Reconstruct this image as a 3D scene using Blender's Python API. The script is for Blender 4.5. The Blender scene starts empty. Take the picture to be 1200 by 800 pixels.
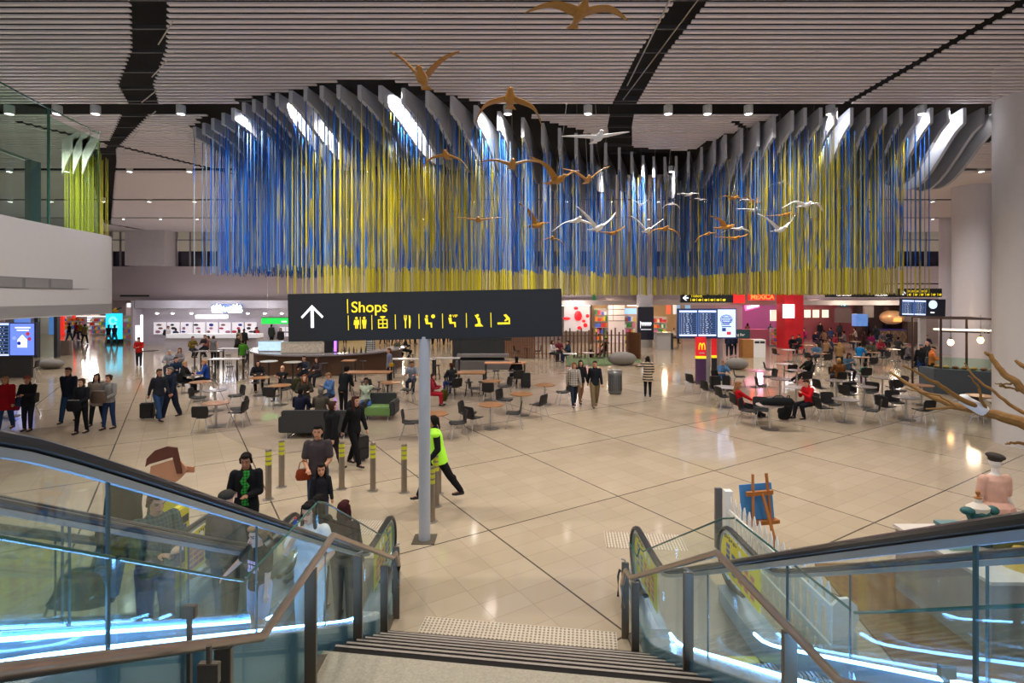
WORLD = 0.55; SPOT = 1.0; ART = 1.0
import bpy, bmesh, math, random
from mathutils import Vector, Matrix
random.seed(7)
R = math.radians
F, CX, HY, H = 630.0, 600.0, 347.0, 4.1
COL = bpy.context.scene.collection

def W(px, py, D):
    return Vector(((px-CX)/F*D, D, H-(py-HY)*D/F))
def G(px, py, z=0.0):
    D = (H-z)*F/(py-HY)
    return Vector(((px-CX)/F*D, D, z))

# ------------------------------------------------------------ materials
MATS = {}
def nodes(name):
    m = bpy.data.materials.new(name); m.use_nodes = True
    nt = m.node_tree; nt.nodes.clear()
    out = nt.nodes.new('ShaderNodeOutputMaterial')
    return m, nt, out
def mat(name, col, rough=.6, metal=0.0, emit=0.0, var=.08, scale=6.0, bump=0.0, ecol=None, spec=.5):
    if name in MATS: return MATS[name]
    m, nt, out = nodes(name)
    b = nt.nodes.new('ShaderNodeBsdfPrincipled')
    b.inputs['Roughness'].default_value = rough
    b.inputs['Metallic'].default_value = metal
    b.inputs['Specular IOR Level'].default_value = spec
    tc = nt.nodes.new('ShaderNodeTexCoord'); nz = nt.nodes.new('ShaderNodeTexNoise')
    nz.inputs['Scale'].default_value = scale
    nt.links.new(tc.outputs['Object'], nz.inputs['Vector'])
    mx = nt.nodes.new('ShaderNodeMix'); mx.data_type = 'RGBA'
    c = Vector(col[:3])
    mx.inputs['A'].default_value = (*(c*(1-var)), 1); mx.inputs['B'].default_value = (*[min(1, v*(1+var)) for v in c], 1)
    nt.links.new(nz.outputs['Fac'], mx.inputs['Factor'])
    nt.links.new(mx.outputs['Result'], b.inputs['Base Color'])
    if bump:
        bp = nt.nodes.new('ShaderNodeBump'); bp.inputs['Strength'].default_value = bump; bp.inputs['Distance'].default_value = .02
        nt.links.new(nz.outputs['Fac'], bp.inputs['Height']); nt.links.new(bp.outputs['Normal'], b.inputs['Normal'])
    if emit:
        e = ecol or col
        b.inputs['Emission Color'].default_value = (*e[:3], 1); b.inputs['Emission Strength'].default_value = emit
    nt.links.new(b.outputs[0], out.inputs[0])
    MATS[name] = m
    return m
def hexc(h):
    v = [int(h[i:i+2], 16)/255 for i in (0, 2, 4)]
    return tuple(x/12.92 if x <= .04045 else ((x+.055)/1.055)**2.4 for x in v)
def cm(h, rough=.7, emit=0.0, metal=0.0, **k):
    return mat('paint_%s_%s_%s' % (h, rough, emit) + ('m' if metal else ''), hexc(h), rough, metal, emit, **k)
def cloth(h): return mat('cloth_'+h, hexc(h), .85, bump=.35, scale=14, var=.18, spec=.2)
def skinm(h): return mat('skin_'+h, hexc(h), .55, var=.06, scale=9)
def glass(name, tint, refl=.12, rough=.02):
    if name in MATS: return MATS[name]
    m, nt, out = nodes(name)
    t = nt.nodes.new('ShaderNodeBsdfTransparent'); t.inputs[0].default_value = (*tint, 1)
    g = nt.nodes.new('ShaderNodeBsdfGlossy'); g.inputs['Roughness'].default_value = rough
    g.inputs['Color'].default_value = (.9, 1, 1, 1)
    lw = nt.nodes.new('ShaderNodeLayerWeight'); lw.inputs['Blend'].default_value = .35
    mp = nt.nodes.new('ShaderNodeMapRange'); mp.inputs['To Min'].default_value = refl*.12; mp.inputs['To Max'].default_value = min(.9, refl*1.0)
    nt.links.new(lw.outputs['Fresnel'], mp.inputs['Value'])
    ms = nt.nodes.new('ShaderNodeMixShader')
    nt.links.new(mp.outputs[0], ms.inputs[0]); nt.links.new(t.outputs[0], ms.inputs[1]); nt.links.new(g.outputs[0], ms.inputs[2])
    nt.links.new(ms.outputs[0], out.inputs[0])
    MATS[name] = m
    return m
def stripes(name, c1, c2, scale=8, axis='Z', check=False, rough=.85, thr=.5):
    if name in MATS: return MATS[name]
    m, nt, out = nodes(name)
    b = nt.nodes.new('ShaderNodeBsdfPrincipled'); b.inputs['Roughness'].default_value = rough
    tc = nt.nodes.new('ShaderNodeTexCoord'); sp = nt.nodes.new('ShaderNodeSeparateXYZ')
    nt.links.new(tc.outputs['Object'], sp.inputs[0])
    def wave(ax):
        a = nt.nodes.new('ShaderNodeMath'); a.operation = 'MULTIPLY'; a.inputs[1].default_value = scale
        nt.links.new(sp.outputs[ax], a.inputs[0])
        f = nt.nodes.new('ShaderNodeMath'); f.operation = 'FRACT'; nt.links.new(a.outputs[0], f.inputs[0])
        g = nt.nodes.new('ShaderNodeMath'); g.operation = 'GREATER_THAN'; g.inputs[1].default_value = thr
        nt.links.new(f.outputs[0], g.inputs[0]); return g
    w = wave(axis)
    if check:
        w2 = wave('X'); s = nt.nodes.new('ShaderNodeMath'); s.operation = 'ADD'
        nt.links.new(w.outputs[0], s.inputs[0]); nt.links.new(w2.outputs[0], s.inputs[1])
        h = nt.nodes.new('ShaderNodeMath'); h.operation = 'MULTIPLY'; h.inputs[1].default_value = .5
        nt.links.new(s.outputs[0], h.inputs[0]); w = h
    mx = nt.nodes.new('ShaderNodeMix'); mx.data_type = 'RGBA'
    mx.inputs['A'].default_value = (*hexc(c1), 1); mx.inputs['B'].default_value = (*hexc(c2), 1)
    nt.links.new(w.outputs[0], mx.inputs['Factor']); nt.links.new(mx.outputs['Result'], b.inputs['Base Color'])
    nt.links.new(b.outputs[0], out.inputs[0]); MATS[name] = m
    return m
def wood(name, c1, c2, scale=3, rough=.45, axis='X'):
    if name in MATS: return MATS[name]
    m, nt, out = nodes(name)
    b = nt.nodes.new('ShaderNodeBsdfPrincipled'); b.inputs['Roughness'].default_value = rough
    tc = nt.nodes.new('ShaderNodeTexCoord'); mp = nt.nodes.new('ShaderNodeMapping')
    mp.inputs['Scale'].default_value = (1, 8, 8) if axis == 'X' else (8, 8, 1)
    nz = nt.nodes.new('ShaderNodeTexNoise'); nz.inputs['Scale'].default_value = scale; nz.inputs['Detail'].default_value = 6
    nt.links.new(tc.outputs['Object'], mp.inputs[0]); nt.links.new(mp.outputs[0], nz.inputs['Vector'])
    mx = nt.nodes.new('ShaderNodeMix'); mx.data_type = 'RGBA'
    mx.inputs['A'].default_value = (*hexc(c1), 1); mx.inputs['B'].default_value = (*hexc(c2), 1)
    nt.links.new(nz.outputs['Fac'], mx.inputs['Factor']); nt.links.new(mx.outputs['Result'], b.inputs['Base Color'])
    nt.links.new(b.outputs[0], out.inputs[0]); MATS[name] = m
    return m

# ------------------------------------------------------------ mesh builder
class MB:
    def __init__(s): s.v = []; s.f = []; s.m = []; s.xf = None
    def add(s, vs, fs, mi=0):
        n = len(s.v); s.v += [tuple(v) for v in vs]; s.f += [tuple(n+i for i in f) for f in fs]; s.m += [mi]*len(fs)
        return s
    def box(s, x0, x1, y0, y1, z0, z1, mi=0):
        vs = [(x, y, z) for z in (z0, z1) for y in (y0, y1) for x in (x0, x1)]
        return s.add(vs, [(0, 2, 3, 1), (4, 5, 7, 6), (0, 1, 5, 4), (2, 6, 7, 3), (0, 4, 6, 2), (1, 3, 7, 5)], mi)
    def cbox(s, c, dx, dy, dz, rz=0, mi=0, rx=0, ry=0):
        M = Matrix.Translation(Vector(c)) @ Matrix.Rotation(rz, 4, 'Z') @ Matrix.Rotation(ry, 4, 'Y') @ Matrix.Rotation(rx, 4, 'X')
        vs = [M @ Vector((x*dx/2, y*dy/2, z*dz/2)) for z in (-1, 1) for y in (-1, 1) for x in (-1, 1)]
        return s.add(vs, [(0, 2, 3, 1), (4, 5, 7, 6), (0, 1, 5, 4), (2, 6, 7, 3), (0, 4, 6, 2), (1, 3, 7, 5)], mi)
    def bar(s, a, b, w, h, mi=0):
        a, b = Vector(a), Vector(b); d = b-a; q = d.to_track_quat('X', 'Z').to_matrix().to_4x4()
        M = Matrix.Translation((a+b)/2) @ q; L = d.length
        vs = [M @ Vector((x*L/2, y*w/2, z*h/2)) for z in (-1, 1) for y in (-1, 1) for x in (-1, 1)]
        return s.add(vs, [(0, 2, 3, 1), (4, 5, 7, 6), (0, 1, 5, 4), (2, 6, 7, 3), (0, 4, 6, 2), (1, 3, 7, 5)], mi)
    def loft(s, rings, mi=0, cap=True, closed=False):
        n = len(rings[0]); vs = [p for r in rings for p in r]; fs = []
        k = len(rings)
        for i in range(k if closed else k-1):
            j = (i+1) % k
            for a in range(n):
                b = (a+1) % n
                fs.append((i*n+a, i*n+b, j*n+b, j*n+a))
        if cap and not closed:
            fs.append(tuple(reversed(range(n)))); fs.append(tuple((k-1)*n+a for a in range(n)))
        return s.add(vs, fs, mi)
    def tube(s, pts, r, n=8, mi=0, cap=True):
        pts = [Vector(p) for p in pts]; rings = []
        rs = r if isinstance(r, (list, tuple)) else [r]*len(pts)
        up = Vector((0, 0, 1))
        for i, p in enumerate(pts):
            t = (pts[min(i+1, len(pts)-1)]-pts[max(i-1, 0)]).normalized()
            u = t.cross(up)
            if u.length < .05: u = t.cross(Vector((0, 1, 0)))
            u.normalize(); w = u.cross(t)
            rings.append([p+(u*math.cos(2*math.pi*a/n)+w*math.sin(2*math.pi*a/n))*rs[i] for a in range(n)])
        return s.loft(rings, mi, cap)
    def lathe(s, prof, c=(0, 0, 0), n=24, mi=0, sx=1, sy=1):
        c = Vector(c)
        rings = [[c+Vector((r*sx*math.cos(2*math.pi*a/n), r*sy*math.sin(2*math.pi*a/n), z)) for a in range(n)] for r, z in prof]
        return s.loft(rings, mi)
    def cyl(s, c, r, h, n=20, mi=0): return s.lathe([(r, 0), (r, h)], c, n, mi)
    def cone(s, a, b, ra, rb, n=12, mi=0):   # round-ended tapered limb
        a, b = Vector(a), Vector(b); d = (b-a); L = d.length
        t = d.normalized() if L > 1e-6 else Vector((0, 0, 1))
        u = t.cross(Vector((.01, 1, .03))); u.normalize(); w = u.cross(t)
        rings = []
        for k in range(1, 4):
            an = math.pi/2*k/4*1.0; rings.append((a-t*ra*math.cos(an), ra*math.sin(an)))
        rings.append((a, ra)); rings.append((b, rb))
        for k in (3, 2, 1):
            an = math.pi/2*k/4; rings.append((b+t*rb*math.cos(an), rb*math.sin(an)))
        return s.loft([[p+(u*math.cos(2*math.pi*q/n)+w*math.sin(2*math.pi*q/n))*r for q in range(n)] for p, r in rings], mi)
    def ell(s, c, rx, ry, rz, M=None, n=14, mi=0):
        c = Vector(c); M = M or Matrix.Identity(3); rings = []
        for k in range(1, 9):
            an = math.pi*k/9; z = -math.cos(an)*rz; q = math.sin(an)
            rings.append([c+M @ Vector((rx*q*math.cos(2*math.pi*a/n), ry*q*math.sin(2*math.pi*a/n), z)) for a in range(n)])
        return s.loft(rings, mi)
    def prism(s, poly, y0, y1, mi=0):   # poly in (x,z), extruded in y
        n = len(poly); vs = [(x, y0, z) for x, z in poly]+[(x, y1, z) for x, z in poly]
        fs = [tuple(range(n)), tuple(reversed(range(n, 2*n)))]+[(i, i+n, (i+1) % n+n, (i+1) % n) for i in range(n)]
        return s.add(vs, fs, mi)
    def slab(s, poly, z0, z1, mi=0):   # poly in (x,y)
        n = len(poly); vs = [(x, y, z0) for x, y in poly]+[(x, y, z1) for x, y in poly]
        fs = [tuple(reversed(range(n))), tuple(range(n, 2*n))]+[(i, (i+1) % n, (i+1) % n+n, i+n) for i in range(n)]
        return s.add(vs, fs, mi)
    def mesh(s, name, mats, smooth=False, bevel=0):
        me = bpy.data.meshes.new(name); me.from_pydata(s.v, [], s.f)
        for m in (mats if isinstance(mats, (list, tuple)) else [mats]): me.materials.append(m)
        me.polygons.foreach_set('material_index', s.m)
        me.update()
        bm = bmesh.new(); bm.from_mesh(me); bmesh.ops.recalc_face_normals(bm, faces=bm.faces)
        if bevel: bmesh.ops.bevel(bm, geom=[e for e in bm.edges if len(e.link_faces) == 2 and e.calc_face_angle(0) > .6], offset=bevel, segments=2, affect='EDGES', clamp_overlap=True)
        bm.to_mesh(me); bm.free()
        if smooth:
            me.polygons.foreach_set('use_smooth', [True]*len(me.polygons))
            try: me.set_sharp_from_angle(angle=R(38))
            except Exception: pass
        return me
    def build(s, name, mats, parent=None, smooth=False, bevel=0):
        return obj(name, s.mesh(name, mats, smooth, bevel), parent)

def obj(name, me, parent=None, loc=None, rz=None, mats=None):
    o = bpy.data.objects.new(name, me); COL.objects.link(o)
    if parent: o.parent = parent
    if loc is not None: o.location = loc
    if rz is not None: o.rotation_euler = (0, 0, rz)
    if mats:
        for i, m in enumerate(mats):
            if m: o.material_slots[i].link = 'OBJECT'; o.material_slots[i].material = m
    return o
def tag(o, label, cat, group=None, kind=None):
    if label: o['label'] = label
    if cat: o['category'] = cat
    if group: o['group'] = group
    if kind: o['kind'] = kind
    return o
def struct(o): o['kind'] = 'structure'; return o
def thing(name, label, cat, loc=(0, 0, 0), rz=0, group=None):
    o = bpy.data.objects.new(name, None); COL.objects.link(o); o.empty_display_size = .2
    o.location = loc; o.rotation_euler = (0, 0, rz)
    return tag(o, label, cat, group)
def text(name, s, size, m, parent, loc, depth=.004, rot=(math.pi/2, 0, 0), align='LEFT', bold=0):
    cu = bpy.data.curves.new(name, 'FONT'); cu.body = s; cu.size = size; cu.extrude = depth; cu.align_x = align; cu.offset = bold
    t = bpy.data.objects.new('tmp', cu); COL.objects.link(t)
    bpy.context.view_layer.update()
    me = bpy.data.meshes.new_from_object(t.evaluated_get(bpy.context.evaluated_depsgraph_get()))
    COL.objects.unlink(t); bpy.data.objects.remove(t)
    me.materials.clear(); me.materials.append(m)
    o = obj(name, me, parent, loc); o.rotation_euler = rot
    return o

# shared materials
STEEL = mat('brushed_steel', (.55, .53, .5), .3, .9)
CHROME = mat('chair_steel', (.62, .62, .62), .25, .9)
BRONZE = mat('bronze_rail', (.42, .34, .28), .28, .85)
BLACK = mat('black_plastic', (.02, .02, .022), .45)
DARK = mat('charcoal_shell', (.016, .015, .016), .5, spec=.3)
WHITE = mat('white_paint', (.75, .74, .74), .6)
RUBBER = mat('handrail_rubber', (.018, .018, .02), .3)
# ------------------------------------------------------------ people
def remesh(mb, name, voxel, mats, smooth=3):
    me = mb.mesh('raw', mats)
    o = bpy.data.objects.new('raw', me); COL.objects.link(o)
    r = o.modifiers.new('r', 'REMESH'); r.mode = 'VOXEL'; r.voxel_size = voxel; r.use_smooth_shade = True
    if smooth:
        s = o.modifiers.new('s', 'SMOOTH'); s.factor = .6; s.iterations = smooth
    dg = bpy.context.evaluated_depsgraph_get(); dg.update()
    out = bpy.data.meshes.new_from_object(o.evaluated_get(dg)); out.name = name
    COL.objects.unlink(o); bpy.data.objects.remove(o); bpy.data.meshes.remove(me)
    out.materials.clear()
    for m in mats: out.materials.append(m)
    out.polygons.foreach_set('use_smooth', [True]*len(out.polygons))
    return out
def ik(a, b, l1, l2, hint):
    a, b, hint = Vector(a), Vector(b), Vector(hint)
    d = b-a; L = min(d.length, (l1+l2)*.999); u = d.normalized(); b = a+u*L
    x = (l1*l1-l2*l2+L*L)/(2*L); h = math.sqrt(max(0, l1*l1-x*x))
    p = hint-u*hint.dot(u); p.normalize()
    return a+u*x+p*h, b
def skeleton(kind):
    kid = kind.endswith('_kid')
    if kid: kind = kind[:-4]
    S = skeleton0(kind)
    if kid:
        S['head'] = S['head']+Vector((0, 0, .03))
        S['hrot'] = S['hrot'] @ Matrix.Scale(1.32, 3)
    S['inv'] = S['hrot'].inverted()
    return S
def skeleton0(kind):
    """person faces -Y, its left is +X, 1.72 m tall"""
    k = dict(pelvis=Vector((0, 0, .94)), lean=0.0, head=(0, 0), hands=None, feet=None, knee_hint=Vector((0, -1, 0)))
    pz = .94
    L = {'stand': dict(),
         'walk': dict(feet=[(-.08, -.26, .07), (.08, .24, .12)], hands=[(-.24, .16, .84), (.24, -.18, .86)], lean=.05),
         'phone': dict(hands=[(-.08, -.30, 1.14), (.08, -.32, 1.17)], head=(0, -.35)),
         'carry': dict(hands=[(-.12, -.26, 1.02), (.12, -.26, 1.02)], feet=[(-.08, -.12, .07), (.08, .1, .08)]),
         'point': dict(hands=[(-.14, -.2, .96), (.5, -.12, 1.26)]),
         'pull': dict(hands=[(-.3, -.02, .82), (.06, -.24, 1.12)], feet=[(-.09, -.1, .07), (.09, .12, .08)], head=(0, -.2)),
         'rail': dict(hands=[(-.5, -.16, 1.02), (.22, -.08, .86)], head=(-.2, -.15)),
         'drink': dict(hands=[(-.07, -.2, 1.4), (.2, -.2, 1.0)], head=(0, -.1)),
         'stride': dict(feet=[(-.07, -.42, .07), (.07, .46, .14)], hands=[(-.22, .1, .86), (.2, -.22, .92)], lean=.18),
         'lean': dict(hands=[(-.14, -.42, .98), (.16, -.4, .98)], lean=.35, head=(0, -.2)),
         'sit': dict(pz=.54, hands=[(-.16, -.38, .76), (.14, -.4, .76)], feet=[(-.12, -.42, .07), (.12, -.44, .07)], lean=.12),
         'sitcross': dict(pz=.54, hands=[(.14, -.2, .9), (-.14, -.22, .92)], feet=[(-.1, -.5, .07), (.1, -.36, .07)], lean=-.02),
         'sitphone': dict(pz=.54, hands=[(-.06, -.34, .86), (.08, -.36, .88)], feet=[(-.12, -.5, .07), (.1, -.3, .07)], lean=.1, head=(0, -.4)),
         'lounge': dict(pz=.5, hands=[(-.1, -.34, .66), (.12, -.36, .66)], feet=[(-.08, -.8, .1), (.1, -.66, .08)], lean=-.25, head=(0, -.3)),
         'stool': dict(pz=.82, hands=[(-.16, -.36, 1.06), (.14, -.38, 1.06)], feet=[(-.1, -.22, .34), (.1, -.24, .34)], lean=.15),
         }[kind]
    pz = L.get('pz', .94); lean = L.get('lean', 0); sl, cl = math.sin(lean), math.cos(lean)
    P = Vector((0, 0, pz))
    up = Vector((0, -sl, cl)); fw = Vector((0, -cl, -sl))
    S = dict(P=P, up=up, fw=fw)
    S['waist'] = P+up*.16; S['chest'] = P+up*.36; S['neck'] = P+up*.53
    hy, hp = L.get('head', (0, 0))
    S['head'] = P+up*.56+Vector((0, 0, .1))+Vector((0, -.03+hp*.06, 0)); S['hrot'] = Matrix.Rotation(hy, 3, 'Z') @ Matrix.Rotation(-hp, 3, 'X')
    hands = L.get('hands') or [(-.27, -.04, pz-.12), (.27, -.06, pz-.12)]
    feet = L.get('feet') or [(-.1, .0, .07), (.1, -.06, .07)]
    S['arm'] = []; S['leg'] = []
    for i, sx in enumerate((-1, 1)):
        sh = P+up*.455+Vector((sx*.17, 0, 0))
        el, wr = ik(sh, hands[i], .285, .25, (sx*.55, .75, -.35))
        S['arm'].append((sh, el, wr))
        hp_ = P+Vector((sx*.09, 0, -.03))
        kn, an = ik(hp_, feet[i], .425, .405, (sx*.12, -1, .5 if pz < .9 else 0))
        S['leg'].append((hp_, kn, an))
    return S
def rings_along(mb, c0, c1, spec, up, n=18):
    rings = []
    side = Vector((1, 0, 0)); fr = side.cross(up).normalized()
    for t, rx, ry, off in spec:
        c = c0.lerp(c1, t)+fr*off
        rings.append([c+side*rx*math.cos(2*math.pi*a/n)+fr*ry*math.sin(2*math.pi*a/n) for a in range(n)])
    mb.loft(rings)
BODYSPEC = [(-.26, .08, .06, 0), (-.18, .15, .10, .0), (-.04, .168, .115, .008), (.12, .155, .105, 0), (.3, .132, .092, 0), (.5, .148, .102, 0), (.7, .162, .108, 0), (.84, .155, .095, 0), (.94, .10, .07, 0), (1.0, .06, .05, 0)]
def hand(mb, wr, el, fine, flip=1):
    d = (wr-el).normalized(); s = d.cross(Vector((0, 0, 1)))
    if s.length < .2: s = Vector((1, 0, 0))*flip
    s.normalize(); nrm = s.cross(d).normalized()
    if not fine:
        mb.ell(wr+d*.05, .038, .03, .055, Matrix((s, nrm, d)).transposed(), n=10)
        for k in range(4):
            o = (k-1.5)*.017; mb.cone(wr+d*.07+s*o, wr+d*(.115+.006*(k in (1, 2)))+s*o*1.1-nrm*.012, .0095, .008, 6)
        mb.cone(wr+d*.03+s*.03*flip, wr+d*.07+s*.052*flip-nrm*.01, .012, .009, 6); return
    mb.ell(wr+d*.045, .04, .02, .05, Matrix((s, nrm, d)).transposed(), n=12)
    for k, ln in enumerate((.058, .07, .074, .066)):
        o = (k-1.5)*.0205; a = wr+d*.078+s*o; b = a+d*ln*.5+s*o*.1-nrm*.006; c = b+d*ln*.42-nrm*.022
        mb.cone(a, b, .0095, .0088, 8); mb.cone(b, c, .0088, .0075, 8)
    a = wr+d*.02+s*.03*flip; b = a+d*.03+s*.026*flip-nrm*.006; c = b+d*.03+s*.006*flip-nrm*.012
    mb.cone(a, b, .014, .011, 8); mb.cone(b, c, .011, .009, 8)
def head_mesh(mb, S, fine):
    M = S['hrot']; c = S['head']
    T = lambda x, y, z: c+M @ Vector((x, y, z))
    mb.ell(T(0, .012, .03), .076, .094, .095, M, n=20)
    mb.ell(T(0, -.018, -.035), .06, .07, .078, M, n=18)
    mb.cone(T(0, -.055, -.09), T(0, -.052, -.085), .03, .03, 10)
    mb.cone(T(0, -.088, .012), T(0, -.106, -.022), .009, .014, 8)       # nose
    mb.cone(T(-.012, -.09, -.052), T(.012, -.09, -.052), .01, .01, 8)     # lips
    for sx in (-1, 1):
        mb.ell(T(sx*.076, .01, -.005), .012, .02, .03, M, n=10)          # ears
        mb.cone(T(sx*.018, -.08, .03), T(sx*.045, -.07, .028), .011, .009, 8)  # brow
BODY, TOPS, LEGS, SHOES, HAIR = {}, {}, {}, {}, {}
def body_mesh(kind, vox):
    if (kind, vox) in BODY: return BODY[kind, vox]
    S = skeleton(kind); mb = MB(); fine = vox < .009
    rings_along(mb, S['P'], S['P']+S['up']*.53, BODYSPEC, S['up'])
    mb.cone(S['neck']-S['up']*.04, S['head']-Vector((0, 0, .06)), .056, .052, 14)
    for i, (sh, el, wr) in enumerate(S['arm']):
        mb.cone(sh, el, .054, .041, 14); mb.cone(el, wr, .042, .027, 14); hand(mb, wr, el, fine, -1 if i else 1)
        mb.cone(S['neck']-S['up']*.07, sh, .06, .05, 12)
    for hp_, kn, an in S['leg']:
        mb.cone(hp_, kn, .088, .058, 16); mb.cone(kn, an, .057, .038, 16); mb.ell(kn.lerp(an, .28)+Vector((0, .015, 0)), .052, .055, .11)
        mb.cone(an+Vector((0, .02, -.02)), an+Vector((0, -.14, -.035)), .036, .028, 10)
    head_mesh(mb, S, fine)
    me = remesh(mb, 'body', vox, [skinm('c99478'), cm('241a16', .3), skinm('a05a50')], 2)
    M, c = S['hrot'], S['head']
    for p in me.polygons:                                              # eyes and lips are coloured areas of the one body surface
        q = S['inv'] @ (p.center-c)
        if q.y < -.055:
            if abs(abs(q.x)-.031) < .0125 and abs(q.z-.012) < .0075: p.material_index = 1
            elif abs(abs(q.x)-.032) < .02 and abs(q.z-.034) < .004: p.material_index = 1
            elif abs(q.x) < .023 and abs(q.z+.053) < .0075: p.material_index = 2
    BODY[kind, vox] = me
    return me
def top_mesh(kind, style, vox):
    key = (kind, style, vox)
    if key in TOPS: return TOPS[key]
    S = skeleton(kind); mb = MB(); ex = .03 if style in ('coat', 'puffer') else .018
    sit = S['P'].z < .7
    lo = {'tee': -.14, 'shirt': -.16, 'jacket': -.2, 'coat': -.5, 'puffer': -.2, 'vest': -.3, 'dress': -.85}[style]
    if sit: lo = max(lo, -.12)
    if S['P'].z < .9 and not sit: lo = max(lo, -.2)
    spec = []
    if lo < -.3: spec += [(lo, .2+ex, .15+ex, .01), (-.3, .185+ex, .135+ex, .01)]
    else: spec += [(lo, .165+ex, .118+ex, .006)]
    spec += [(-.04, .168+ex, .117+ex, .008), (.12, .157+ex, .107+ex, 0), (.3, .138+ex, .096+ex, 0), (.5, .15+ex, .104+ex, 0), (.7, .158+ex, .11+ex, 0), (.84, .145+ex, .095+ex, 0), (.93, .085+ex, .062+ex, 0), (1.02, .05+ex, .045+ex, 0)]
    spec = [(t, a, b, o) for t, a, b, o in spec if t >= lo-.001]
    rings_along(mb, S['P'], S['P']+S['up']*.53, spec, S['up'])
    for sh, el, wr in S['arm']:
        if style == 'vest': mb.cone(S['neck']-S['up']*.09, sh-S['up']*.01, .065, .07, 12); continue
        mb.cone(S['neck']-S['up']*.085, sh, .05+ex*.6, .05+ex*.6, 12)
        if style == 'tee': mb.cone(sh, sh.lerp(el, .72), .056+ex, .052+ex, 12)
        else:
            mb.cone(sh, el, .056+ex, .046+ex*.8, 12); mb.cone(el, el.lerp(wr, .93), .046+ex*.8, .034+ex*.6, 12)
    if style in ('coat', 'jacket', 'puffer'): mb.cone(S['neck']-S['up']*.01+Vector((0, .01, 0)), S['neck']+S['up']*.015+Vector((0, .01, 0)), .078, .075, 12)
    me = remesh(mb, 'top', max(vox, .011), [cloth('30303a')], 3)
    TOPS[key] = me
    return me
def leg_mesh(kind, style, vox):
    key = (kind, style, vox)
    if key in LEGS: return LEGS[key]
    S = skeleton(kind); mb = MB(); ex = {'slim': .008, 'jeans': .016, 'wide': .03, 'shorts': .03}[style]
    rings_along(mb, S['P'], S['P']+S['up']*.53, [(-.24, .1, .08, 0), (-.18, .155+.012, .1+.012, 0), (-.04, .168+.01, .115+.01, .008), (.1, .155+.01, .105+.01, 0)], S['up'])
    for hp_, kn, an in S['leg']:
        if style == 'shorts': mb.cone(hp_, hp_.lerp(kn, .85), .088+ex, .07+ex, 14); continue
        mb.cone(hp_, kn, .088+ex*.8, .06+ex, 14); mb.cone(kn, an+Vector((0, 0, .02)), .06+ex, .042+ex, 14)
        mb.ell(kn.lerp(an, .28)+Vector((0, .015, 0)), .052+ex*.6, .055+ex*.6, .11)
    me = remesh(mb, 'trousers', max(vox, .011), [cloth('202330')], 3)
    LEGS[key] = me
    return me
def shoe_mesh(kind):
    if kind in SHOES: return SHOES[kind]
    S = skeleton(kind); out = []
    for hp_, kn, an in S['leg']:
        mb = MB(); b = an+Vector((0, 0, -.03))
        mb.cone(b+Vector((0, .035, -.003)), b+Vector((0, -.1, -.008)), .044, .036, 12); mb.cone(b+Vector((0, -.08, -.01)), b+Vector((0, -.15, -.012)), .04, .03, 12)
        mb.cone(an+Vector((0, .015, 0)), an+Vector((0, .01, -.03)), .043, .046, 12)
        out.append(remesh(mb, 'shoe', .014, [cm('1c1a1c', .5)], 1))
    SHOES[kind] = out
    return out
def hair_mesh(kind, style, vox):
    key = (kind, style, vox)
    if key in HAIR: return HAIR[key]
    S = skeleton(kind); M, c = S['hrot'], S['head']; mb = MB()
    T = lambda x, y, z: c+M @ Vector((x, y, z))
    if style == 'bald': mb.ell(T(0, .04, -.01), .078, .07, .04, M)
    elif style == 'hat':
        mb.ell(T(0, .006, .07), .09, .106, .07, M); mb.ell(T(0, -.09, .062), .07, .06, .012, M)
    else:
        mb.ell(T(0, .03, .052), .086, .092, .086, M, n=18); mb.ell(T(0, .05, .0), .083, .066, .08, M, n=16)
        mb.ell(T(0, -.045, .098), .066, .05, .032, M)
        if style in ('long', 'bun', 'tail', 'bob'):
            for sx in (-1, 1): mb.cone(T(sx*.07, -.01, .05), T(sx*.075, .02, -.03), .026, .024)
        if style == 'bob': mb.ell(T(0, .03, -.05), .092, .066, .085, M)
        if style == 'long':
            mb.ell(T(0, .045, -.07), .094, .06, .14, M); mb.ell(T(0, .06, -.2), .088, .045, .12, M)
            for sx in (-1, 1): mb.cone(T(sx*.076, .0, 0), T(sx*.088, -.03, -.24), .03, .022)
        if style == 'bun': mb.ell(T(0, .125, .06), .04, .04, .04, M)
        if style == 'tail': mb.cone(T(0, .11, .06), T(0, .15, -.13), .03, .018)
    me = remesh(mb, 'hair', max(vox, .01), [cloth('2a1d16')], 2)
    HAIR[key] = me
    return me
def person(loc, kind, face, label, top=('jacket', '23242c'), legs=('jeans', '26303f'), hair=('short', '2a1d16'), skin='c99478', h=1.72, vox=.018, group=None, shoe='1c1a1c', feet=True, tilt=0):
    t = thing('person', label, 'person', loc, R(face), group)
    s = h/1.72; t.scale = (s, s, s)
    obj('body', body_mesh(kind, vox), t, mats=[skinm(skin)])
    tm = top[1] if not isinstance(top[1], str) else cloth(top[1])
    obj({'tee': 'shirt', 'shirt': 'shirt', 'jacket': 'jacket', 'coat': 'coat', 'puffer': 'jacket', 'vest': 'vest', 'dress': 'dress'}[top[0]], top_mesh(kind, top[0], vox), t, mats=[tm])
    obj('trousers' if legs[0] != 'shorts' else 'shorts', leg_mesh(kind, legs[0], vox), t, mats=[cloth(legs[1])])
    obj('cap' if hair[0] == 'hat' else 'hair', hair_mesh(kind, hair[0], vox), t, mats=[cloth(hair[1])])
    if feet:
        for me in shoe_mesh(kind): obj('shoe', me, t, mats=[cm(shoe, .5)])
    return t
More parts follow.
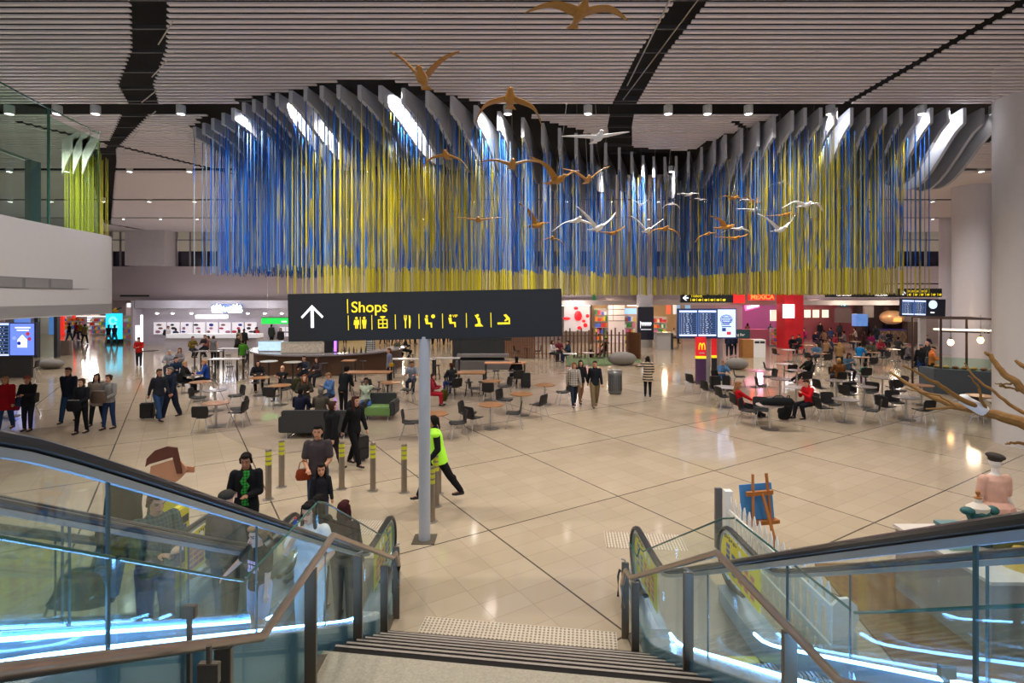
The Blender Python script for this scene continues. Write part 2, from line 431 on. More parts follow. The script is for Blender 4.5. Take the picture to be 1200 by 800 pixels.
# ------------------------------------------------------------ camera, world
cam = bpy.data.cameras.new('camera'); co = bpy.data.objects.new('camera', cam); COL.objects.link(co)
co.location = (0, 0, H); co.rotation_euler = (math.pi/2, 0, 0)
cam.lens = F/1200*36; cam.sensor_width = 36; cam.shift_y = -(400-HY)/1200; cam.clip_end = 300; cam.clip_start = .05
bpy.context.scene.camera = co
sc = bpy.context.scene
sc.cycles.transparent_max_bounces = 48
sc.view_settings.view_transform = 'Standard'; sc.view_settings.look = 'None'; sc.view_settings.exposure = 0.0
w = bpy.data.worlds.new('world'); sc.world = w; w.use_nodes = True
w.node_tree.nodes['Background'].inputs[0].default_value = (1, .95, .95, 1); w.node_tree.nodes['Background'].inputs[1].default_value = WORLD

# ------------------------------------------------------------ floor
def floor_material():
    m, nt, out = nodes('polished_floor_tiles'); N = nt.nodes; L = nt.links
    b = N.new('ShaderNodeBsdfPrincipled'); L.new(b.outputs[0], out.inputs[0])
    tc = N.new('ShaderNodeTexCoord'); sp = N.new('ShaderNodeSeparateXYZ'); L.new(tc.outputs['Object'], sp.inputs[0])
    def ma(op, a, c=None):
        n = N.new('ShaderNodeMath'); n.operation = op
        for i, v in enumerate((a, c)):
            if v is None: continue
            if isinstance(v, (int, float)): n.inputs[i].default_value = v
            else: L.new(v, n.inputs[i])
        return n.outputs[0]
    a = R(32)
    x, y = sp.outputs['X'], sp.outputs['Y']
    u = ma('ADD', ma('MULTIPLY', x, math.cos(a)), ma('MULTIPLY', y, math.sin(a)))
    v = ma('ADD', ma('MULTIPLY', x, -math.sin(a)), ma('MULTIPLY', y, math.cos(a)))
    def line(c, off, pitch, wd):
        f = ma('FRACT', ma('DIVIDE', ma('SUBTRACT', c, off-1000*pitch), pitch))
        d = ma('ABSOLUTE', ma('SUBTRACT', f, .5))
        return ma('GREATER_THAN', d, .5-wd/2/pitch)
    thin = ma('MAXIMUM', line(u, 4.65, .608, .008), line(v, 8.2, .38, .008))
    thick = ma('MAXIMUM', line(u, 4.65, 3.04, .03), line(v, 8.2, 3.42, .03))
    # per-tile tone
    cu = N.new('ShaderNodeCombineXYZ')
    L.new(ma('FLOOR', ma('DIVIDE', ma('SUBTRACT', u, 4.65-1000*.608), .608)), cu.inputs[0])
    L.new(ma('FLOOR', ma('DIVIDE', ma('SUBTRACT', v, 8.2-1000*.38), .38)), cu.inputs[1])
    wn = N.new('ShaderNodeTexWhiteNoise'); wn.noise_dimensions = '2D'; L.new(cu.outputs[0], wn.inputs['Vector'])
    nz = N.new('ShaderNodeTexNoise'); nz.inputs['Scale'].default_value = 1.3; nz.inputs['Detail'].default_value = 5; L.new(tc.outputs['Object'], nz.inputs['Vector'])
    mx = N.new('ShaderNodeMix'); mx.data_type = 'RGBA'
    mx.inputs['A'].default_value = (.385, .308, .218, 1); mx.inputs['B'].default_value = (.462, .378, .274, 1)
    L.new(ma('MULTIPLY', ma('ADD', wn.outputs['Value'], nz.outputs['Fac']), .5), mx.inputs['Factor'])
    m2 = N.new('ShaderNodeMix'); m2.data_type = 'RGBA'; L.new(mx.outputs['Result'], m2.inputs['A']); m2.inputs['B'].default_value = (.27, .21, .165, 1); L.new(ma('MULTIPLY', thin, .8), m2.inputs['Factor'])
    m3 = N.new('ShaderNodeMix'); m3.data_type = 'RGBA'; L.new(m2.outputs['Result'], m3.inputs['A']); m3.inputs['B'].default_value = (.09, .07, .055, 1); L.new(thick, m3.inputs['Factor'])
    L.new(m3.outputs['Result'], b.inputs['Base Color'])
    b.inputs['Roughness'].default_value = .10; b.inputs['Specular IOR Level'].default_value = .55
    return m
FLOOR = floor_material()
struct(MB().add([(-60, -6, 0), (60, -6, 0), (60, 100, 0), (-60, 100, 0)], [(0, 1, 2, 3)]).build('floor', FLOOR))
# darker seating zone with curved border, flush inlay
zone = glass('floor_zone_tint', (.80, .79, .80), 0.0, .3)
def tintmat(name, c, rough=.16):
    return mat(name, c, rough, var=.1, scale=2.5)
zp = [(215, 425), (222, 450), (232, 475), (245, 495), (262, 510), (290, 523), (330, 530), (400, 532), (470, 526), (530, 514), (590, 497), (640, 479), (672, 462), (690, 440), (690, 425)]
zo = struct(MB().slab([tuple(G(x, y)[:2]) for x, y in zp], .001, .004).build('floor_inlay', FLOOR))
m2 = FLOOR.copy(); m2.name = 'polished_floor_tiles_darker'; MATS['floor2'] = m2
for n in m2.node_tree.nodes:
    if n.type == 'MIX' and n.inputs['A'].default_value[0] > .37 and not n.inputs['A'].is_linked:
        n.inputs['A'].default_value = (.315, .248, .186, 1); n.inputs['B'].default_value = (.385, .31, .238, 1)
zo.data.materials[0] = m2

# ------------------------------------------------------------ ceiling with slats
CZ = 9.6
def D_of(y): return (CZ-H)*F/(HY-y)
SLAT = mat('ceiling_slat', (.76, .70, .735), .5, var=.03)
VOID = mat('ceiling_void', (.012, .012, .014), .9)
def interp(tab, d):
    if d <= tab[0][0]: return tab[0][1:]
    for a, b in zip(tab, tab[1:]):
        if d <= b[0]:
            t = (d-a[0])/(b[0]-a[0]); return tuple(p+(q-p)*t for p, q in zip(a[1:], b[1:]))
    return tab[-1][1:]
BANDL = [(5, -6.3, .8), (10, -6.75, .72), (12, -8.1, .8), (14, -9.8, .95), (15.3, -10.5, .9), (16.5, -11.6, .85), (20, -14.9, .5), (20.2, -15.6, 1.5), (22, -16.8, 1.3), (40.8, -30.7, .6)]
BANDR = [(5, 3.2, .6), (10.1, 3.35, .62), (12.3, 3.17, .66), (15.5, 3.22, .7), (17.5, 3.5, .8), (19, 3.85, .8), (23, 4.8, .6)]
CONT = [(-10.6, 17.7), (-10, 17.0), (-7.8, 15.2), (-4.5, 13.9), (-3.3, 13.9), (-1.7, 14.9), (.3, 16.5), (1.4, 17.4), (3, 18.8), (4.3, 20), (6.5, 20.6), (7.2, 18.3), (7.8, 17.0), (8.3, 15.9), (10, 15.7), (12.4, 15.6), (17, 15.7)]
def cont(x):
    if x <= CONT[0][0] or x >= CONT[-1][0]: return 99
    return interp(CONT, x)[0]
sl = MB(); pk = MB()
d = 5.0; rows_ch = [(15.45, 16.35), (23.1, 23.6), (30.5, 30.95), (37.5, 37.9)]
while d < 46:
    if not any(a < d < b for a, b in rows_ch):
        gaps = []
        for tab in (BANDL, BANDR):
            if tab is BANDR and d > 22: continue
            c, wd = interp(tab, d); gaps.append((c-wd/2, c+wd/2))
        if 9 < d < 15.6: gaps.append((9.45, 9.7))
        if 17 < d < 40:   # diagonal thin joints
            gaps.append((-14.5+(d-20)*.42, -14.2+(d-20)*.42))
            gaps.append((9.6+(d-20)*.9, 9.9+(d-20)*.9))
        # void under the hanging sculpture
        x = -12.0; start = None
        if d < 24.5:
            while x <= 17.2:
                v = d > cont(x)-.12
                if v and start is None: start = x
                if not v and start is not None: gaps.append((start, x)); start = None
                x += .3
            if start is not None: gaps.append((start, 17.2))
        xl, xr = -46.0, 46.0
        gaps.sort(); cur = xl; segs = []
        for a, b in gaps:
            if a > cur: segs.append((cur, a))
            cur = max(cur, b)
        if cur < xr: segs.append((cur, xr))
        wd = .095 if d < 17 else .115 if d < 24 else .17
        for a, b in segs:
            if b-a > .15: sl.box(a, b, d-wd/2, d+wd/2, CZ, CZ+.035)
    d += .215
struct(sl.build('ceiling', SLAT))
struct(MB().box(-50, 50, 4, 60, CZ+1.0, CZ+1.1).build('ceiling_deck', VOID))
# ducts and hangers seen in the dark ceiling bands
dk = mat('ceiling_duct', (.05, .05, .055), .4)
db = MB()
for tab in (BANDL, BANDR):
    dd = 8.0
    while dd < 22:
        c, wd = interp(tab, dd)
        db.box(c-wd/2-.2, c+wd/2+.2, dd, dd+.05, CZ+.12, CZ+.2); dd += 1.1
for y0, y1 in rows_ch[:1]:
    db.box(-46, 46, y0+.1, y0+.16, CZ+.15, CZ+.3)
struct(db.build('ceiling_framing', dk))
st = MB()
for i in range(7):
    a = 9+i*1.75; c0, w0 = interp(BANDL, a); c1, w1 = interp(BANDL, a+1.3)
    st.bar((c0-w0/2-.1, a+1.0, CZ+.0), (c0+w0/2+.1, a, CZ+.0), .02, .02)
st.bar((2.9, 9, CZ-.02), (3.0, 14, CZ-.02), .025, .025); st.bar((3.5, 9, CZ-.02), (3.1, 15, CZ-.02), .02, .02)
struct(st.build('ceiling_cable_tray', STEEL))

# ------------------------------------------------------------ downlights
HOUS = mat('downlight_body', (.7, .7, .7), .4); LENS = mat('downlight_lens', (1, .95, .88), .4, emit=14)
hm = MB(); hm.lathe([(.001, .25), (.13, .25), (.13, 0), (.105, 0), (.105, .05), (.001, .05)], n=18); hme = hm.mesh('housing', HOUS, True)
lm = MB(); lm.lathe([(.001, .045), (.1, .045), (.1, .02), (.001, .02)], n=18); lme = lm.mesh('lens', LENS)
ordn = ['first', 'second', 'third', 'fourth', 'fifth', 'sixth', 'seventh', 'eighth', 'ninth', 'tenth', 'eleventh', 'twelfth', 'thirteenth', 'fourteenth', 'fifteenth', 'sixteenth', 'seventeenth', 'eighteenth', 'nineteenth', 'twentieth']
ords = lambda i: ordn[i] if i < 20 else 'number %d' % (i+1)
rows = [(15.9, [11, 67, 112, 212, 290, 398, 503, 595, 689, 783, 829, 877, 973, 1080, 1165], 'nearest', 131), (23.3, [11, 78, 152, 222, 290, 362, 432, 503, 575, 645, 716, 787, 858, 930, 1002, 1087, 1150], 'second', 198),
        (30.7, [12, 60, 121, 175, 228, 281, 336, 390, 445, 500, 555, 610, 664, 718, 772, 826, 880, 935, 990, 1093, 1170], 'third', 234), (37.7, [145, 188, 231, 275, 320, 364, 408, 452, 496, 540, 584, 628, 672, 716, 760, 804, 848, 892, 936, 980, 1024, 1093, 1150], 'farthest', 255)]
for rd, xs, nm, _ in rows:
    for i, px in enumerate(xs):
        X = (px-CX)/F*rd
        t = thing('ceiling_downlight', 'round white downlight, %s from the left in the %s dark ceiling channel' % (ords(i), nm), 'light', (X, rd, CZ-.12), 0, 'downlights in the %s ceiling channel' % nm)
        obj('housing', hme, t); obj('lens', lme, t)
        if nm in ('nearest', 'second') or (nm in ('third', 'farthest') and i % 2 == 0):
            l = bpy.data.lights.new('spot', 'SPOT'); l.energy = {'nearest': 650, 'second': 600, 'third': 800, 'farthest': 800}[nm]*SPOT; l.spot_size = R(140); l.spot_blend = .9; l.shadow_soft_size = .12; l.color = (1, .93, .85)
            lo = bpy.data.objects.new('spot', l); COL.objects.link(lo); lo.location = (X, rd, CZ-.16)
# lights over the foreground hall and stairs
for X, Y in ((-6, 7.5), (-2, 7.5), (2, 7.5), (6, 7.5), (-9, 11.5), (-4.5, 11.5), (0, 11.5), (4.5, 11.5), (9, 11.5), (-4, 3), (4, 3), (-11, 4), (11, 6)):
    l = bpy.data.lights.new('spot', 'SPOT'); l.energy = 520*SPOT; l.spot_size = R(140); l.spot_blend = .9; l.shadow_soft_size = .12; l.color = (1, .93, .85)
    lo = bpy.data.objects.new('spot', l); COL.objects.link(lo); lo.location = (X, Y, CZ-.2)

# ------------------------------------------------------------ back wall, upper storey
LAV = mat('lavender_wall', (.47, .395, .42), .7, var=.03)
wb = MB()
D0 = 46.0
def rx(px, D=D0): return (px-CX)/F*D
def rz(py, D=D0): return H-(py-HY)*D/F
ztop, zs, zb = CZ+1, rz(312), rz(352)
# spandrel band and window band piers
wb.box(-52, 52, D0, D0+.4, zb, zs)
wins = [(rx(128), rx(163)), (rx(205), rx(255)), (rx(320), rx(420)), (rx(470), rx(560)), (rx(610), rx(700)), (rx(760), rx(860)), (rx(900), rx(1000)), (rx(1050), rx(1105)), (rx(1158), rx(1200))]
cur = -52
for a, b in wins:
    wb.box(cur, a, D0, D0+.4, zs, ztop); cur = b
wb.box(cur, 52, D0, D0+.4, zs, ztop)
struct(wb.build('wall_back', LAV))
struct(MB().box(rx(160), rx(205), D0-1.4, D0-.01, zs, CZ+.5).build('trim_1', mat('white_column_wall', (.6, .57, .6), .6)))
NIGHT = mat('night_window', (.03, .028, .05), .08, spec=.8)
WGL = mat('warm_window', (.35, .3, .24), .3, emit=.35)
for i, (a, b) in enumerate(wins):
    g = MB(); zm = zs+(CZ-zs)*.45
    g.box(a, b, D0+.42, D0+.46, zs, zm, 0); g.box(a, b, D0+.42, D0+.46, zm, ztop, 1)
    o = struct(g.build('window_%d' % (i+1), [NIGHT, WGL]))
    f = MB(); n = 3
    for k in range(n+1): f.box(a+(b-a)*k/n-.06, a+(b-a)*k/n+.06, D0+.1, D0+.2, zs, ztop)
    f.box(a, b, D0+.1, D0+.2, zm+.9, zm+1.0); f.build('window_frame', mat('window_frame_grey', (.28, .26, .3), .5), o)
for i, (a, b) in enumerate([(141, 175), (560, 590), (1130, 1160)]):
    struct(MB().box(rx(a), rx(b), D0-.06, D0, rz(347.5), rz(345.5)).build('wall_vent_slot', BLACK))
struct(MB().box(rx(1035), rx(1130), D0-.05, D0, rz(333), rz(332)).build('wall_vent_slot', BLACK))
# ground-floor soffit and deep shop hall behind
struct(MB().box(-52, 52, D0+.42, 90, zb, zb+.3).build('ceiling_shops', mat('shop_soffit', (.55, .5, .48), .6)))
struct(MB().box(-60, 60, 88, 88.3, 0, zb).build('wall_far', mat('far_shop_wall', (.5, .42, .36), .7)))
struct(MB().box(-52, -51.7, 4, 88, 0, 11).build('wall_left', LAV))
struct(MB().box(48, 48.3, 4, 88, 0, 11).build('wall_right', LAV))

# ------------------------------------------------------------ right pillars
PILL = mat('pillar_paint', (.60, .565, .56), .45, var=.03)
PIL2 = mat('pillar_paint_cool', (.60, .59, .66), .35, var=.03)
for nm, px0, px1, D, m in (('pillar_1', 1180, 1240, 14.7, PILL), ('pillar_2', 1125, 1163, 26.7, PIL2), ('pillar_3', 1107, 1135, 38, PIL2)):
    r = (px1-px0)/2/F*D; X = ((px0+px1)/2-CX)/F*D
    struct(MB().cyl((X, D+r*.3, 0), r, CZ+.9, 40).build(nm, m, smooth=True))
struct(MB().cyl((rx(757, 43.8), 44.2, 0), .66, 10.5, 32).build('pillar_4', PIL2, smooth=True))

# ------------------------------------------------------------ left curved balcony
BP = [(-10.2, 6), (-10.7, 8.5), (-11.15, 10.5), (-11.43, 12), (-11.75, 13.4), (-11.98, 14.8), (-12.12, 15.8), (-12.3, 16.5), (-12.8, 17.2), (-14, 18), (-17, 19), (-24, 20), (-34, 20.5)]
def offs(poly, d):
    out = []
    for i, p in enumerate(poly):
        a = Vector(poly[max(0, i-1)]); b = Vector(poly[min(len(poly)-1, i+1)]); t = (b-a).normalized(); n = Vector((-t.y, t.x))
        out.append(tuple(Vector(p)+n*d))
    return out
def wallstrip(poly, z0, z1, th):
    mb = MB(); q = offs(poly, th); n = len(poly)
    rings = [[(p[0], p[1], z0), (p[0], p[1], z1), (r[0], r[1], z1), (r[0], r[1], z0)] for p, r in zip(poly, q)]
    return mb.loft([[Vector(v) for v in r] for r in rings])
BAL = mat('balcony_fascia', (.55, .54, .555), .6, var=.02)
zt, zbm = 5.93, 3.57
struct(wallstrip(BP, zbm, zt, .3).build('trim_2', BAL, smooth=True))
dp = [tuple(p) for p in BP]+[(-40, 20.5), (-40, 6)]
struct(MB().slab(dp, zbm+.02, zbm+.3).build('trim_3', BAL))
struct(MB().slab([(p[0]-.3, p[1]) for p in BP]+[(-40, 20.5), (-40, 6)], 5.3, 5.5).build('floor_upper', mat('upper_floor', (.4, .38, .35), .4)))
# groove and grille on the fascia
def ysurf(D): 
    for a, b in zip(BP, BP[1:]):
        if a[1] <= D <= b[1]: return a[0]+(b[0]-a[0])*(D-a[1])/(b[1]-a[1])
    return BP[0][0]
vt = thing('ceiling_vent', 'long grey louvred air grille set in the white curved balcony wall', 'vent', (ysurf(12)+.02, 12, 4.4))
def curvequad(d0, d1, z0, z1, off, th, m, nm, par=None, n=8, org=(0, 0, 0)):
    mb = MB(); rings = []
    for i in range(n+1):
        D = d0+(d1-d0)*i/n; X = ysurf(D)+off
        rings.append([Vector((X-org[0], D-org[1], z0-org[2])), Vector((X-org[0], D-org[1], z1-org[2])), Vector((X-th-org[0], D-org[1], z1-org[2])), Vector((X-th-org[0], D-org[1], z0-org[2]))])
    return mb.loft(rings).build(nm, m, par)
og = tuple(vt.location)
curvequad(10.8, 14.6, 4.29, 4.55, .012, .05, mat('grille_grey', (.16, .16, .17), .6), 'grille', vt, org=og)
for k in range(4): curvequad(10.9+k*.95, 11.75+k*.95, 4.31, 4.53, .02, .02, mat('grille_slot', (.22, .22, .23), .5), 'louvre_panel', vt, org=og)
struct(curvequad(8.6, 16.1, 4.30, 4.315, .006, .02, mat('joint_grey', (.3, .3, .3), .7), 'trim_4'))
# glass balustrade on the balcony
GG = glass('green_glass', (.78, .90, .82), .10)
br = thing('glass_balustrade', 'tall green tinted glass balustrade standing on the curved white balcony', 'balustrade', (-11.5, 12, zt))
o_ = (-11.5, 12, zt)
def strip(d0, d1, z0, z1, off, th, m, nm): return curvequad(d0, d1, z0, z1, off, th, m, nm, br, org=o_)
strip(6.5, 10.6, zt, 8.95, -.12, .02, GG, 'glass_pane'); strip(10.65, 13.85, zt, 8.9, -.12, .02, GG, 'glass_pane'); strip(13.9, 16.0, zt, 8.75, -.12, .02, GG, 'glass_pane')
EDGE = mat('glass_edge', (.05, .16, .13), .2)
strip(13.84, 13.9, zt, 8.92, -.11, .04, EDGE, 'glass_edge'); strip(15.98, 16.04, zt, 8.75, -.11, .04, mat('glass_edge2', (.1, .14, .05), .2), 'glass_edge')
strip(6.5, 16.0, 8.93, 8.96, -.11, .03, EDGE, 'top_edge')
strip(6.5, 13.8, 7.48, 7.54, -.35, .05, STEEL, 'handrail')
for dd in (8.2, 10.9, 13.55):
    X = ysurf(dd)-.25; w2 = .12 if dd < 13 else .3
    MB().box(X-.12-o_[0], X+.02-o_[0], dd-w2/2-o_[1], dd+w2/2-o_[1], -.02, 7.5-zt).build('post', mat('post_grey', (.12, .13, .14), .4), br)
# strings and fins standing in for the sculpture's reflection in the balcony end glass
ys = MB(); YST = mat('reflected_yellow_string', (.52, .52, .05), .6)
for i in range(60):
    X = -14.35+random.random()*.85; Y = 17.2+random.random()*.9; ys.tube([(X, Y, 5.6), (X, Y, 8.9-random.random()*.3)], .011, 3)
tag(ys.build('string_curtain', YST), 'yellow green strings standing in for the sculpture reflected in the balcony end glass', 'string curtain', kind='stuff')
for i, X in enumerate((-14.4, -14.05, -13.75)):
    f = MB(); f.prism([(0, 9.1), (.55, 9.4), (.55, 9.15), (.2, 8.5), (0, 8.0)], 0, .04)
    o = f.build('hanging_baffle', WHITE); o.location = (X, 17.2, 0)
    tag(o, 'small white baffle imitating a reflection in the balcony glass, %s from the left' % ordn[i], 'baffle', 'small baffles imitating a reflection')
# ------------------------------------------------------------ hanging sculpture: fins and strings
FINM = mat('fin_white', (.46, .48, .54), .55, var=.03)
VPX = 740
fdir = Vector(((VPX-CX)/F, 1, 0)).normalized()
def smoothstep(a, b, x):
    t = max(0, min(1, (x-a)/(b-a))); return t*t*(3-2*t)
fins = []
def top_y(px): return interp([(225, 150), (235, 145), (255, 133), (280, 120), (305, 113), (330, 108), (370, 101), (400, 99), (450, 100), (500, 106), (530, 113), (555, 124), (610, 138), (650, 149), (700, 163), (730, 173), (760, 183), (790, 184), (820, 172), (845, 158), (865, 150), (885, 143), (905, 135), (925, 130), (945, 126), (1000, 126), (1100, 126), (1180, 127)], px)[0]
px = 228.0
pxs = [228, 237, 246, 257, 268, 281, 294, 309, 325, 343, 362, 382, 402, 426, 449, 474, 500, 527, 553, 580, 608, 632, 653, 674, 694, 712, 729, 744, 757, 769, 781, 793, 806, 820, 834, 846, 865, 885, 905, 928, 945, 965, 984, 1003, 1022, 1041, 1058, 1074, 1090, 1108, 1126, 1147, 1168]
C = lambda r, g, b: (r, g, b, 1)
BLUES = [C(.008, .06, .36), C(.012, .10, .50), C(.02, .17, .62), C(.05, .13, .33), C(.16, .26, .42), C(.10, .14, .22)]
YELS = [C(.52, .43, .015), C(.62, .50, .02), C(.36, .32, .04), C(.26, .22, .07), C(.48, .43, .18), C(.16, .18, .16), C(.40, .34, .03)]
YB = [C(.50, .42, .02), C(.56, .47, .03), C(.38, .34, .06), C(.42, .38, .2)]
def gauss(x, c, w): return math.exp(-((x-c)/w)**2)
sv, sf, scol = [], [], []
def string(x, y, ztop, pxf, r=.0145):
    """one thin three-sided cord, coloured in lengths"""
    zbot = 4.13+.06*random.random()
    short = pxf < 318 or (pxf < 350 and random.random() < .5) or random.random() < .1
    zy = 4.93+.05*math.sin(x*.7)
    q = random.random(); q2 = random.random(); qa = random.random(); bl = random.choice(BLUES); ye = random.choice(YELS)
    zs_ = [ztop]+[z+(random.random()-.5)*.3 for z in (8.4, 8.05, 7.7, 7.35, 7.0, 6.65, 6.3, 5.95, 5.6, 5.25) if z < ztop-.3]+([zy-random.random()*.12] if short else [zy, zy-.01, zbot])
    def colat(z):
        if z <= zy-.005 and not short: return YB[int(q*3.99)] if pxf < 640 or q2 < .65 else (.36, .30, .13, 1)
        qz = qa+(random.random()-.5)*.5
        left = gauss(pxf, 450, 100); right = gauss(pxf, 975, 62)
        h = 1-smoothstep(7.4, 8.5, z)
        lowf = .45+.55*smoothstep(5.2, 6.6, z)
        p = .05+1.1*left*h*lowf+.75*right*(1-smoothstep(8.1, 9.0, z))+(.12 if 790 < pxf else 0)+(.22 if 700 < pxf < 840 and q2 > .5 else 0)
        if pxf < 320: p -= .4
        if 640 < pxf < 700: p -= .1
        if qz < p: return random.choice(YELS) if random.random() < .4 else ye
        return (random.choice(BLUES) if random.random() < .35 else bl) if q2 < .84 or z > 8 else (.26, .30, .34, 1)
    n0 = len(sv)
    for z in zs_:
        c = colat(z)
        for k in range(3):
            a = k*2.0944; sv.append((x+r*math.cos(a), y+r*math.sin(a), z)); scol.append(c)
    for i in range(len(zs_)-1):
        for k in range(3):
            a = n0+i*3+k; b = n0+i*3+(k+1) % 3; sf.append((a, b, b+3, a+3))
for i, px in enumerate(pxs):
    ty = top_y(px); D = (CZ-.05-H)*F/(HY-ty)
    X = (px-CX)/F*D
    L = 6.5 if px < 700 else 5.8
    L = 4.6 if 700 < px < 840 else L
    h0 = interp([(228, .35), (400, .33), (550, .5), (690, .75), (760, .8), (845, .8), (885, .75), (945, .5), (1100, .42), (1180, .5)], px)[0]
    dip = .85+.15*math.sin(i*.9)+(.4 if px > 1020 else 0)
    if 690 < px < 850: dip = .4
    n = 14; top = []; bot = []
    for k in range(n+1):
        t = k/n; hz = h0+dip*math.sin(math.pi*min(1, t*1.05))**1.6
        wob = .12*math.sin(t*4+i*.4)
        p = Vector((X, D, 0))+fdir*L*t+Vector((wob, 0, 0)); top.append((p.x, p.y, CZ-.05)); bot.append((p.x, p.y, CZ-.05-hz))
    mb = MB(); th = .05
    rings = []
    for a, b in zip(top, bot):
        rings.append([Vector((a[0]-th, a[1], a[2])), Vector((a[0]+th, a[1], a[2])), Vector((b[0]+th, b[1], b[2])), Vector((b[0]-th, b[1], b[2]))])
    o = mb.loft(rings).build('hanging_baffle', FINM)
    tag(o, 'white curved ceiling baffle of the string sculpture, %s from the left' % ords(i).replace('number ', 'number '), 'baffle', 'curved baffles carrying the coloured strings')
    if px > 1095: continue
    ns = 46 if px < 700 or px > 850 else 30
    if px < 300: ns = 60
    for k in range(ns):
        t = ((k+random.random()*.5)/ns)**.8; j = t*n; a = int(min(n-1, j)); u = j-a
        bx = bot[a][0]*(1-u)+bot[a+1][0]*u; by = bot[a][1]*(1-u)+bot[a+1][1]*u; bz = bot[a][2]*(1-u)+bot[a+1][2]*u
        if px > 1060 and random.random() < .45: continue
        string(bx+(random.random()-.5)*.06, by, bz+.01, px+(bx-X)*6)
    # front row of cords hung along the contour between fins
    if i < len(pxs)-1:
        px2 = pxs[i+1]; D2 = (CZ-.05-H)*F/(HY-top_y(px2)); X2 = (px2-CX)/F*D2
        for k in range(6):
            t = random.random(); s = .1+random.random()*2.2
            string(X+(X2-X)*t+fdir.x*s, D+(D2-D)*t+fdir.y*s, CZ-.1-h0-.1*random.random(), px+(px2-px)*t)
me = bpy.data.meshes.new('string_curtain'); me.from_pydata(sv, [], sf)
ca = me.color_attributes.new('Col', 'FLOAT_COLOR', 'POINT')
ca.data.foreach_set('color', [c for q in scol for c in q])
m, nt, out = nodes('painted_cords'); b = nt.nodes.new('ShaderNodeBsdfPrincipled'); at = nt.nodes.new('ShaderNodeAttribute'); at.attribute_name = 'Col'
b.inputs['Roughness'].default_value = .7; b.inputs['Specular IOR Level'].default_value = .1
bc = nt.nodes.new('ShaderNodeMix'); bc.data_type = 'RGBA'; bc.blend_type = 'MULTIPLY'; bc.inputs['Factor'].default_value = 1; bc.inputs['B'].default_value = (1, 1, 1, 1)
nt.links.new(at.outputs['Color'], bc.inputs['A']); nt.links.new(bc.outputs['Result'], b.inputs['Base Color'])
b.inputs['Emission Strength'].default_value = .0
nt.links.new(b.outputs[0], out.inputs[0]); me.materials.append(m)
tag(obj('string_curtain', me), 'blue and yellow hanging string curtain suspended from white ceiling baffles', 'string curtain', kind='stuff')
# sculpture spotlights
for (X, Y, tx, ty_, tz, e) in ((-6.0, 14.6, -6.6, 18.0, 8.3, 700), (-3.0, 13.8, -3.4, 16.8, 8.4, 700), (-.6, 14.8, -.9, 18, 8.2, 600), (5.6, 19.6, 4.9, 22, 7.6, 900), (9.6, 15.2, 9.4, 18.6, 8.5, 900), (12.8, 15.2, 13.0, 19.0, 8.5, 1000), (15.4, 15.4, 15.6, 19.0, 8.6, 900),
                              (-4, 9.0, -5, 16, 5.4, 2200), (1.5, 9.5, 1.5, 18, 5.2, 1900), (6.5, 9.5, 9, 18, 5.2, 2000), (-9, 9.5, -9.5, 17, 5.4, 1900)):
    l = bpy.data.lights.new('sculpture_spot', 'SPOT'); l.energy = e*SPOT*ART*(2.2 if e < 1200 else 1); l.spot_size = R(52 if e < 1200 else 46); l.spot_blend = .9 if e < 1200 else 1; l.shadow_soft_size = .05; l.color = (1, .97, .92)
    o = bpy.data.objects.new('sculpture_spot', l); COL.objects.link(o); o.location = (X, Y, CZ-.15)
    o.rotation_euler = (Vector((tx, ty_, tz))-Vector((X, Y, CZ-.15))).to_track_quat('-Z', 'Y').to_euler()

# ------------------------------------------------------------ birds
BRN = wood('carved_brown_wood', '8a5a18', 'b98232', 5, .45); WHB = mat('white_bird_paint', (.78, .78, .8), .5)
def wing_mesh(mb, side, a1, a2, L, m=0):
    """two-joint tapering wing, side=+-1"""
    pts = []; x = 0.0; z = 0.0; n = 12
    for k in range(n+1):
        t = k/n; ang = R(a1)*(1-smoothstep(.25, .7, t))+R(a2)*smoothstep(.25, .7, t)
        ch = .20*(1-t)**.55*(1-.15*t)+.012; sweep = -.05*math.sin(math.pi*t*.9)+.16*t*t
        pts.append((x, z, ch, sweep)); x += math.cos(ang)*L/n; z += math.sin(ang)*L/n
    rings = []
    for k, (x, z, ch, sw) in enumerate(pts):
        th = .012*(1-k/n)+.003
        c = [(-.5, 0), (-.3, th*1.6), (.1, th*1.8), (.5, .0), (.1, -th*.2), (-.3, -th)]
        rings.append([Vector((side*(.03+x), sw+u*ch, z+v)) for u, v in c])
    mb.loft(rings)
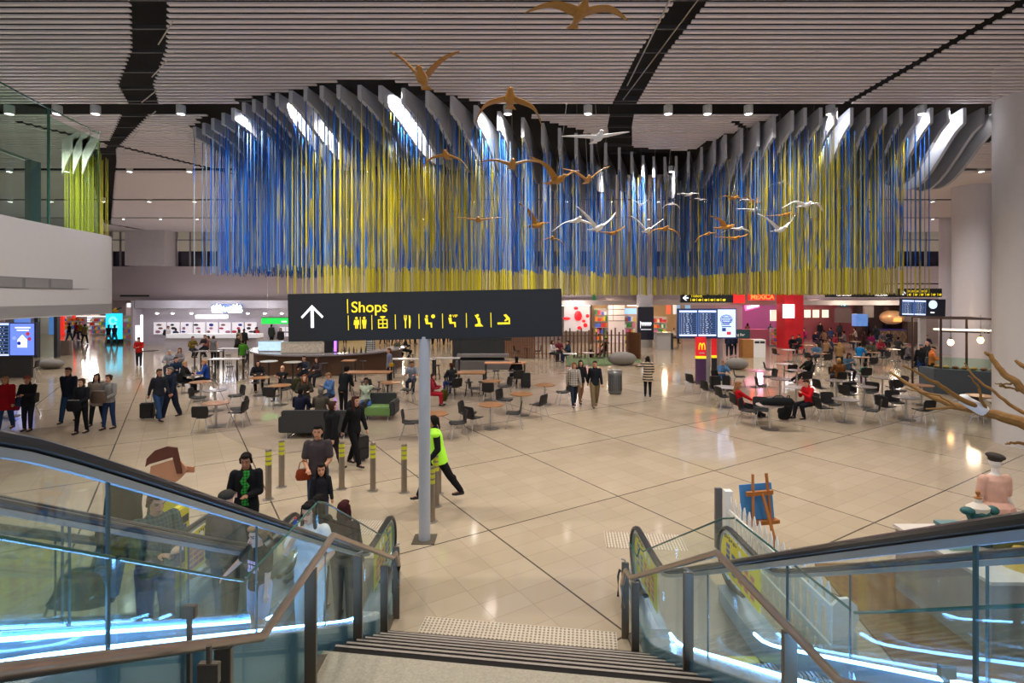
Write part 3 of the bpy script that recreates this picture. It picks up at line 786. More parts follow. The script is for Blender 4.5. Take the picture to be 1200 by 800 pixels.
def make_bird(px, py, span, a1, a2, roll, yaw, white, label, D=None):
    m = WHB if white else BRN
    real = 1.15; D = D or min(17.5, real*F/span*.98)
    loc = W(px, py, D)
    proj = span/F*D
    cosw = (math.cos(R(a1))+math.cos(R(a2)))/2*math.cos(R(roll)) ; cw = max(.35, cosw*abs(math.cos(R(yaw))))
    L = (proj/cw)/2-.03
    s = L/.55; L = .55
    t = thing('hanging_bird', label, 'bird sculpture', loc, 0, 'white bird sculptures' if white else 'brown bird sculptures')
    t.rotation_euler = (0, R(roll), R(yaw)); t.scale = (s, s, s)
    b = MB(); prof = [(.22, .006, .0), (.19, .035, -.0), (.1, .05, .0), (0, .068, -.01), (-.12, .06, -.005), (-.18, .034, .012), (-.225, .036, .03), (-.26, .022, .028), (-.31, .004, .015)]
    b.loft([[Vector((r*math.cos(2*math.pi*a/12), -y, z+r*.85*math.sin(2*math.pi*a/12))) for a in range(12)] for y, r, z in [(-p[0], p[1], p[2]) for p in prof]])
    b.build('body', m, t, smooth=True)
    MB().loft([[Vector((-.02, .18, -.006)), Vector((.02, .18, -.006)), Vector((.02, .18, .006)), Vector((-.02, .18, .006))], [Vector((-.07, .34, -.004)), Vector((.07, .34, -.004)), Vector((.07, .34, .004)), Vector((-.07, .34, .004))]]).build('tail', m, t)
    for sd in (-1, 1):
        wm = MB(); wing_mesh(wm, sd, a1 if not isinstance(a1, tuple) else a1[sd > 0], a2, L); wm.build('wing', m, t, smooth=True)
    if loc.z < CZ: MB().tube([(0, 0, .05), (0, 0, (CZ-loc.z)/s)], .0018, 4).build('wire', STEEL, t)
    return t
BIRDS = [
 (680, 15, 125, 14, -8, 0, 8, 0, 'large brown gliding bird sculpture nearest the ceiling slats at top centre'),
 (495, 92, 82, 48, 40, 0, 0, 0, 'large brown bird with wings raised in a steep V below the slatted ceiling'),
 (598, 116, 80, -18, -62, 4, 0, 0, 'large brown bird with drooping arched wings in front of curved baffles'),
 (701, 161, 82, 6, 14, -5, 5, 1, 'largest white bird, gliding level just below the slatted ceiling edge'),
 (523, 182, 56, -16, -46, 4, 0, 0, 'brown bird with drooped wings before the bright yellow strings, left of the centre'),
 (600, 193, 76, 16, -2, 0, 5, 0, 'brown gliding bird with long flat wings right of the drooped brown one'),
 (653, 211, 62, 42, 24, 8, 25, 0, 'brown bird tilting with raised wings before the blue strings'),
 (689, 211, 56, 38, 26, -3, 0, 0, 'brown bird in a wide V, nearest the dark blue strings'),
 (537, 247, 34, -12, -45, 0, 10, 0, 'small brown bird with drooping wings over low yellow strings'),
 (561, 258, 58, 8, 10, 0, 0, 0, 'slim brown bird gliding with flat wings over low yellow strings'),
 (628, 264, 38, 38, 30, 20, 40, 0, 'small brown bird banking with one wing up, left of the white gulls'),
 (647, 279, 34, -16, -48, 4, 0, 0, 'small brown bird with arched wings, lowest of the left ones'),
 (676, 258, 54, -14, -40, 0, 10, 1, 'white gull with arched wings over the blue strings'),
 (700, 267, 46, 42, 48, 6, 15, 1, 'white gull with wings raised in a V beside the arched white gull'),
 (718, 273, 40, 14, 20, -12, 20, 0, 'small brown bird skimming under the raised white gull'),
 (751, 240, 20, 38, 34, 0, 0, 1, 'tiny white gull in a V, before the brightest blue strings'),
 (758, 270, 38, 44, 40, 6, 0, 1, 'white gull with steep V wings right of the brightest blue strings'),
 (779, 268, 42, -10, -48, 4, 0, 0, 'brown bird with arched wings right next to the steep V white gull'),
 (787, 239, 22, -10, -44, 0, 0, 1, 'tiny white gull with arched wings above the pale strings'),
 (808, 228, 28, 12, 2, -3, 10, 1, 'tiny white gull gliding flat, upper one of the middle pair'),
 (822, 234, 18, 12, 2, 4, 10, 1, 'smallest white gull gliding flat, lower one of the middle pair'),
 (829, 274, 30, -6, -46, -12, 0, 0, 'small brown bird with drooped wings, left end of the right flock'),
 (850, 266, 38, 24, 4, 18, 30, 0, 'brown bird banking down to the right inside the flock'),
 (866, 268, 36, -6, -34, 6, 0, 1, 'white gull with arched wings lapping over brown birds in the right flock'),
 (861, 279, 42, 8, 16, -6, 10, 0, 'brown bird gliding lowest in the right flock'),
 (860, 232, 34, 6, -8, 6, 10, 0, 'brown bird gliding flat, upper left of the right flock'),
 (876, 234, 24, 2, -38, 0, 0, 1, 'small white gull with arched wings, upper middle of the flock'),
 (884, 238, 24, 40, 20, -10, 35, 0, 'small brown bird flapping behind a small white gull'),
 (883, 246, 38, 4, 4, 2, 0, 1, 'white gull gliding flat below a small flapping brown bird'),
 (915, 214, 34, -10, -38, 0, 0, 1, 'white gull with arched wings, highest of the right flock'),
 (940, 231, 28, 2, -20, 10, 20, 0, 'small brown bird behind the big white gull of the right flock'),
 (944, 240, 46, 14, -40, 5, 0, 1, 'big white gull with bent wings in the right flock'),
 (922, 251, 44, -4, 8, -4, 0, 0, 'brown bird gliding with thin flat wings under the big white gull'),
 (914, 269, 44, 44, 42, 0, 0, 1, 'white gull in a V, lowest white one at the right'),
 (957, 257, 28, 8, 10, 6, 0, 0, 'small brown bird gliding right of the lowest white gull'),
 (993, 245, 34, 22, -38, -14, 20, 0, 'brown bird at the far right before the yellow strings')]
for b in BIRDS: make_bird(*b)
# ------------------------------------------------------------ stairs
def sk(X, D): return D-.135*(X+1.45)      # the flight is turned a little against the view
TREAD = mat('dark_tread', (.012, .010, .009), .8, spec=.2); NOSE = mat('nosing_strip', (.30, .25, .21), .5)
TERR = mat('landing_terrazzo', (.36, .32, .24), .6, var=.35, scale=60)
def stairflight(name, Db, Dt, z0, z1, n, label):
    t = thing(name, label, 'stairs', (0, (Db+Dt)/2, z0))
    oy, oz = (Db+Dt)/2, z0
    run = (Db-Dt)/n; rise = (z1-z0)/n
    for i in range(n):
        Df = Db-run*i; Dn = Db-run*(i+1); z = z0+rise*(i+1)
        mb = MB(); xs = (-1.47, 1.56)
        v = []
        for zz in (z0-.0, z):
            for dd in (Df, Dt):
                for X in xs: v.append((X, sk(X, dd)-oy, zz-oz))
        mb.add(v, [(0, 1, 3, 2), (4, 6, 7, 5), (0, 4, 5, 1), (2, 3, 7, 6), (0, 2, 6, 4), (1, 5, 7, 3)])
        st_ = mb.build('step', TREAD, t)
        nb = MB(); v = []
        for zz in (z+.001, z+.006):
            for dd in (Df-.02, Df-.045):
                for X in xs: v.append((X, sk(X, dd)-oy, zz-oz))
        nb.add(v, [(0, 1, 3, 2), (4, 6, 7, 5), (0, 4, 5, 1), (2, 3, 7, 6), (0, 2, 6, 4), (1, 5, 7, 3)]); nb.build('nosing', NOSE, st_)
    return t
stairflight('staircase', 6.33, 4.2, 0, 1.19, 7, 'lower flight of dark treaded steps between the two glass balustrades')
stairflight('staircase', 3.0, .7, 1.19, 2.6, 8, 'upper flight of dark treaded steps above the landing, below the viewer')
struct(MB().slab([(-1.6, sk(-1.6, 4.4)), (1.7, sk(1.7, 4.4)), (1.7, sk(1.7, .6)), (-1.6, sk(-1.6, .6))], .0, 1.193).build('floor_landing', TERR))
struct(MB().box(-1.6, 1.7, -3, .55, 0, 2.6).build('floor_landing_upper', TERR))
# tactile pads
STUD = mat('tactile_stud', (.30, .24, .17), .5)
def pad(cx, cy, nx, ny, rz, label, nm='tactile_pad'):
    t = thing(nm, label, 'tactile paving', (cx, cy, 0), rz)
    MB().box(-nx*.025, nx*.025, -ny*.025, ny*.025, .0, .006).build('base_plate', mat('tactile_base', (.52, .44, .34), .5), t)
    mb = MB()
    for i in range(nx):
        for j in range(ny):
            mb.lathe([(.016, 0), (.013, .006), (.001, .007)], ((i-(nx-1)/2)*.05, (j-(ny-1)/2)*.05, .006), 6)
    o = mb.build('stud_field', STUD, t); o['kind'] = 'stuff'
pad(.045, 6.42, 48, 12, -math.atan(.135), 'large studded tactile pad on the floor at the foot of the steps')
p = G(755, 634); pad(p.x, p.y, 26, 12, -.1, 'pale studded tactile pad in front of the right escalators')
p = G(415, 617); pad(p.x, p.y, 26, 12, -.1, 'pale studded tactile pad in front of the left escalator')

# ------------------------------------------------------------ stair balustrades
SG = glass('stair_glass', (.94, .975, .968), .10)
POSTM = mat('bronze_post', (.17, .135, .10), .4, .4)
def hz(D, Da, Db_):   # handrail height along the flight
    if D >= Da: return .97
    if D >= Db_: return .97+(Da-D)/(Da-Db_)*1.21
    if D >= Db_-1.22: return 2.17
    return 2.17+(Db_-1.22-D)*.62
def balustrade(side, X, rail, posts, Da, Db_, label, xof):
    t = thing('stair_balustrade', label, 'balustrade', (X, 4.2, 0)); o = (X, 4.2, 0)
    L = lambda p: Vector(p)-Vector(o)
    MB().tube([L(p) for p in rail], .026, 12).build('handrail', BRONZE, t, smooth=True)
    xg = lambda D: xof(D)+side*.1
    for k, (D, zt_) in enumerate(posts):
        zb_ = 0 if D > Da-.1 else (min(1.19, (Da-D)/(Da-Db_)*1.19) if D > Db_ else 1.19)
        x = xof(D)+side*.045
        ps = MB().box(x-.042-X, x+.042-X, D-.018-4.2, D+.018-4.2, zb_-.05, hz(D, Da, Db_)-.06)
        pm = ps.build('post', POSTM, t, bevel=.004)
        MB().tube([L((x, D, hz(D, Da, Db_)-.07)), L((x, D, hz(D, Da, Db_)-.035)), L((xof(D), D, hz(D, Da, Db_)-.02))], .009, 6).build('bracket', STEEL, pm)
    br_ = [Da+.55, Da-.15, Da-.95, Db_-.05, Db_-1.2, Db_-2.2, Db_-3.2]
    for a, b in zip(br_, br_[1:]):
        a -= .015; b += .015; n = 6; rings = []
        for i in range(n+1):
            D = a+(b-a)*i/n; x = xg(D); z1 = hz(D, Da, Db_)+.30 if D < Da+.2 else 1.12
            z0 = (0.02 if D > Da else (min(1.1, (Da-D)/(Da-Db_)*1.19) if D > Db_ else 1.1)) 
            if D < Db_-1.22: z0 = hz(D, Da, Db_)-1.0
            rings.append([L((x, D, z0)), L((x, D, z1)), L((x+side*.014, D, z1)), L((x+side*.014, D, z0))])
        g = MB().loft(rings).build('glass_panel', SG, t)
        e = MB(); 
        pts = [r[1]+Vector((side*.007, 0, .004)) for r in rings]; e.tube(pts, .0075, 5)
        e.build('glass_edge', mat('bal_glass_edge', (.03, .12, .10), .2), g)
    s = MB(); rings = []
    for D in (Da+.5, Da, Db_, Db_-1.22, Db_-3.2):
        x = xg(D); z1 = .05 if D >= Da else (1.24 if D > Db_-1.3 else 2.4)
        rings.append([L((x-.03, D, z1-.3 if D < Da else 0)), L((x-.03, D, z1)), L((x+.03, D, z1)), L((x+.03, D, z1-.3 if D < Da else 0))])
    s.loft(rings).build('base_channel', POSTM, t)
    return t
lx = lambda D: -1.43
balustrade(-1, -1.43, [(-1.43, 6.75, .45), (-1.43, 6.8, .7), (-1.43, 6.62, .94), (-1.43, 6.44, .97), (-1.43, 4.29, 2.19), (-1.43, 3.08, 2.15), (-1.43, 1.5, 3.05), (-1.43, .6, 3.5)],
           [(6.85, 1), (6.2, 1), (5.15, 1), (3.94, 1), (2.75, 1)], 6.35, 4.29, 'left stair balustrade with bronze handrail and glass panels, beside the crowded escalator', lx)
def rxf(D): return interp([(0, 1.80), (2.71, 1.66), (3.98, 1.52), (6.0, 1.33), (6.8, 1.30)], D)[0]
balustrade(1, 1.5, [(1.30, 6.3, .45), (1.30, 6.35, .7), (1.31, 6.2, .94), (1.33, 6.0, .96), (1.52, 3.98, 2.2), (1.66, 2.71, 2.15), (1.75, 1.5, 2.85), (1.8, .6, 3.4)],
           [(6.45, 1), (6.0, 1), (4.6, 1), (3.2, 1), (2.2, 1)], 5.95, 3.98, 'right stair balustrade with bronze handrail and glass panels, beside the yellow poster', rxf)
# glass clamps on the landing glass
for X, D, px, nm in ((-1.53, 2.55, 234, 'left'), (1.86, 2.3, 1110, 'right')):
    z = H-((716 if nm == 'left' else 786)-HY)*D/F
    t = thing('glass_clamp', 'small square bronze glass clamp on a thin post, %s of the stairs' % nm, 'clamp', (X, D, z))
    MB().cbox((0, 0, 0), .065, .03, .06).build('clamp_block', POSTM, t, bevel=.003)
    MB().box(-.009, .009, -.009, .009, -.85, -.03).build('post', POSTM, t)
t = thing('glass_clamp', 'lower bronze clamp holding the left stair handrail at the picture corner', 'clamp', W(245, 788, 2.35)); MB().cbox((0, 0, 0), .09, .03, .09).build('clamp_block', POSTM, t, bevel=.003)
MB().tube([(0, 0, .04), (0, 0, .12)], .012, 8).build('stem', POSTM, t)

# ------------------------------------------------------------ escalators
def smax(a, b, k): return .5*(a+b+math.sqrt((a-b)**2+k*k))
def smin(a, b, k): return .5*(a+b-math.sqrt((a-b)**2+k*k))
EG = glass('escalator_glass', (.93, .97, .98), .13)
EGR = glass('escalator_glass_green', (.93, .975, .94), .12)
DECK = mat('escalator_deck_led_tint', (.50, .60, .70), .25, .7); SKIRT = mat('escalator_skirt_led_tint', (.35, .48, .60), .3, .6)  # blue LED light on the stainless steel is mixed into both colours
LED = mat('escalator_led', (.5, .7, 1), .4, emit=30, ecol=(.22, .50, 1))
STEPM = mat('escalator_step', (.16, .17, .18), .4, .6); CLAD = mat('escalator_cladding_led_tint', (.14, .32, .44), .25, .6)  # cladding colour carries the blue LED glow on plain steel
YELP = mat('poster_yellow', (.72, .60, .02), .5); 
def rail_fn(Di, m, top=3.7):
    return lambda D: smin(top, smax(1.0, 1.0+m*(Di-D), .12), .1)
def handrail(parent, o, X, Dt, rz_, Dend=-2.5):
    pts = []; r = .37; c = (Dt-r, 1.0-r)
    pts.append((Dt-.75, .34)); pts.append((Dt-.5, .27))
    for a in range(-80, 91, 15): pts.append((c[0]+r*math.cos(R(a)), c[1]+r*math.sin(R(a))))
    D = Dt-r-.15
    while D > Dend: pts.append((D, rz_(D))); D -= .15
    rings = []
    for i, (d, z) in enumerate(pts):
        a = pts[max(0, i-1)]; b = pts[min(len(pts)-1, i+1)]; t = Vector((b[0]-a[0], b[1]-a[1])).normalized(); n = Vector((-t.y, t.x))*-1
        ring = []
        for k in range(10):
            an = 2*math.pi*k/10; ring.append(Vector((X+.042*math.cos(an), d+n.x*.026*math.sin(an), z+n.y*.026*math.sin(an)))-o)
        rings.append(ring)
    MB().loft(rings).build('handrail', RUBBER, parent, smooth=True)
    # bright guide just beneath the rubber
    rings = []
    for i, (d, z) in enumerate(pts[2:]):
        a = pts[2:][max(0, i-1)]; b = pts[2:][min(len(pts)-3, i+1)]; t = Vector((b[0]-a[0], b[1]-a[1])).normalized(); n = Vector((t.y, -t.x))
        s_ = -1
        ring = [Vector((X+u, d-n.x*.0*s_, z))-o for u in (0, 0)]
        q0 = Vector((d, z))+Vector((-t.y, t.x))*.028*1; q1 = Vector((d, z))+Vector((-t.y, t.x))*.06
        rings.append([Vector((X-.016, q0.x, q0.y))-o, Vector((X+.016, q0.x, q0.y))-o, Vector((X+.016, q1.x, q1.y))-o, Vector((X-.016, q1.x, q1.y))-o])
    MB().loft(rings).build('handrail_guide', mat('rail_guide', (.35, .45, .55), .3, .8), parent)
def glass_side(parent, o, X, Dt, rz_, gm, Dend=-2.0):
    # newel pane with the round end, then straight panes with thin joints
    r = .33; c = (Dt-.37, .63); seam = Dt-1.55
    poly = [(seam, .3)]+[(c[0]+r*math.cos(R(a)), c[1]+r*math.sin(R(a))) for a in range(-75, 91, 15)]
    D = Dt-.6
    while D > seam: poly.append((D, rz_(D)-.04)); D -= .15
    poly.append((seam, rz_(seam)-.04))
    n = len(poly); th = .012
    vs = [Vector((X-th/2, d, z))-o for d, z in poly]+[Vector((X+th/2, d, z))-o for d, z in poly]
    MB().add(vs, [tuple(range(n)), tuple(reversed(range(n, 2*n)))]+[(i, i+n, (i+1) % n+n, (i+1) % n) for i in range(n)]).build('newel_glass', gm, parent)
    D = seam-.012
    while D > Dend:
        e = D-1.32; rings = []
        for k in range(7):
            d = D+(e-D)*k/6; lean = 0; z1 = rz_(d)-.04; z0 = rz_(d)-.80
            rings.append([Vector((X-th/2, d, z0))-o, Vector((X-th/2, d, z1))-o, Vector((X+th/2, d, z1))-o, Vector((X+th/2, d, z0))-o])
        g = MB().loft(rings).build('glass_panel', gm, parent)
        MB().bar(Vector((X, e-.006, rz_(e)-.80))-o, Vector((X, e-.006, rz_(e)-.05))-o, .018, .008).build('glass_joint', mat('joint_dark', (.04, .09, .10), .3), g)
        D = e-.012
    return poly
def band(parent, o, xa, xb, off0, off1, rz_, Dt, m, nm, Dend=-2.0, flat=None):
    rings = []; D = Dt
    while D > Dend:
        z = rz_(D)
        rings.append([Vector((xa, D, z+off0))-o, Vector((xb, D, z+off0))-o, Vector((xb, D, z+off1))-o, Vector((xa, D, z+off1))-o]); D -= .2
    return MB().loft(rings).build(nm, m, parent)
def escalator(label, Xa, Xb, Di, Dt, m, gm, leds=True):
    """Xa, Xb the two handrail lines (Xa nearest the stairs)"""
    o = Vector(((Xa+Xb)/2, Dt-1.5, 0)); t = thing('escalator', label, 'escalator', o)
    rz_ = rail_fn(Di, m)
    for X in (Xa, Xb):
        inn = 1 if X < (Xa+Xb)/2 else -1
        handrail(t, o, X, Dt, rz_); glass_side(t, o, X, Dt, rz_, gm)
        band(t, o, X-inn*.16, X+inn*.13, -.84, -.79, rz_, Dt-.25, DECK, 'deck')
        band(t, o, X+inn*.12, X+inn*.135, -1.02, -.80, rz_, Dt-.3, SKIRT, 'skirt')
        band(t, o, X-inn*.17, X-inn*.15, -1.75, -.80, rz_, Dt-.7, CLAD, 'outer_cladding')
        if leds: band(t, o, X+inn*.118, X+inn*.14, -.80, -.775, rz_, Dt-1.35, LED, 'light_strip')
    # steps
    xa, xb = min(Xa, Xb)+.14, max(Xa, Xb)-.14
    D = Dt-1.45; flr = lambda d: smin(2.6, smax(0.0, m*(Di-.15-d), .05), .1)
    MB().box(xa-o.x-.12, xb-o.x+.12, Dt-1.45-o.y, Dt+.55-o.y, 0, .014).build('floor_plate', mat('floor_plate', (.22, .20, .18), .4, .7), t)
    MB().box(xa-o.x, xb-o.x, Dt-1.55-o.y, Dt-1.42-o.y, 0, .03).build('comb_plate', mat('comb_yellow', (.5, .45, .1), .5), t)
    sm = None
    while D > -1.5:
        z = round(flr(D-.2)/.235)*.235 if flr(D-.2) < 2.5 else 2.6
        mb = MB(); mb.box(-(xb-xa)/2, (xb-xa)/2, -.2, .2, -.3, -.012)
        for k in range(24): mb.box(-(xb-xa)/2+k*(xb-xa)/24, -(xb-xa)/2+(k+.55)*(xb-xa)/24, -.2, .2, -.012, 0)
        if sm is None: sm = mb.mesh('step', STEPM)
        obj('step', sm, t, (0, D-.2-o.y, max(z, .005)+.012)); D -= .4
    # truss below
    band(t, o, xa-.1, xb+.1, -1.75, -1.35, rz_, Dt-2.6, CLAD, 'underside')
    return t, o, rz_
eL, oL, rL = escalator('left escalator nearest the stairs, carrying a child and a woman in white', -1.72, -2.98, 6.45, 7.84, .572, EG)
eL2, oL2, rL2 = escalator('far left escalator carrying the woman with the big backpack', -3.12, -4.3, 6.6, 7.95, .56, EGR, False)
eR, oR, rR = escalator('right escalator with yellow newel posters, beside the picket fence', 1.68, 2.9, 6.0, 7.5, .56, EG)

# newel posters (yellow advertising film on the inside of the glass)
def poster(parent, o, X, Dt, rz_, side, L0=1.25, blocks=True, faces=('b', 'p')):
    c = (Dt-.37, .63); r = .29; e = Dt-L0; pts = []
    for a in range(-60, 91, 15): pts.append((c[0]+r*math.cos(R(a)), c[1]+r*math.sin(R(a))))
    D = Dt-.55
    while D > e: pts.append((D, rz_(D)-.09)); D -= .12
    pts.append((e, rz_(e)-.09)); pts.append((e, rz_(e)-.62)); 
    D = e+.15
    while D < Dt-.6: pts.append((D, max(.36, rz_(D)-.62))); D += .15
    x = X+side*.012; n = len(pts)
    vs = [Vector((x-.002, d, z))-o for d, z in pts]+[Vector((x+.002, d, z))-o for d, z in pts]
    pn = MB().add(vs, [tuple(range(n)), tuple(reversed(range(n, 2*n)))]+[(i, i+n, (i+1) % n+n, (i+1) % n) for i in range(n)]).build('newel_poster', YELP, parent)
    BL = mat('poster_blue', (.02, .08, .35), .5); PK = mat('poster_pink', (.55, .12, .14), .5); WHt = mat('poster_white', (.8, .8, .8), .5)
    if blocks:
        for q, (fr, m_) in enumerate(((.16, BL), (.30, BL), (.46, PK), (.60, PK), (.74, PK))):
            d = Dt-.12-fr*L0; z = rz_(d)-.42 if d < Dt-.35 else .66
            for sg in (-1, 1):
                mb = MB(); 
                for u in range(4): mb.box(x+sg*.003-o.x, x+sg*.005-o.x, d-.055-o.y, d+.055-o.y, z-.14+u*.075, z-.14+u*.075+.055)
                mb.build('poster_block', m_, pn)
                if q in (2, 3):
                    w_ = MB(); w_.lathe([(.001, 0), (.045, 0), (.045, .003), (.001, .003)], (0, 0, 0), 14)
                    wo = w_.build('poster_bubble', WHt, pn); wo.location = (x+sg*.004-o.x, d-o.y, z+.24); wo.rotation_euler = (0, R(90), 0)
        for sg in (-1, 1):
            mb = MB()
            for u in range(9):
                d = Dt-.22-u*.045; mb.box(x+sg*.003-o.x, x+sg*.005-o.x, d-.012-o.y, d+.012-o.y, .84+(u % 3)*.012, .885+(u % 2)*.012)
            mb.build('poster_lettering', BLACK, pn)
for X, s in ((1.68, 1), (2.9, -1)): poster(eR, oR, X, 7.5, rR, s)
poster(eL, oL, -1.72, 7.84, rL, -1, 1.1); poster(eL2, oL2, -4.3, 7.95, rL2, 1, .9); 
# ad film strip with blue lettering near the foot of the far left escalator
# barrier bars between escalator newels and the stairs
for X, D, n in ((1.5, 7.05, 'right'), (-1.58, 7.3, 'left')):
    t = thing('barrier_hoop', 'low dark metal hoop on the floor plate between %s escalator and stair balustrade' % n, 'barrier', (X, D, 0))
    MB().tube([(-.06, .25, .03), (-.06, .25, .3), (-.03, .3, .36), (.0, .2, .38), (.02, -.25, .38), (.02, -.28, .03)], .016, 8).build('hoop_tube', BLACK, t, smooth=True)

# ------------------------------------------------------------ bollards
bm_ = MB(); bm_.lathe([(.06, .0), (.06, .985), (.055, 1.0), (.001, 1.0)], n=20); bme = bm_.mesh('post', mat('bollard_steel', (.30, .25, .2), .32, .8), True)
bb = MB(); bb.lathe([(.001, 0), (.105, 0), (.105, .012), (.06, .016)], n=20); bbm = bb.mesh('base_flange', STEEL, True)
by = MB(); [by.lathe([(.0615, z), (.0615, z+.07)], n=20) for z in (.70, .80, .90)]; bym = by.mesh('reflective_band', mat('bollard_band', (.55, .55, .03), .4))
for px, py, lb in ((314.7, 585, 'nearest the woman in the black suit'), (330, 570.5, 'in front of the dark sofa, leftmost of the far row'), (400.5, 573, 'right of the man with glasses'), (437, 575, 'beside the walking women in black'), (473.6, 576.7, 'left of the sign pole'), (506, 611, 'close behind the sign pole, nearest the escalator'), (511, 593, 'between the sign pole and the guard in yellow'), (514, 578, 'half hidden by the guard in the yellow vest')):
    t = thing('steel_bollard', 'steel bollard with yellow bands %s' % lb, 'bollard', G(px, py), 0, 'steel bollards by the escalators')
    obj('post', bme, t); obj('base_flange', bbm, t); obj('reflective_band', bym, t)

# ------------------------------------------------------------ shops sign on its pole
sg_ = thing('hanging_sign', 'long black Shops direction sign with white arrow and yellow symbols on a pole', 'sign', (0, 0, 0))
DS = 9.06; a = W(499, 369, DS); sg_.location = a; sg_.rotation_euler = (0, R(-1.15), 0)
SW = 318/F*DS; SH = 55.5/F*DS
SBL = mat('sign_black', (.012, .015, .02), .45); SYE = mat('sign_yellow', (.95, .72, .02), .5, emit=.75); SWH = mat('sign_white', (.9, .93, 1), .5, emit=1.1)
MB().box(-SW/2, SW/2, -.09, .09, -SH/2, SH/2).build('sign_box', SBL, sg_, bevel=.006)
def sx(px): return (px-499)/F*DS
def sz(py): return -(py-369.5)/F*DS
fy = -.094
ar = MB(); ar.box(sx(366.5), sx(370), fy, fy+.01, sz(381.5), sz(357))
for s in (-1, 1):
    ar.prism([(sx(368.2), sz(355)), (sx(368.2), sz(358.6)), (sx(368.2+s*11.5), sz(370.5)), (sx(368.2+s*13), sz(368.5))], fy, fy+.01)
ar.build('arrow', SWH, sg_)
text('lettering', 'Shops', .255, SYE, sg_, (sx(413.5), fy, sz(364.5)), bold=.002)
bars = MB(); bars.box(sx(409), sx(410), fy, fy+.008, sz(365.5), sz(349))
for x in (410, 437.3, 464.6, 492, 519.3, 547, 575.5): bars.box(sx(x)-.006, sx(x)+.006, fy, fy+.008, sz(385), sz(368))
bars.build('divider_bars', SYE, sg_)
def disc(mb, cx, cz, r, n=16): mb.prism([(cx+r*math.cos(2*math.pi*k/n), cz+r*math.sin(2*math.pi*k/n)) for k in range(n)], fy, fy+.008)
def q(mb, pts): mb.prism([(sx(x), sz(y)) for x, y in pts], fy, fy+.008)
u = DS/F
i1 = MB()
for cx, w_ in ((419.5, 1), (428.5, 0)):
    disc(i1, sx(cx), sz(371.3), 1.5*u); q(i1, [(cx-2.6, 373.3), (cx+2.6, 373.3), (cx+(3.4 if w_ else 2.2), 379), (cx-(3.4 if w_ else 2.2), 379)]); q(i1, [(cx-1.8, 379), (cx-.3, 379), (cx-.3, 383.5), (cx-1.6, 383.5)]); q(i1, [(cx+.3, 379), (cx+1.8, 379), (cx+1.6, 383.5), (cx+.3, 383.5)])
q(i1, [(423.6, 370), (424.4, 370), (424.4, 384), (423.6, 384)]); i1.build('toilet_icon', SYE, sg_)
i2 = MB()
for x in (445, 449.5): q(i2, [(x, 374.5), (x+3.8, 374.5), (x+3.8, 378.3), (x, 378.3)][::-1]); 
i2 = MB()
for a_, b_, c_, d_ in ((444.5, 373.2, 455.5, 374.4), (444.5, 382.3, 455.5, 383.5), (444.5, 374, 445.6, 383), (454.4, 374, 455.5, 383), (449.4, 373.5, 450.6, 383), (444.5, 377.9, 455.5, 379)): q(i2, [(a_, b_), (c_, b_), (c_, d_), (a_, d_)])
q(i2, [(449.8, 373), (446.5, 370), (448, 369.4)]); q(i2, [(450.2, 373), (453.5, 370), (452, 369.4)]); q(i2, [(448.3, 369.5), (451.7, 369.5), (450, 373)]); i2.build('gift_icon', SYE, sg_)
i3 = MB(); q(i3, [(474.6, 369), (475.3, 369), (475.3, 373), (474.6, 373)]); q(i3, [(476, 369), (476.7, 369), (476.7, 373), (476, 373)]); q(i3, [(477.4, 369), (478, 369), (478, 373), (477.4, 373)]); q(i3, [(474.6, 373), (478, 373), (477, 376), (477, 384), (475.6, 384), (475.6, 376)]); q(i3, [(480.3, 369), (482, 370), (482.4, 376.5), (481.6, 384), (480.3, 384)]); i3.build('cutlery_icon', SYE, sg_)
for nm, cx, ex in (('lounge_icon', 501, 1), ('lounge_vip_icon', 528.5, 2)):
    i4 = MB(); disc(i4, sx(cx), sz(370.8), 1.5*u); q(i4, [(cx-2.5, 373), (cx+1.2, 372.8), (cx+1.6, 378), (cx+6, 378), (cx+6.2, 384), (cx+4.6, 384), (cx+4.2, 380), (cx-1, 380)])
    if ex == 1: disc(i4, sx(cx+7.5), sz(371), 2.3*u)
    o = i4.build(nm, SYE, sg_)
    if ex == 2: text('lettering', 'VIP', .062, SYE, sg_, (sx(cx+2.5), fy, sz(372.5)), bold=.001)
i5 = MB(); disc(i5, sx(560), sz(371), 1.6*u); q(i5, [(556.5, 370.5), (558, 370.5), (560.5, 374), (559.5, 375.5)]); q(i5, [(559, 373.2), (562.5, 374), (563.5, 380.5), (566.5, 383.8), (557, 383.8), (556.8, 381.5), (560.5, 380.3)]); i5.build('prayer_icon', SYE, sg_)
i6 = MB(); q(i6, [(583, 379.6), (595.5, 379.6), (595.5, 381.9), (583, 381.9)]); q(i6, [(590, 371), (593, 370), (597.5, 375), (597.5, 381.9), (595.8, 381.9), (595.8, 376.5), (592, 378.5), (590.8, 377.4), (593.5, 375)]); i6.build('baby_change_icon', SYE, sg_)
pl = thing('sign_pole', 'white round steel pole carrying the black Shops sign', 'pole', G(497.5, 632))
MB().cyl((0, 0, .012), .098, 3.41, 28).build('pole', mat('pole_paint', (.42, .45, .50), .35, .1), pl, smooth=True)
MB().box(-.19, .19, -.19, .19, 0, .012).build('base_plate', mat('plate_dark', (.12, .1, .07), .5, .4), pl)

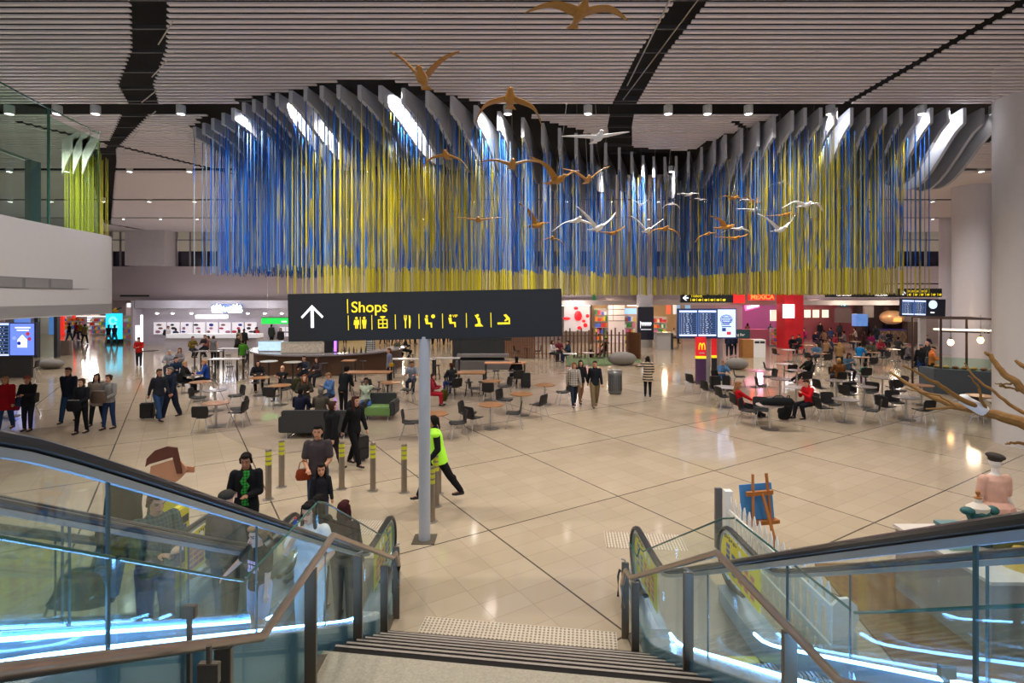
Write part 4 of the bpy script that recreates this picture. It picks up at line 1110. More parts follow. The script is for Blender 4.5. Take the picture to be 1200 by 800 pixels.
# ------------------------------------------------------------ right foreground: easel, fence, shop display
OAK = wood('oak_easel', '8a4f1c', 'b87432', 4, .5, 'Z')
e = G(894, 650); t = thing('easel', 'wooden artist easel with a blue canvas, behind the picket fence', 'easel', e, R(12))
s = .72
t.scale = (.9, .9, .92)
for x0, x1, dy in ((-.30, -.16, -.05), (.26, .22, -.05)): MB().bar((x0*s, dy, 0), (x1*s*1.0, .12, 1.36), .045, .03).build('leg', OAK, t)
MB().bar((.05, -.42, 0), (.04, .08, 1.05), .045, .03).build('leg', OAK, t)
MB().box(-.26, .26, .06, .12, 1.0, 1.07).build('cross_bar', OAK, t); MB().box(-.34, .36, .02, .14, .50, .56).build('tray', OAK, t)
cv = MB().cbox((0, .17, .86), .64, .03, .6, rx=-R(8)).build('blue_canvas', mat('blue_canvas', (.05, .22, .5), .7), t)
# picket fence from the grey post towards the viewer
FW = mat('picket_white', (.74, .72, .68), .5)
A = Vector((3.47, 8.65, 0))
A = Vector((A.x, A.y, 0)); 
B = Vector((3.52, 5.9, 0))
t = thing('picket_fence', 'white wooden picket fence running beside the right escalator', 'fence', A)
dv = (B-A); n = int(dv.length/.16); un = dv.normalized()
for z in (.22, .66): MB().bar((0, 0, z), dv+Vector((0, 0, z)), .03, .07).build('rail', FW, t)
for k in range(n):
    p = un*(k*.16+.08); c = Vector((-un.y, un.x, 0))*.028
    mb = MB(); hw = un*.045
    P_ = [(-1, 0), (1, 0), (1, .82), (0, .92), (-1, .82)]
    vs = [p+hw*a_+Vector((0, 0, z_))+c for a_, z_ in P_]+[p+hw*a_+Vector((0, 0, z_))+c*.4 for a_, z_ in P_]
    mb.add(vs, [(0, 1, 2, 3, 4), (9, 8, 7, 6, 5)]+[(i, i+5, (i+1) % 5+5, (i+1) % 5) for i in range(5)]); mb.build('picket', FW, t)
MB().box(-.06, .06, -.06, .06, 0, .98).build('post', FW, t)
g_ = Vector((3.37, 8.78, 0)); t = thing('metal_post', 'slim dark grey metal post at the end of the picket fence', 'post', (g_.x, g_.y, 0))
MB().box(-.055, .055, -.03, .03, 0, .97).build('upright', mat('post_dk', (.13, .13, .14), .4, .5), t, bevel=.004)
# rounded end board of fence
e2 = Vector((3.55, 5.75, 0)); mb = MB(); mb.prism([(-.13, 0), (.13, 0), (.13, .5), (.1, .55), (.15, .66), (.13, .8), (.04, .88), (-.06, .87), (-.13, .8)], -.02, .02)
o = mb.build('fence_end_board', FW); o.location = e2; tag(o, 'white scrolled board at the near end of the picket fence', 'board')
# wooden shop floor
WF = wood('shop_floorboards', '5c3d1e', '86602f', 1.2, .35)
zz = [G(955, 662), Vector((12, 8.4, 0)), Vector((12, 2.5, 0)), Vector((3.7, 2.5, 0))]
struct(MB().slab([(p_[0], p_[1]) for p_ in zz], .002, .03).build('floor_shop', WF))
PLW = mat('plinth_white', (.62, .56, .50), .4)
PLS = mat('plinth_side', (.33, .29, .27), .5)
def plinth(x0, x1, y0, y1, h, label, m=PLW):
    t = thing('display_plinth', label, 'plinth', ((x0+x1)/2, (y0+y1)/2, 0)); ax, ay = (x0+x1)/2, (y0+y1)/2
    MB().box(x0-ax, x1-ax, y0-ay, y1-ay, .03, h-.04).build('cabinet', m, t); MB().box(x0-ax-.02, x1-ax+.02, y0-ay-.02, y1-ay+.02, h-.04, h).build('top', PLW, t)
    return t
plinth(5.35, 7.6, 6.0, 7.5, .92, 'white display plinth carrying the green dress form and bowls', PLS)
plinth(6.35, 7.3, 4.4, 5.9, .95, 'white display plinth behind, nearer the right picture edge')
plinth(4.75, 6.9, 3.0, 4.25, .62, 'low white display plinth nearest the viewer, at the right edge', mat('plinth_blue', (.50, .57, .62), .4))
# bowls, basket, box on plinth
b1 = thing('glass_bowl', 'amber yellow glass bowl upturned on the white plinth', 'bowl', (6.05, 6.35, .92)); MB().lathe([(.26, .0), (.22, .05), (.14, .13), (.1, .2), (.001, .22)], n=28).build('bowl_shell', mat('amber_glass', (.62, .42, .08), .15), b1, smooth=True)
b2 = thing('glass_bowl', 'large olive green glass bowl beneath the teal dress', 'bowl', (6.2, 6.75, .92)); MB().lathe([(.12, 0), (.14, .02), (.3, .2), (.34, .3), (.32, .3), (.26, .2), (.001, .04)], n=28).build('bowl_shell', mat('olive_glass', (.16, .17, .03), .15), b2, smooth=True)
b3 = thing('gift_box', 'mint green box at the left end of the white plinth', 'box', (5.62, 6.85, .92)); MB().box(-.14, .14, -.12, .12, 0, .24).build('box_body', mat('mint_card', (.25, .5, .42), .5), b3, bevel=.006); MB().box(-.15, .15, -.13, .13, .24, .28).build('lid', mat('dark_mint', (.12, .22, .22), .5), b3)
b4 = thing('wire_chair', 'small black wire chair ornament on the white plinth', 'ornament', (6.75, 6.35, .92))
mb = MB(); 
for q_ in ((-.1, -.1), (.1, -.1), (-.1, .1), (.1, .1)): mb.bar((q_[0], q_[1], 0), (q_[0], q_[1], .14 if q_[1] < 0 else .3), .02, .02)
mb.build('frame', BLACK, b4)
mb = MB(); mb.box(-.12, .12, -.12, .12, .14, .165); [mb.box(-.1, .1, .095, .11, .19+.03*k, .2+.03*k) for k in range(4)]; mb.build('seat', BLACK, b4)
b5 = thing('handbag', 'pink and grey patterned handbag on the plinth at the right edge', 'bag', (7.2, 6.8, .92)); MB().lathe([(.001, 0), (.2, 0), (.24, .1), (.2, .26), (.1, .34), (.001, .35)], n=20, sy=.6).build('bag_body', stripes('pink_weave', '8a3f55', 'a08a90', 30, 'Z', True), b5, smooth=True)
MB().tube([(-.12, 0, .3), (-.09, 0, .46), (.09, 0, .46), (.12, 0, .3)], .014, 8).build('strap', cm('5a2838'), b5)
b6 = thing('price_block', 'small cream block standing on the plinth edge', 'block', (6.55, 6.15, .92)); MB().box(-.05, .05, -.04, .04, 0, .09).build('block_body', WHITE, b6, bevel=.005)
# mannequin with beret
M1 = G(1166, 680); D = 7.9
X = (1166-CX)/F*D
t = thing('mannequin', 'white mannequin in a grey beret and blush pink dress, seen from behind', 'mannequin', (X, D, 0))
MW = mat('mannequin_white', (.72, .66, .6), .45)
mb = MB(); rings_along(mb, Vector((0, 0, .95)), Vector((0, 0, 1.5)), BODYSPEC, Vector((0, 0, 1))); mb.cone((0, 0, 1.46), (0, 0, 1.6), .05, .045, 14); mb.ell((0, 0, 1.68), .072, .085, .11)
for sx_ in (-1, 1): mb.cone((sx_*.17, 0, 1.42), (sx_*.2, .02, 1.12), .05, .036); mb.cone((sx_*.2, .02, 1.12), (sx_*.3, .0, .95), .038, .026); mb.cone((sx_*.3, 0, .95), (sx_*.34, .0, .86), .024, .012)
mb.cone((0, 0, .9), (0, 0, .1), .05, .03)
obj('body', remesh(mb, 'body', .012, [MW], 2), t)
PD = mat('blush_dress', (.62, .36, .27), .8, var=.15, scale=10, bump=.3)
mb = MB(); rings_along(mb, Vector((0, 0, .95)), Vector((0, 0, 1.5)), [(-.05, .17, .125, 0), (.3, .15, .112, 0), (.6, .175, .125, 0), (.84, .185, .115, 0), (.97, .09, .07, 0)], Vector((0, 0, 1)))
for sx_ in (-1, 1): mb.cone((sx_*.17, 0, 1.42), (sx_*.2, .02, 1.2), .066, .058)
obj('dress_top', remesh(mb, 'dress_top', .012, [PD], 3), t)
mb = MB(); n_ = 40; rings = []
for r_, z_, wv in ((.15, 1.1, .0), (.24, 1.04, .02), (.27, .8, .05), (.3, .45, .07)):
    rings.append([Vector(((r_+wv*math.cos(9*2*math.pi*k/n_)*.5)*math.cos(2*math.pi*k/n_), (r_+wv*math.cos(9*2*math.pi*k/n_)*.5)*.8*math.sin(2*math.pi*k/n_), z_)) for k in range(n_)])
mb.loft(rings).build('dress_skirt', PD, t, smooth=True)
mb = MB(); mb.ell((0, -.01, 1.755), .125, .12, .05, Matrix.Rotation(R(10), 3, 'Y')); mb.ell((0, 0, 1.71), .085, .095, .05); obj('beret', remesh(mb, 'beret', .012, [cloth('3c3632')], 2), t)
MB().lathe([(.001, 0), (.2, 0), (.2, .02), (.02, .03), (.02, .9)], n=24).build('stand', STEEL, t)
# dress form in teal
D = 7.0; X = (1146-CX)/F*D; zt_ = H-(600-HY)*D/F
t = thing('dress_form', 'cream dress form with wooden knob wearing a teal velvet dress', 'dress form', (X, D, .92))
mb = MB(); mb.lathe([(.001, -.0), (.13, .0), (.12, .12), (.1, .25), (.13, .38), (.14, .44), (.05, .5), (.045, .55), (.001, .55)], n=28, sy=.75); mb.build('torso', mat('form_cream', (.68, .6, .5), .8), t, smooth=True)
MB().lathe([(.045, .55), (.045, .565), (.015, .57), (.012, .59), (.026, .61), (.026, .64), (.001, .66)], n=18).build('knob', OAK, t, smooth=True)
TE = mat('teal_velvet', (.008, .085, .085), .55, var=.4, scale=14, bump=.5)
mb = MB(); rings = []
for r_, z_, wv in ((.1, .43, 0), (.145, .37, .02), (.11, .25, 0), (.2, .12, .03), (.33, -.12, .07), (.42, -.3, .1)):
    rings.append([Vector(((r_+wv*math.cos(7*2*math.pi*k/n_)*.5)*math.cos(2*math.pi*k/n_), (r_+wv*math.cos(7*2*math.pi*k/n_)*.5)*.75*math.sin(2*math.pi*k/n_), z_)) for k in range(n_)])
mb.loft(rings); mb.ell((-.16, -.03, .4), .09, .07, .05); mb.ell((.17, -.02, .4), .08, .07, .06); mb.build('dress', TE, t, smooth=True)

# driftwood branches from the right
BRM = wood('driftwood', '6a4517', '9a6c2b', 3, .7)
def branch(mb, pts, r0, r1, n=8):
    P_ = [W(x, y, d) for x, y, d in pts]; k = len(P_)
    mb.tube(P_, [r0+(r1-r0)*i/(k-1) for i in range(k)], n)
t = thing('driftwood_branch', 'large bare golden brown branch reaching in from the right edge', 'branch', (0, 0, 0))
org = W(1215, 500, 5.2); t.location = org
def bb_(name, pts, r0, r1):
    P_ = [W(x, y, d)-org for x, y, d in pts]; k = len(P_)
    # smooth subdivision with slight wobble
    Q = []
    for i in range(k-1):
        for j in range(4):
            u_ = j/4; Q.append(P_[i].lerp(P_[i+1], u_)+Vector((random.uniform(-1, 1), random.uniform(-1, 1), random.uniform(-1, 1)))*.008*(0 if i+j == 0 else 1))
    Q.append(P_[-1]); m_ = len(Q)
    MB().tube(Q, [r0+(r1-r0)*i/(m_-1) for i in range(m_)], 9).build(name, BRM, t, smooth=True)
bb_('main_limb', [(1225, 506, 5.1), (1185, 491, 5.3), (1150, 482, 5.5), (1120, 476, 5.7), (1094, 466, 5.9), (1065, 450, 6.1), (1043, 436, 6.3)], .062, .012)
bb_('limb', [(1155, 483, 5.5), (1125, 466, 5.4), (1103, 452, 5.3), (1080, 440, 5.25), (1058, 428, 5.2)], .03, .008)
bb_('limb', [(1150, 481, 5.5), (1120, 478, 5.6), (1085, 479, 5.7)], .025, .008)
bb_('limb', [(1215, 470, 5.0), (1190, 448, 5.1), (1172, 434, 5.2), (1160, 416, 5.3), (1155, 413, 5.3)], .04, .014)
bb_('limb', [(1225, 497, 5.2), (1190, 478, 5.4), (1165, 460, 5.5), (1142, 442, 5.6), (1130, 425, 5.7)], .022, .006)
bb_('limb', [(1205, 433, 5.0), (1190, 422, 5.1)], .03, .012)
bb_('twig', [(1158, 483, 5.5), (1150, 470, 5.4), (1147, 455, 5.4), (1135, 440, 5.4)], .02, .005)
bb_('twig', [(1172, 452, 5.2), (1185, 455, 5.2), (1200, 460, 5.2)], .014, .006)
bb_('twig', [(1120, 476, 5.6), (1100, 463, 5.7), (1075, 458, 5.8), (1060, 455, 5.8)], .014, .004)
bb_('twig', [(1200, 520, 5.2), (1185, 519, 5.2), (1178, 520, 5.2)], .016, .006)
bb_('twig', [(1190, 448, 5.1), (1175, 450, 5.2), (1166, 449, 5.2)], .012, .004)
# white bird perched on the branch
wp = W(1141, 474, 5.5); t = thing('seabird_sculpture', 'plump white bird figure resting on the driftwood branch', 'bird sculpture', wp)
mb = MB(); mb.cone((-.1, 0, .05), (.07, -.02, -.05), .052, .06, 14); mb.cone((.07, -.02, -.05), (.15, -.02, -.1), .05, .03, 12); mb.ell((-.1, 0, .06), .06, .055, .05)
obj('body', remesh(mb, 'body', .01, [WHB], 3), t)
MB().lathe([(.016, 0), (.001, .06)], n=8).build('beak', mat('beak_grey', (.3, .28, .25), .5), t).matrix_local = Matrix.Translation((-.155, 0, .05)) @ Matrix.Rotation(R(-100), 4, 'Y')
for s in (-1, 1): MB().ell((.03, s*.05, -.01), .085, .012, .035, Matrix.Rotation(R(32), 3, 'Y')).build('wing', mat('wing_grey', (.62, .62, .64), .6), t, smooth=True)
# ------------------------------------------------------------ chairs and tables
def chair_meshes():
    prof = [(.24, .425), (.2, .445), (.1, .44), (0, .432), (-.1, .436), (-.165, .455), (-.205, .50), (-.225, .57), (-.24, .66), (-.255, .74), (-.265, .80), (-.268, .82)]
    wid = [.20, .225, .235, .238, .235, .23, .228, .232, .236, .235, .22, .19]
    mb = MB(); n = 8; rows_ = []
    for (x, z), w_ in zip(prof, wid):
        rows_.append([Vector((x+(.03*(2*k/n-1)**2 if z > .5 else 0), w_*(2*k/n-1), z+(.025*abs(2*k/n-1)**3 if z < .5 else 0))) for k in range(n+1)])
    vs = [p for r in rows_ for p in r]; fs = []
    for i in range(len(rows_)-1):
        for k in range(n): fs.append((i*(n+1)+k, i*(n+1)+k+1, (i+1)*(n+1)+k+1, (i+1)*(n+1)+k))
    mb.add(vs, fs); me = mb.mesh('shell', DARK, True)
    bm = bmesh.new(); bm.from_mesh(me); bmesh.ops.solidify(bm, geom=bm.faces[:], thickness=.016); bm.to_mesh(me); bm.free()
    me.polygons.foreach_set('use_smooth', [True]*len(me.polygons))
    legs = [MB().tube([(x*.55, y*.6, .43), (x, y, .0)], .0115, 8).mesh('leg', CHROME, True) for x, y in ((.26, .22), (.26, -.22), (-.27, .22), (-.27, -.22))]
    fr = MB(); fr.box(-.15, .14, -.14, .14, .418, .43)
    return me, legs, fr.mesh('under_frame', CHROME)
CH = chair_meshes()
def chair(x, y, rz, label, group='black shell chairs in the food court', shell=None):
    t = thing('shell_chair', label, 'chair', (x, y, .004), rz, group)
    obj('seat_shell', CH[0], t, mats=[shell] if shell else None); obj('under_frame', CH[2], t)
    for l in CH[1]: obj('leg', l, t)
    return t
WT = wood('table_wood', '7a5030', 'a9764a', 2.5, .3); GT = mat('table_grey', (.20, .175, .165), .25); CT = mat('table_cream', (.46, .42, .40), .25); PT = mat('table_pink', (.55, .28, .38), .25)
def rt(mt, key):
    mb = MB(); mb.lathe([(.001, 0), (.38, 0), (.4, .012), (.4, .028), (.001, .03)], n=32); return mb.mesh('tabletop', mt, True)
TOPM = {k: rt(m_, k) for k, m_ in (('wood', WT), ('grey', GT), ('cream', CT), ('pink', PT))}
mb = MB(); mb.cyl((0, 0, .01), .036, .70, 16); COLM = mb.mesh('column', STEEL, True)
mb = MB(); mb.lathe([(.001, 0), (.27, 0), (.27, .008), (.05, .02), (.001, .02)], n=28); BASM = mb.mesh('base_disc', mat('table_base', (.10, .09, .08), .4, .6), True)
TN = 0
def table(px, py, top, phrase, chairs='', base=True, s=1.0):
    """px,py = pixel of the table top centre; chairs = string of sides: n near, f far, l left, r right (+ two-letter diagonals), capital = taken by a person"""
    g = G(px, py, .75); t = thing('round_table', phrase[0].lower()+phrase[1:], 'table', (g.x, g.y, .004), 0, 'round cafe tables')
    obj('tabletop', TOPM[top], t, (0, 0, .715)); obj('column', COLM, t); obj('base_disc', BASM, t)
    t.scale = (s, s, 1)
    ANG = {'n': -90, 'f': 90, 'l': 180, 'r': 0, 'nl': -140, 'nr': -40, 'fl': 140, 'fr': 40}
    NM = {'n': 'near', 'f': 'far', 'l': 'left', 'r': 'right', 'nl': 'near left', 'nr': 'near right', 'fl': 'far left', 'fr': 'far right'}
    short = phrase.split('|')[0]
    for c in chairs.split():
        a = ANG[c]+random.uniform(-9, 9); r = .68+random.uniform(-.04, .06)
        chair(g.x+r*math.cos(R(a)), g.y+r*math.sin(R(a)), R(a+180+random.uniform(-14, 14)), 'black chair, %s of the %s' % (NM[c], CHL(phrase)))
    return g
def CHL(p):
    p = p[0].lower()+p[1:]
    w_ = p.split(); return ' '.join(w_[:10])
# left seating area
table(253, 471.5, 'wood', 'brown round table nearest the walking couple with the suitcase', 'n r fr')
table(252, 456.5, 'grey', 'grey round table just behind the front left brown one', 'l fr')
table(235, 447, 'wood', 'brown round table beside the seated man in blue', '')
table(226, 439, 'grey', 'grey round table between the man in navy and the blue man', '')
table(305, 442, 'wood', 'wooden round table of the woman in black, left of the sign', '')
table(328, 451, 'wood', 'wooden round table before the bald man with crossed arms', 'n')
table(457.5, 447.5, 'wood', 'wooden round table left of the white sign pole', 'l r')
table(509, 484, 'wood', 'small wooden table directly behind the white sign pole', 'l r')
# middle seating area
table(575, 473.5, 'wood', 'dark brown round table nearest the viewer in the middle', 'nl r l')
table(611, 461, 'wood', 'brown round table in the middle, second from the front', 'fl nr')
table(638.5, 450.5, 'wood', 'brown round table nearest the couple in the middle', 'r')
table(576, 446, 'wood', 'light wooden round table in the middle with chairs at its left', 'l n fr')
# right food court
table(902, 474, 'cream', 'cream round table between the two people in red', 'fl f')
table(914, 443.5, 'grey', 'grey round table with lilac sheen behind the red jacket pair', 'l')
table(886, 434, 'pink', 'pink round table right of the man in light blue', 'l r')
table(934, 433.5, 'grey', 'grey round table of the man in black leaning back', 'n')
table(933, 453, 'cream', 'cream round table directly behind the boy in red', '')
table(919, 426, 'cream', 'pale round table behind the pink one', 'l n')
table(924, 409.5, 'cream', 'pale round table near the white cabinet', 'l r')
table(850, 453, 'cream', 'cream round table beside the reclining chairs', '')
table(991, 467.5, 'grey', 'grey round table at the front of the food court, right of the boy in red', 'l nr f')
table(980, 445.5, 'grey', 'grey round table in the second row, behind the front right one', 'n l')
table(1013, 452.5, 'grey', 'grey round table holding nothing, between the two front tables', 'l fr nr')
table(1062, 465, 'grey', 'grey round table at the front, below the branch tip', 'l n f')
table(988, 434.5, 'grey', 'grey round table of the woman with the brown coat', 'f')
table(1034, 442, 'grey', 'grey round table beside the child in teal', 'n r')
table(1080, 451, 'wood', 'brown table half hidden behind the branch tip', 'fl')
table(1010, 418, 'wood', 'brown table in front of the man in bright blue', 'n')
table(1022, 412.5, 'wood', 'brown table in the third row behind the teal child', 'r')
table(1047, 409, 'wood', 'brown table left of the two standing customers', 'r n')
table(1056, 402, 'cream', 'pale table near the patterned counter', 'l r')
table(962, 414, 'wood', 'brown table at the left back of the food court', 'l n')
table(945, 404, 'wood', 'brown table before the red column', 'l r')
table(975, 402, 'wood', 'brown table deep in the crowd, left', 'l')
table(1003, 400, 'wood', 'brown table deep in the crowd, centre', 'n r')
table(1030, 399, 'cream', 'pale table deep in the crowd, right', 'l')
table(1148, 463, 'wood', 'lit wooden table in front of the blue grey counter', 'nl r')
table(1175, 470, 'cream', 'pale table behind the driftwood branch at the right', 'n l')
# far left, next to the balcony shops
table(20, 424, 'wood', 'small table beside the blue flight screens at the left edge', 'r', s=.9)
table(12, 462, 'wood', 'round table at the left edge behind the woman in red', 'r l')
# back middle
table(690, 413, 'cream', 'pale table in front of the slatted timber fence', 'l r')
table(668, 414, 'cream', 'pale table with the seated group by the timber fence', '')
table(618, 406, 'wood', 'wooden table right of the black banquette', 'l r')
# loose reclining chairs at left of the food court
for px, py, a, lb in ((812, 460, 25, 'leftmost reclining'), (830, 470, 20, 'second reclining'), (848, 479, 10, 'nearest reclining')):
    g = G(px, py); chair(g.x, g.y, R(a), 'black shell chair tipped back, %s one left of the girl in red' % lb.split()[0])
# high tables with square legs, stools
def highbox(px, py, w_, d_, top, label, h=1.05, stools=()):
    g = G(px, py, h); t = thing('high_table', label, 'table', (g.x, g.y, .004), 0, 'high bar tables')
    MB().box(-w_/2, w_/2, -d_/2, d_/2, h-.04, h).build('tabletop', top, t, bevel=.006)
    for x in (-1, 1):
        for y in (-1, 1): MB().box(x*(w_/2-.06)-.03, x*(w_/2-.06)+.03, y*(d_/2-.05)-.03, y*(d_/2-.05)+.03, 0, h-.04).build('leg', BLACK, t)
    for k, (sx_, sy_) in enumerate(stools):
        stool(g.x+sx_, g.y+sy_, 'black bar stool %s the %s' % (('left of', 'right of', 'before', 'behind')[k % 4], ' '.join(label.split()[:10])), h-.3)
    return g
s1 = MB(); s1.lathe([(.001, 0), (.15, 0), (.165, .015), (.165, .035), (.001, .04)], n=20); ST_S = s1.mesh('seat', BLACK, True)
def stool(x, y, label, h=.75):
    t = thing('bar_stool', label, 'stool', (x, y, .004), 0, 'black bar stools'); obj('seat', ST_S, t, (0, 0, h-.04))
    for a in (45, 135, 225, 315): MB().tube([(.1*math.cos(R(a)), .1*math.sin(R(a)), h-.03), (.2*math.cos(R(a)), .2*math.sin(R(a)), 0)], .014, 6).build('leg', BLACK, t)
    r_ = MB(); r_.tube([(.17*math.cos(R(a)), .17*math.sin(R(a)), .25) for a in range(0, 361, 30)], .009, 5); r_.build('foot_ring', BLACK, t)
highbox(265, 420, 1.5, .7, CT, 'white topped high table before the dining group, left', 1.05, ((-.5, -.6), (.5, -.6)))
highbox(274, 408, 1.6, .6, CT, 'white high counter table nearer the white kiosk', 1.05, ((0, -.6),))
highbox(245, 411, 1.4, .7, GT, 'dark high table of the man in olive', 1.0)
highbox(485, 420, 2.2, .6, CT, 'long white high table behind the sign pole', 1.02)
highbox(523, 419, 1.4, .6, CT, 'white high table right of the sign pole', 1.02, ((-.4, -.5),))
highbox(432, 435.5, 1.9, .8, WT, 'long wooden table beside the man in the pale hoodie', .9, ((-.6, -.7), (0, -.7), (.7, -.7)))
highbox(545, 436, 1.7, .8, WT, 'long wooden table right of the sign pole with stools', .9, ((.2, -.6), (.75, -.6), (-.5, -.6)))
highbox(592, 424.5, 1.9, .6, mat('orange_top', (.62, .28, .14), .3), 'orange high table behind the middle chairs', 1.05, ((-.4, -.5), (.3, -.5)))
highbox(409, 422, .6, .6, WT, 'small square high table in front of the curved bar', 1.05)
for px, py, lb in ((315, 423, 'pale round high table in front of the curved wooden bar'), (343, 424, 'second pale round high table by the bar, right of the first')):
    g = G(px, py, 1.08); t = thing('high_round_table', lb, 'table', (g.x, g.y, .004))
    MB().lathe([(.001, 0), (.4, 0), (.4, .03), (.001, .03)], (0, 0, 1.05), 28).build('tabletop', CT, t); MB().cyl((0, 0, .01), .04, 1.04, 14).build('column', BLACK, t); MB().cyl((0, 0, 0), .25, .015, 24).build('base_disc', BLACK, t)
# curved bar
BARW = wood('bar_wood', '3a2618', '5a3a22', 2, .5); BART = mat('bar_top', (.22, .20, .21), .25)
def arcwall(cx, cy, r, a0, a1, z0, z1, th, n=24):
    rings = []
    for i in range(n+1):
        a = R(a0+(a1-a0)*i/n); c_, s_ = math.cos(a), math.sin(a)
        rings.append([Vector((cx+r*c_, cy+r*s_, z0)), Vector((cx+r*c_, cy+r*s_, z1)), Vector((cx+(r-th)*c_, cy+(r-th)*s_, z1)), Vector((cx+(r-th)*c_, cy+(r-th)*s_, z0))])
    return MB().loft(rings)
t = thing('curved_bar', 'long curved wooden bar counter with grey top behind the Shops sign', 'bar counter', (-10.6, 31.5, 0))
arcwall(0, 0, 4.1, 180, 372, 0, 1.05, .25).build('counter_front', BARW, t, smooth=True); arcwall(0, 0, 4.35, 180, 372, 1.05, 1.13, .9).build('counter_top', BART, t, smooth=True)
MB().box(-.35, .35, -.3, .3, 0, 2.9).build('back_pillar', mat('pillar_black', (.02, .02, .03), .4), t); MB().box(.28, .42, -.34, -.3, .9, 2.9).build('purple_light', mat('purple_led', (.3, .1, .8), .4, emit=3), t)
def case(x, y, w_, label, m_):
    t = thing('display_case', label, 'display case', (x, y, 1.135)); MB().box(-w_/2, w_/2, -.2, .2, 0, .05).build('base', STEEL, t); MB().box(-w_/2, w_/2, -.2, .2, .05, .55).build('lit_panel', m_, t); MB().box(-w_/2, w_/2, -.22, .2, .55, .58).build('top', STEEL, t)
case(-13.0, 29.0, 1.2, 'glowing blue and white screen on the curved bar, left end', mat('case_blue', (.35, .5, .7), .3, emit=1.2, var=.9, scale=5)); case(-10.9, 28.0, 2.1, 'long steel display case on the curved bar', mat('case_food', (.3, .25, .2), .3, emit=.5, var=.9, scale=12))
for k in range(9):
    o = MB().lathe([(.001, 0), (.04, 0), (.04, .2), (.015, .27), (.015, .34), (.001, .34)], n=10).build('bottle', cm(['3a5a2a', '5a2a1a', '9a8a5a', '222222'][k % 4], .2)); o.location = (-9.3+k*.2, 27.9+.1*(k % 3)+abs(k-2)*.03, 1.135); tag(o, 'bottle standing on the curved bar counter beside the steel display case', 'bottle', 'bottles on the curved bar')
for k in range(4):
    a = R(285+k*22); stool(-10.6+4.9*math.cos(a), 31.5+4.9*math.sin(a), 'black bar stool along the curved bar, %s from the left' % ordn[k], .78)
# sofas
SOF = mat('sofa_black', (.022, .024, .026), .5)
def sofa(px, py, w_, label, d_=.85, rz=0, seat=None):
    g = G(px, py); t = thing('sofa', label, 'sofa', (g.x, g.y, .004), rz)
    MB().box(-w_/2, w_/2, -.02, .16, .16, .80).build('backrest', SOF, t, bevel=.03); MB().box(-w_/2, w_/2, .16, d_, .16, .44).build('seat', seat or SOF, t, bevel=.03)
    for x in (-1, 1):
        MB().box(x*w_/2-.09, x*w_/2+.09, 0, d_, .16, .62).build('arm', SOF, t, bevel=.03); MB().tube([(x*(w_/2-.15), .06, .16), (x*(w_/2-.15), .02, 0), (x*(w_/2-.15), d_-.1, 0), (x*(w_/2-.15), d_-.14, .16)], .02, 8).build('leg', CHROME, t)
sofa(369, 514, 1.95, 'long black sofa seen from behind, left of the women in black')
sofa(449, 487, .95, 'green seated armchair with black sides holding the man in the pale hoodie', seat=mat('sofa_green', (.12, .22, .06), .6), d_=.8, rz=R(180))
# black banquette and bench seats
t = thing('banquette', 'long black high backed banquette with grey seat ledge, right of the sign pole', 'banquette', G(560, 432))
MB().box(-1.5, 1.5, .5, .75, 0, 1.55).build('backrest', SOF, t, bevel=.02); MB().box(-1.2, 1.75, .1, .5, .62, .82).build('upper_cushion', mat('cushion_grey', (.22, .2, .2), .6), t, bevel=.03); MB().box(-1.25, 1.8, -.3, .4, .0, .45).build('seat', mat('bench_grey', (.12, .11, .11), .5), t, bevel=.02); MB().box(-1.6, 1.9, .55, .9, 1.55, 1.72).build('top_ledge', BLACK, t)
# stone pebbles
PEB = mat('pebble_grey', (.20, .185, .17), .65, bump=.2)
for px, py, w_, d_, h_, lb in ((731, 429, 1.75, 1.0, .75, 'large grey pebble shaped seat beside the timber fence'), (50, 433, 1.5, 1.0, .5, 'low grey pebble shaped seat near the left flight screens'), (867, 434, 1.35, .9, .6, 'brown grey pebble shaped seat behind the man in light blue')):
    g = G(px, py); mb = MB(); mb.ell((0, 0, h_*.45), w_/2, d_/2, h_*.55, n=24); mb.cone((-w_*.25, 0, h_*.2), (w_*.3, 0, h_*.15), h_*.25, h_*.2); o = obj('pebble_seat', remesh(mb, 'pebble', .04, [PEB], 4)); o.location = (g.x, g.y+d_/2, h_*.08); tag(o, lb, 'seat')
# timber slat fence
TF = wood('timber_slat', '4a2a16', '7a4a28', 2, .5, 'Z')
t = thing('timber_fence', 'curved fence of upright timber slats behind the middle seating', 'fence', G(660, 424))
mb_w = G(660, 424); pts = [G(x, y) for x, y in ((588, 419), (610, 419.5), (640, 420), (665, 420), (690, 419.5), (712, 419), (738, 419), (751, 421))]
cum = [0]
for a, b in zip(pts, pts[1:]): cum.append(cum[-1]+(b-a).length)
L_ = cum[-1]; k = 0; s = 0
def ptat(s):
    for i in range(len(pts)-1):
        if s <= cum[i+1]: return pts[i].lerp(pts[i+1], (s-cum[i])/(cum[i+1]-cum[i]))
    return pts[-1]
while s < L_:
    p = ptat(s)-mb_w; solid = s > L_*.86 or s < L_*.22
    MB().box(p.x-.045, p.x+.045, p.y-.03, p.y+.03, .02, 1.72+.14*(k % 3)*(0 if solid else 1)).build('slat', TF, t); s += .11 if solid else .26; k += 1
for z in (.3, 1.5): MB().tube([tuple(ptat(L_*q_/20)-mb_w+Vector((0, .05, z))) for q_ in range(21)], .03, 6).build('rail', TF, t)
o = struct(MB().slab([tuple(G(x, y)[:2]) for x, y in ((662, 416), (744, 414), (752, 424), (705, 429), (664, 428))], .001, .006).build('floor_rug_green', mat('green_carpet', (.10, .16, .06), .9)))
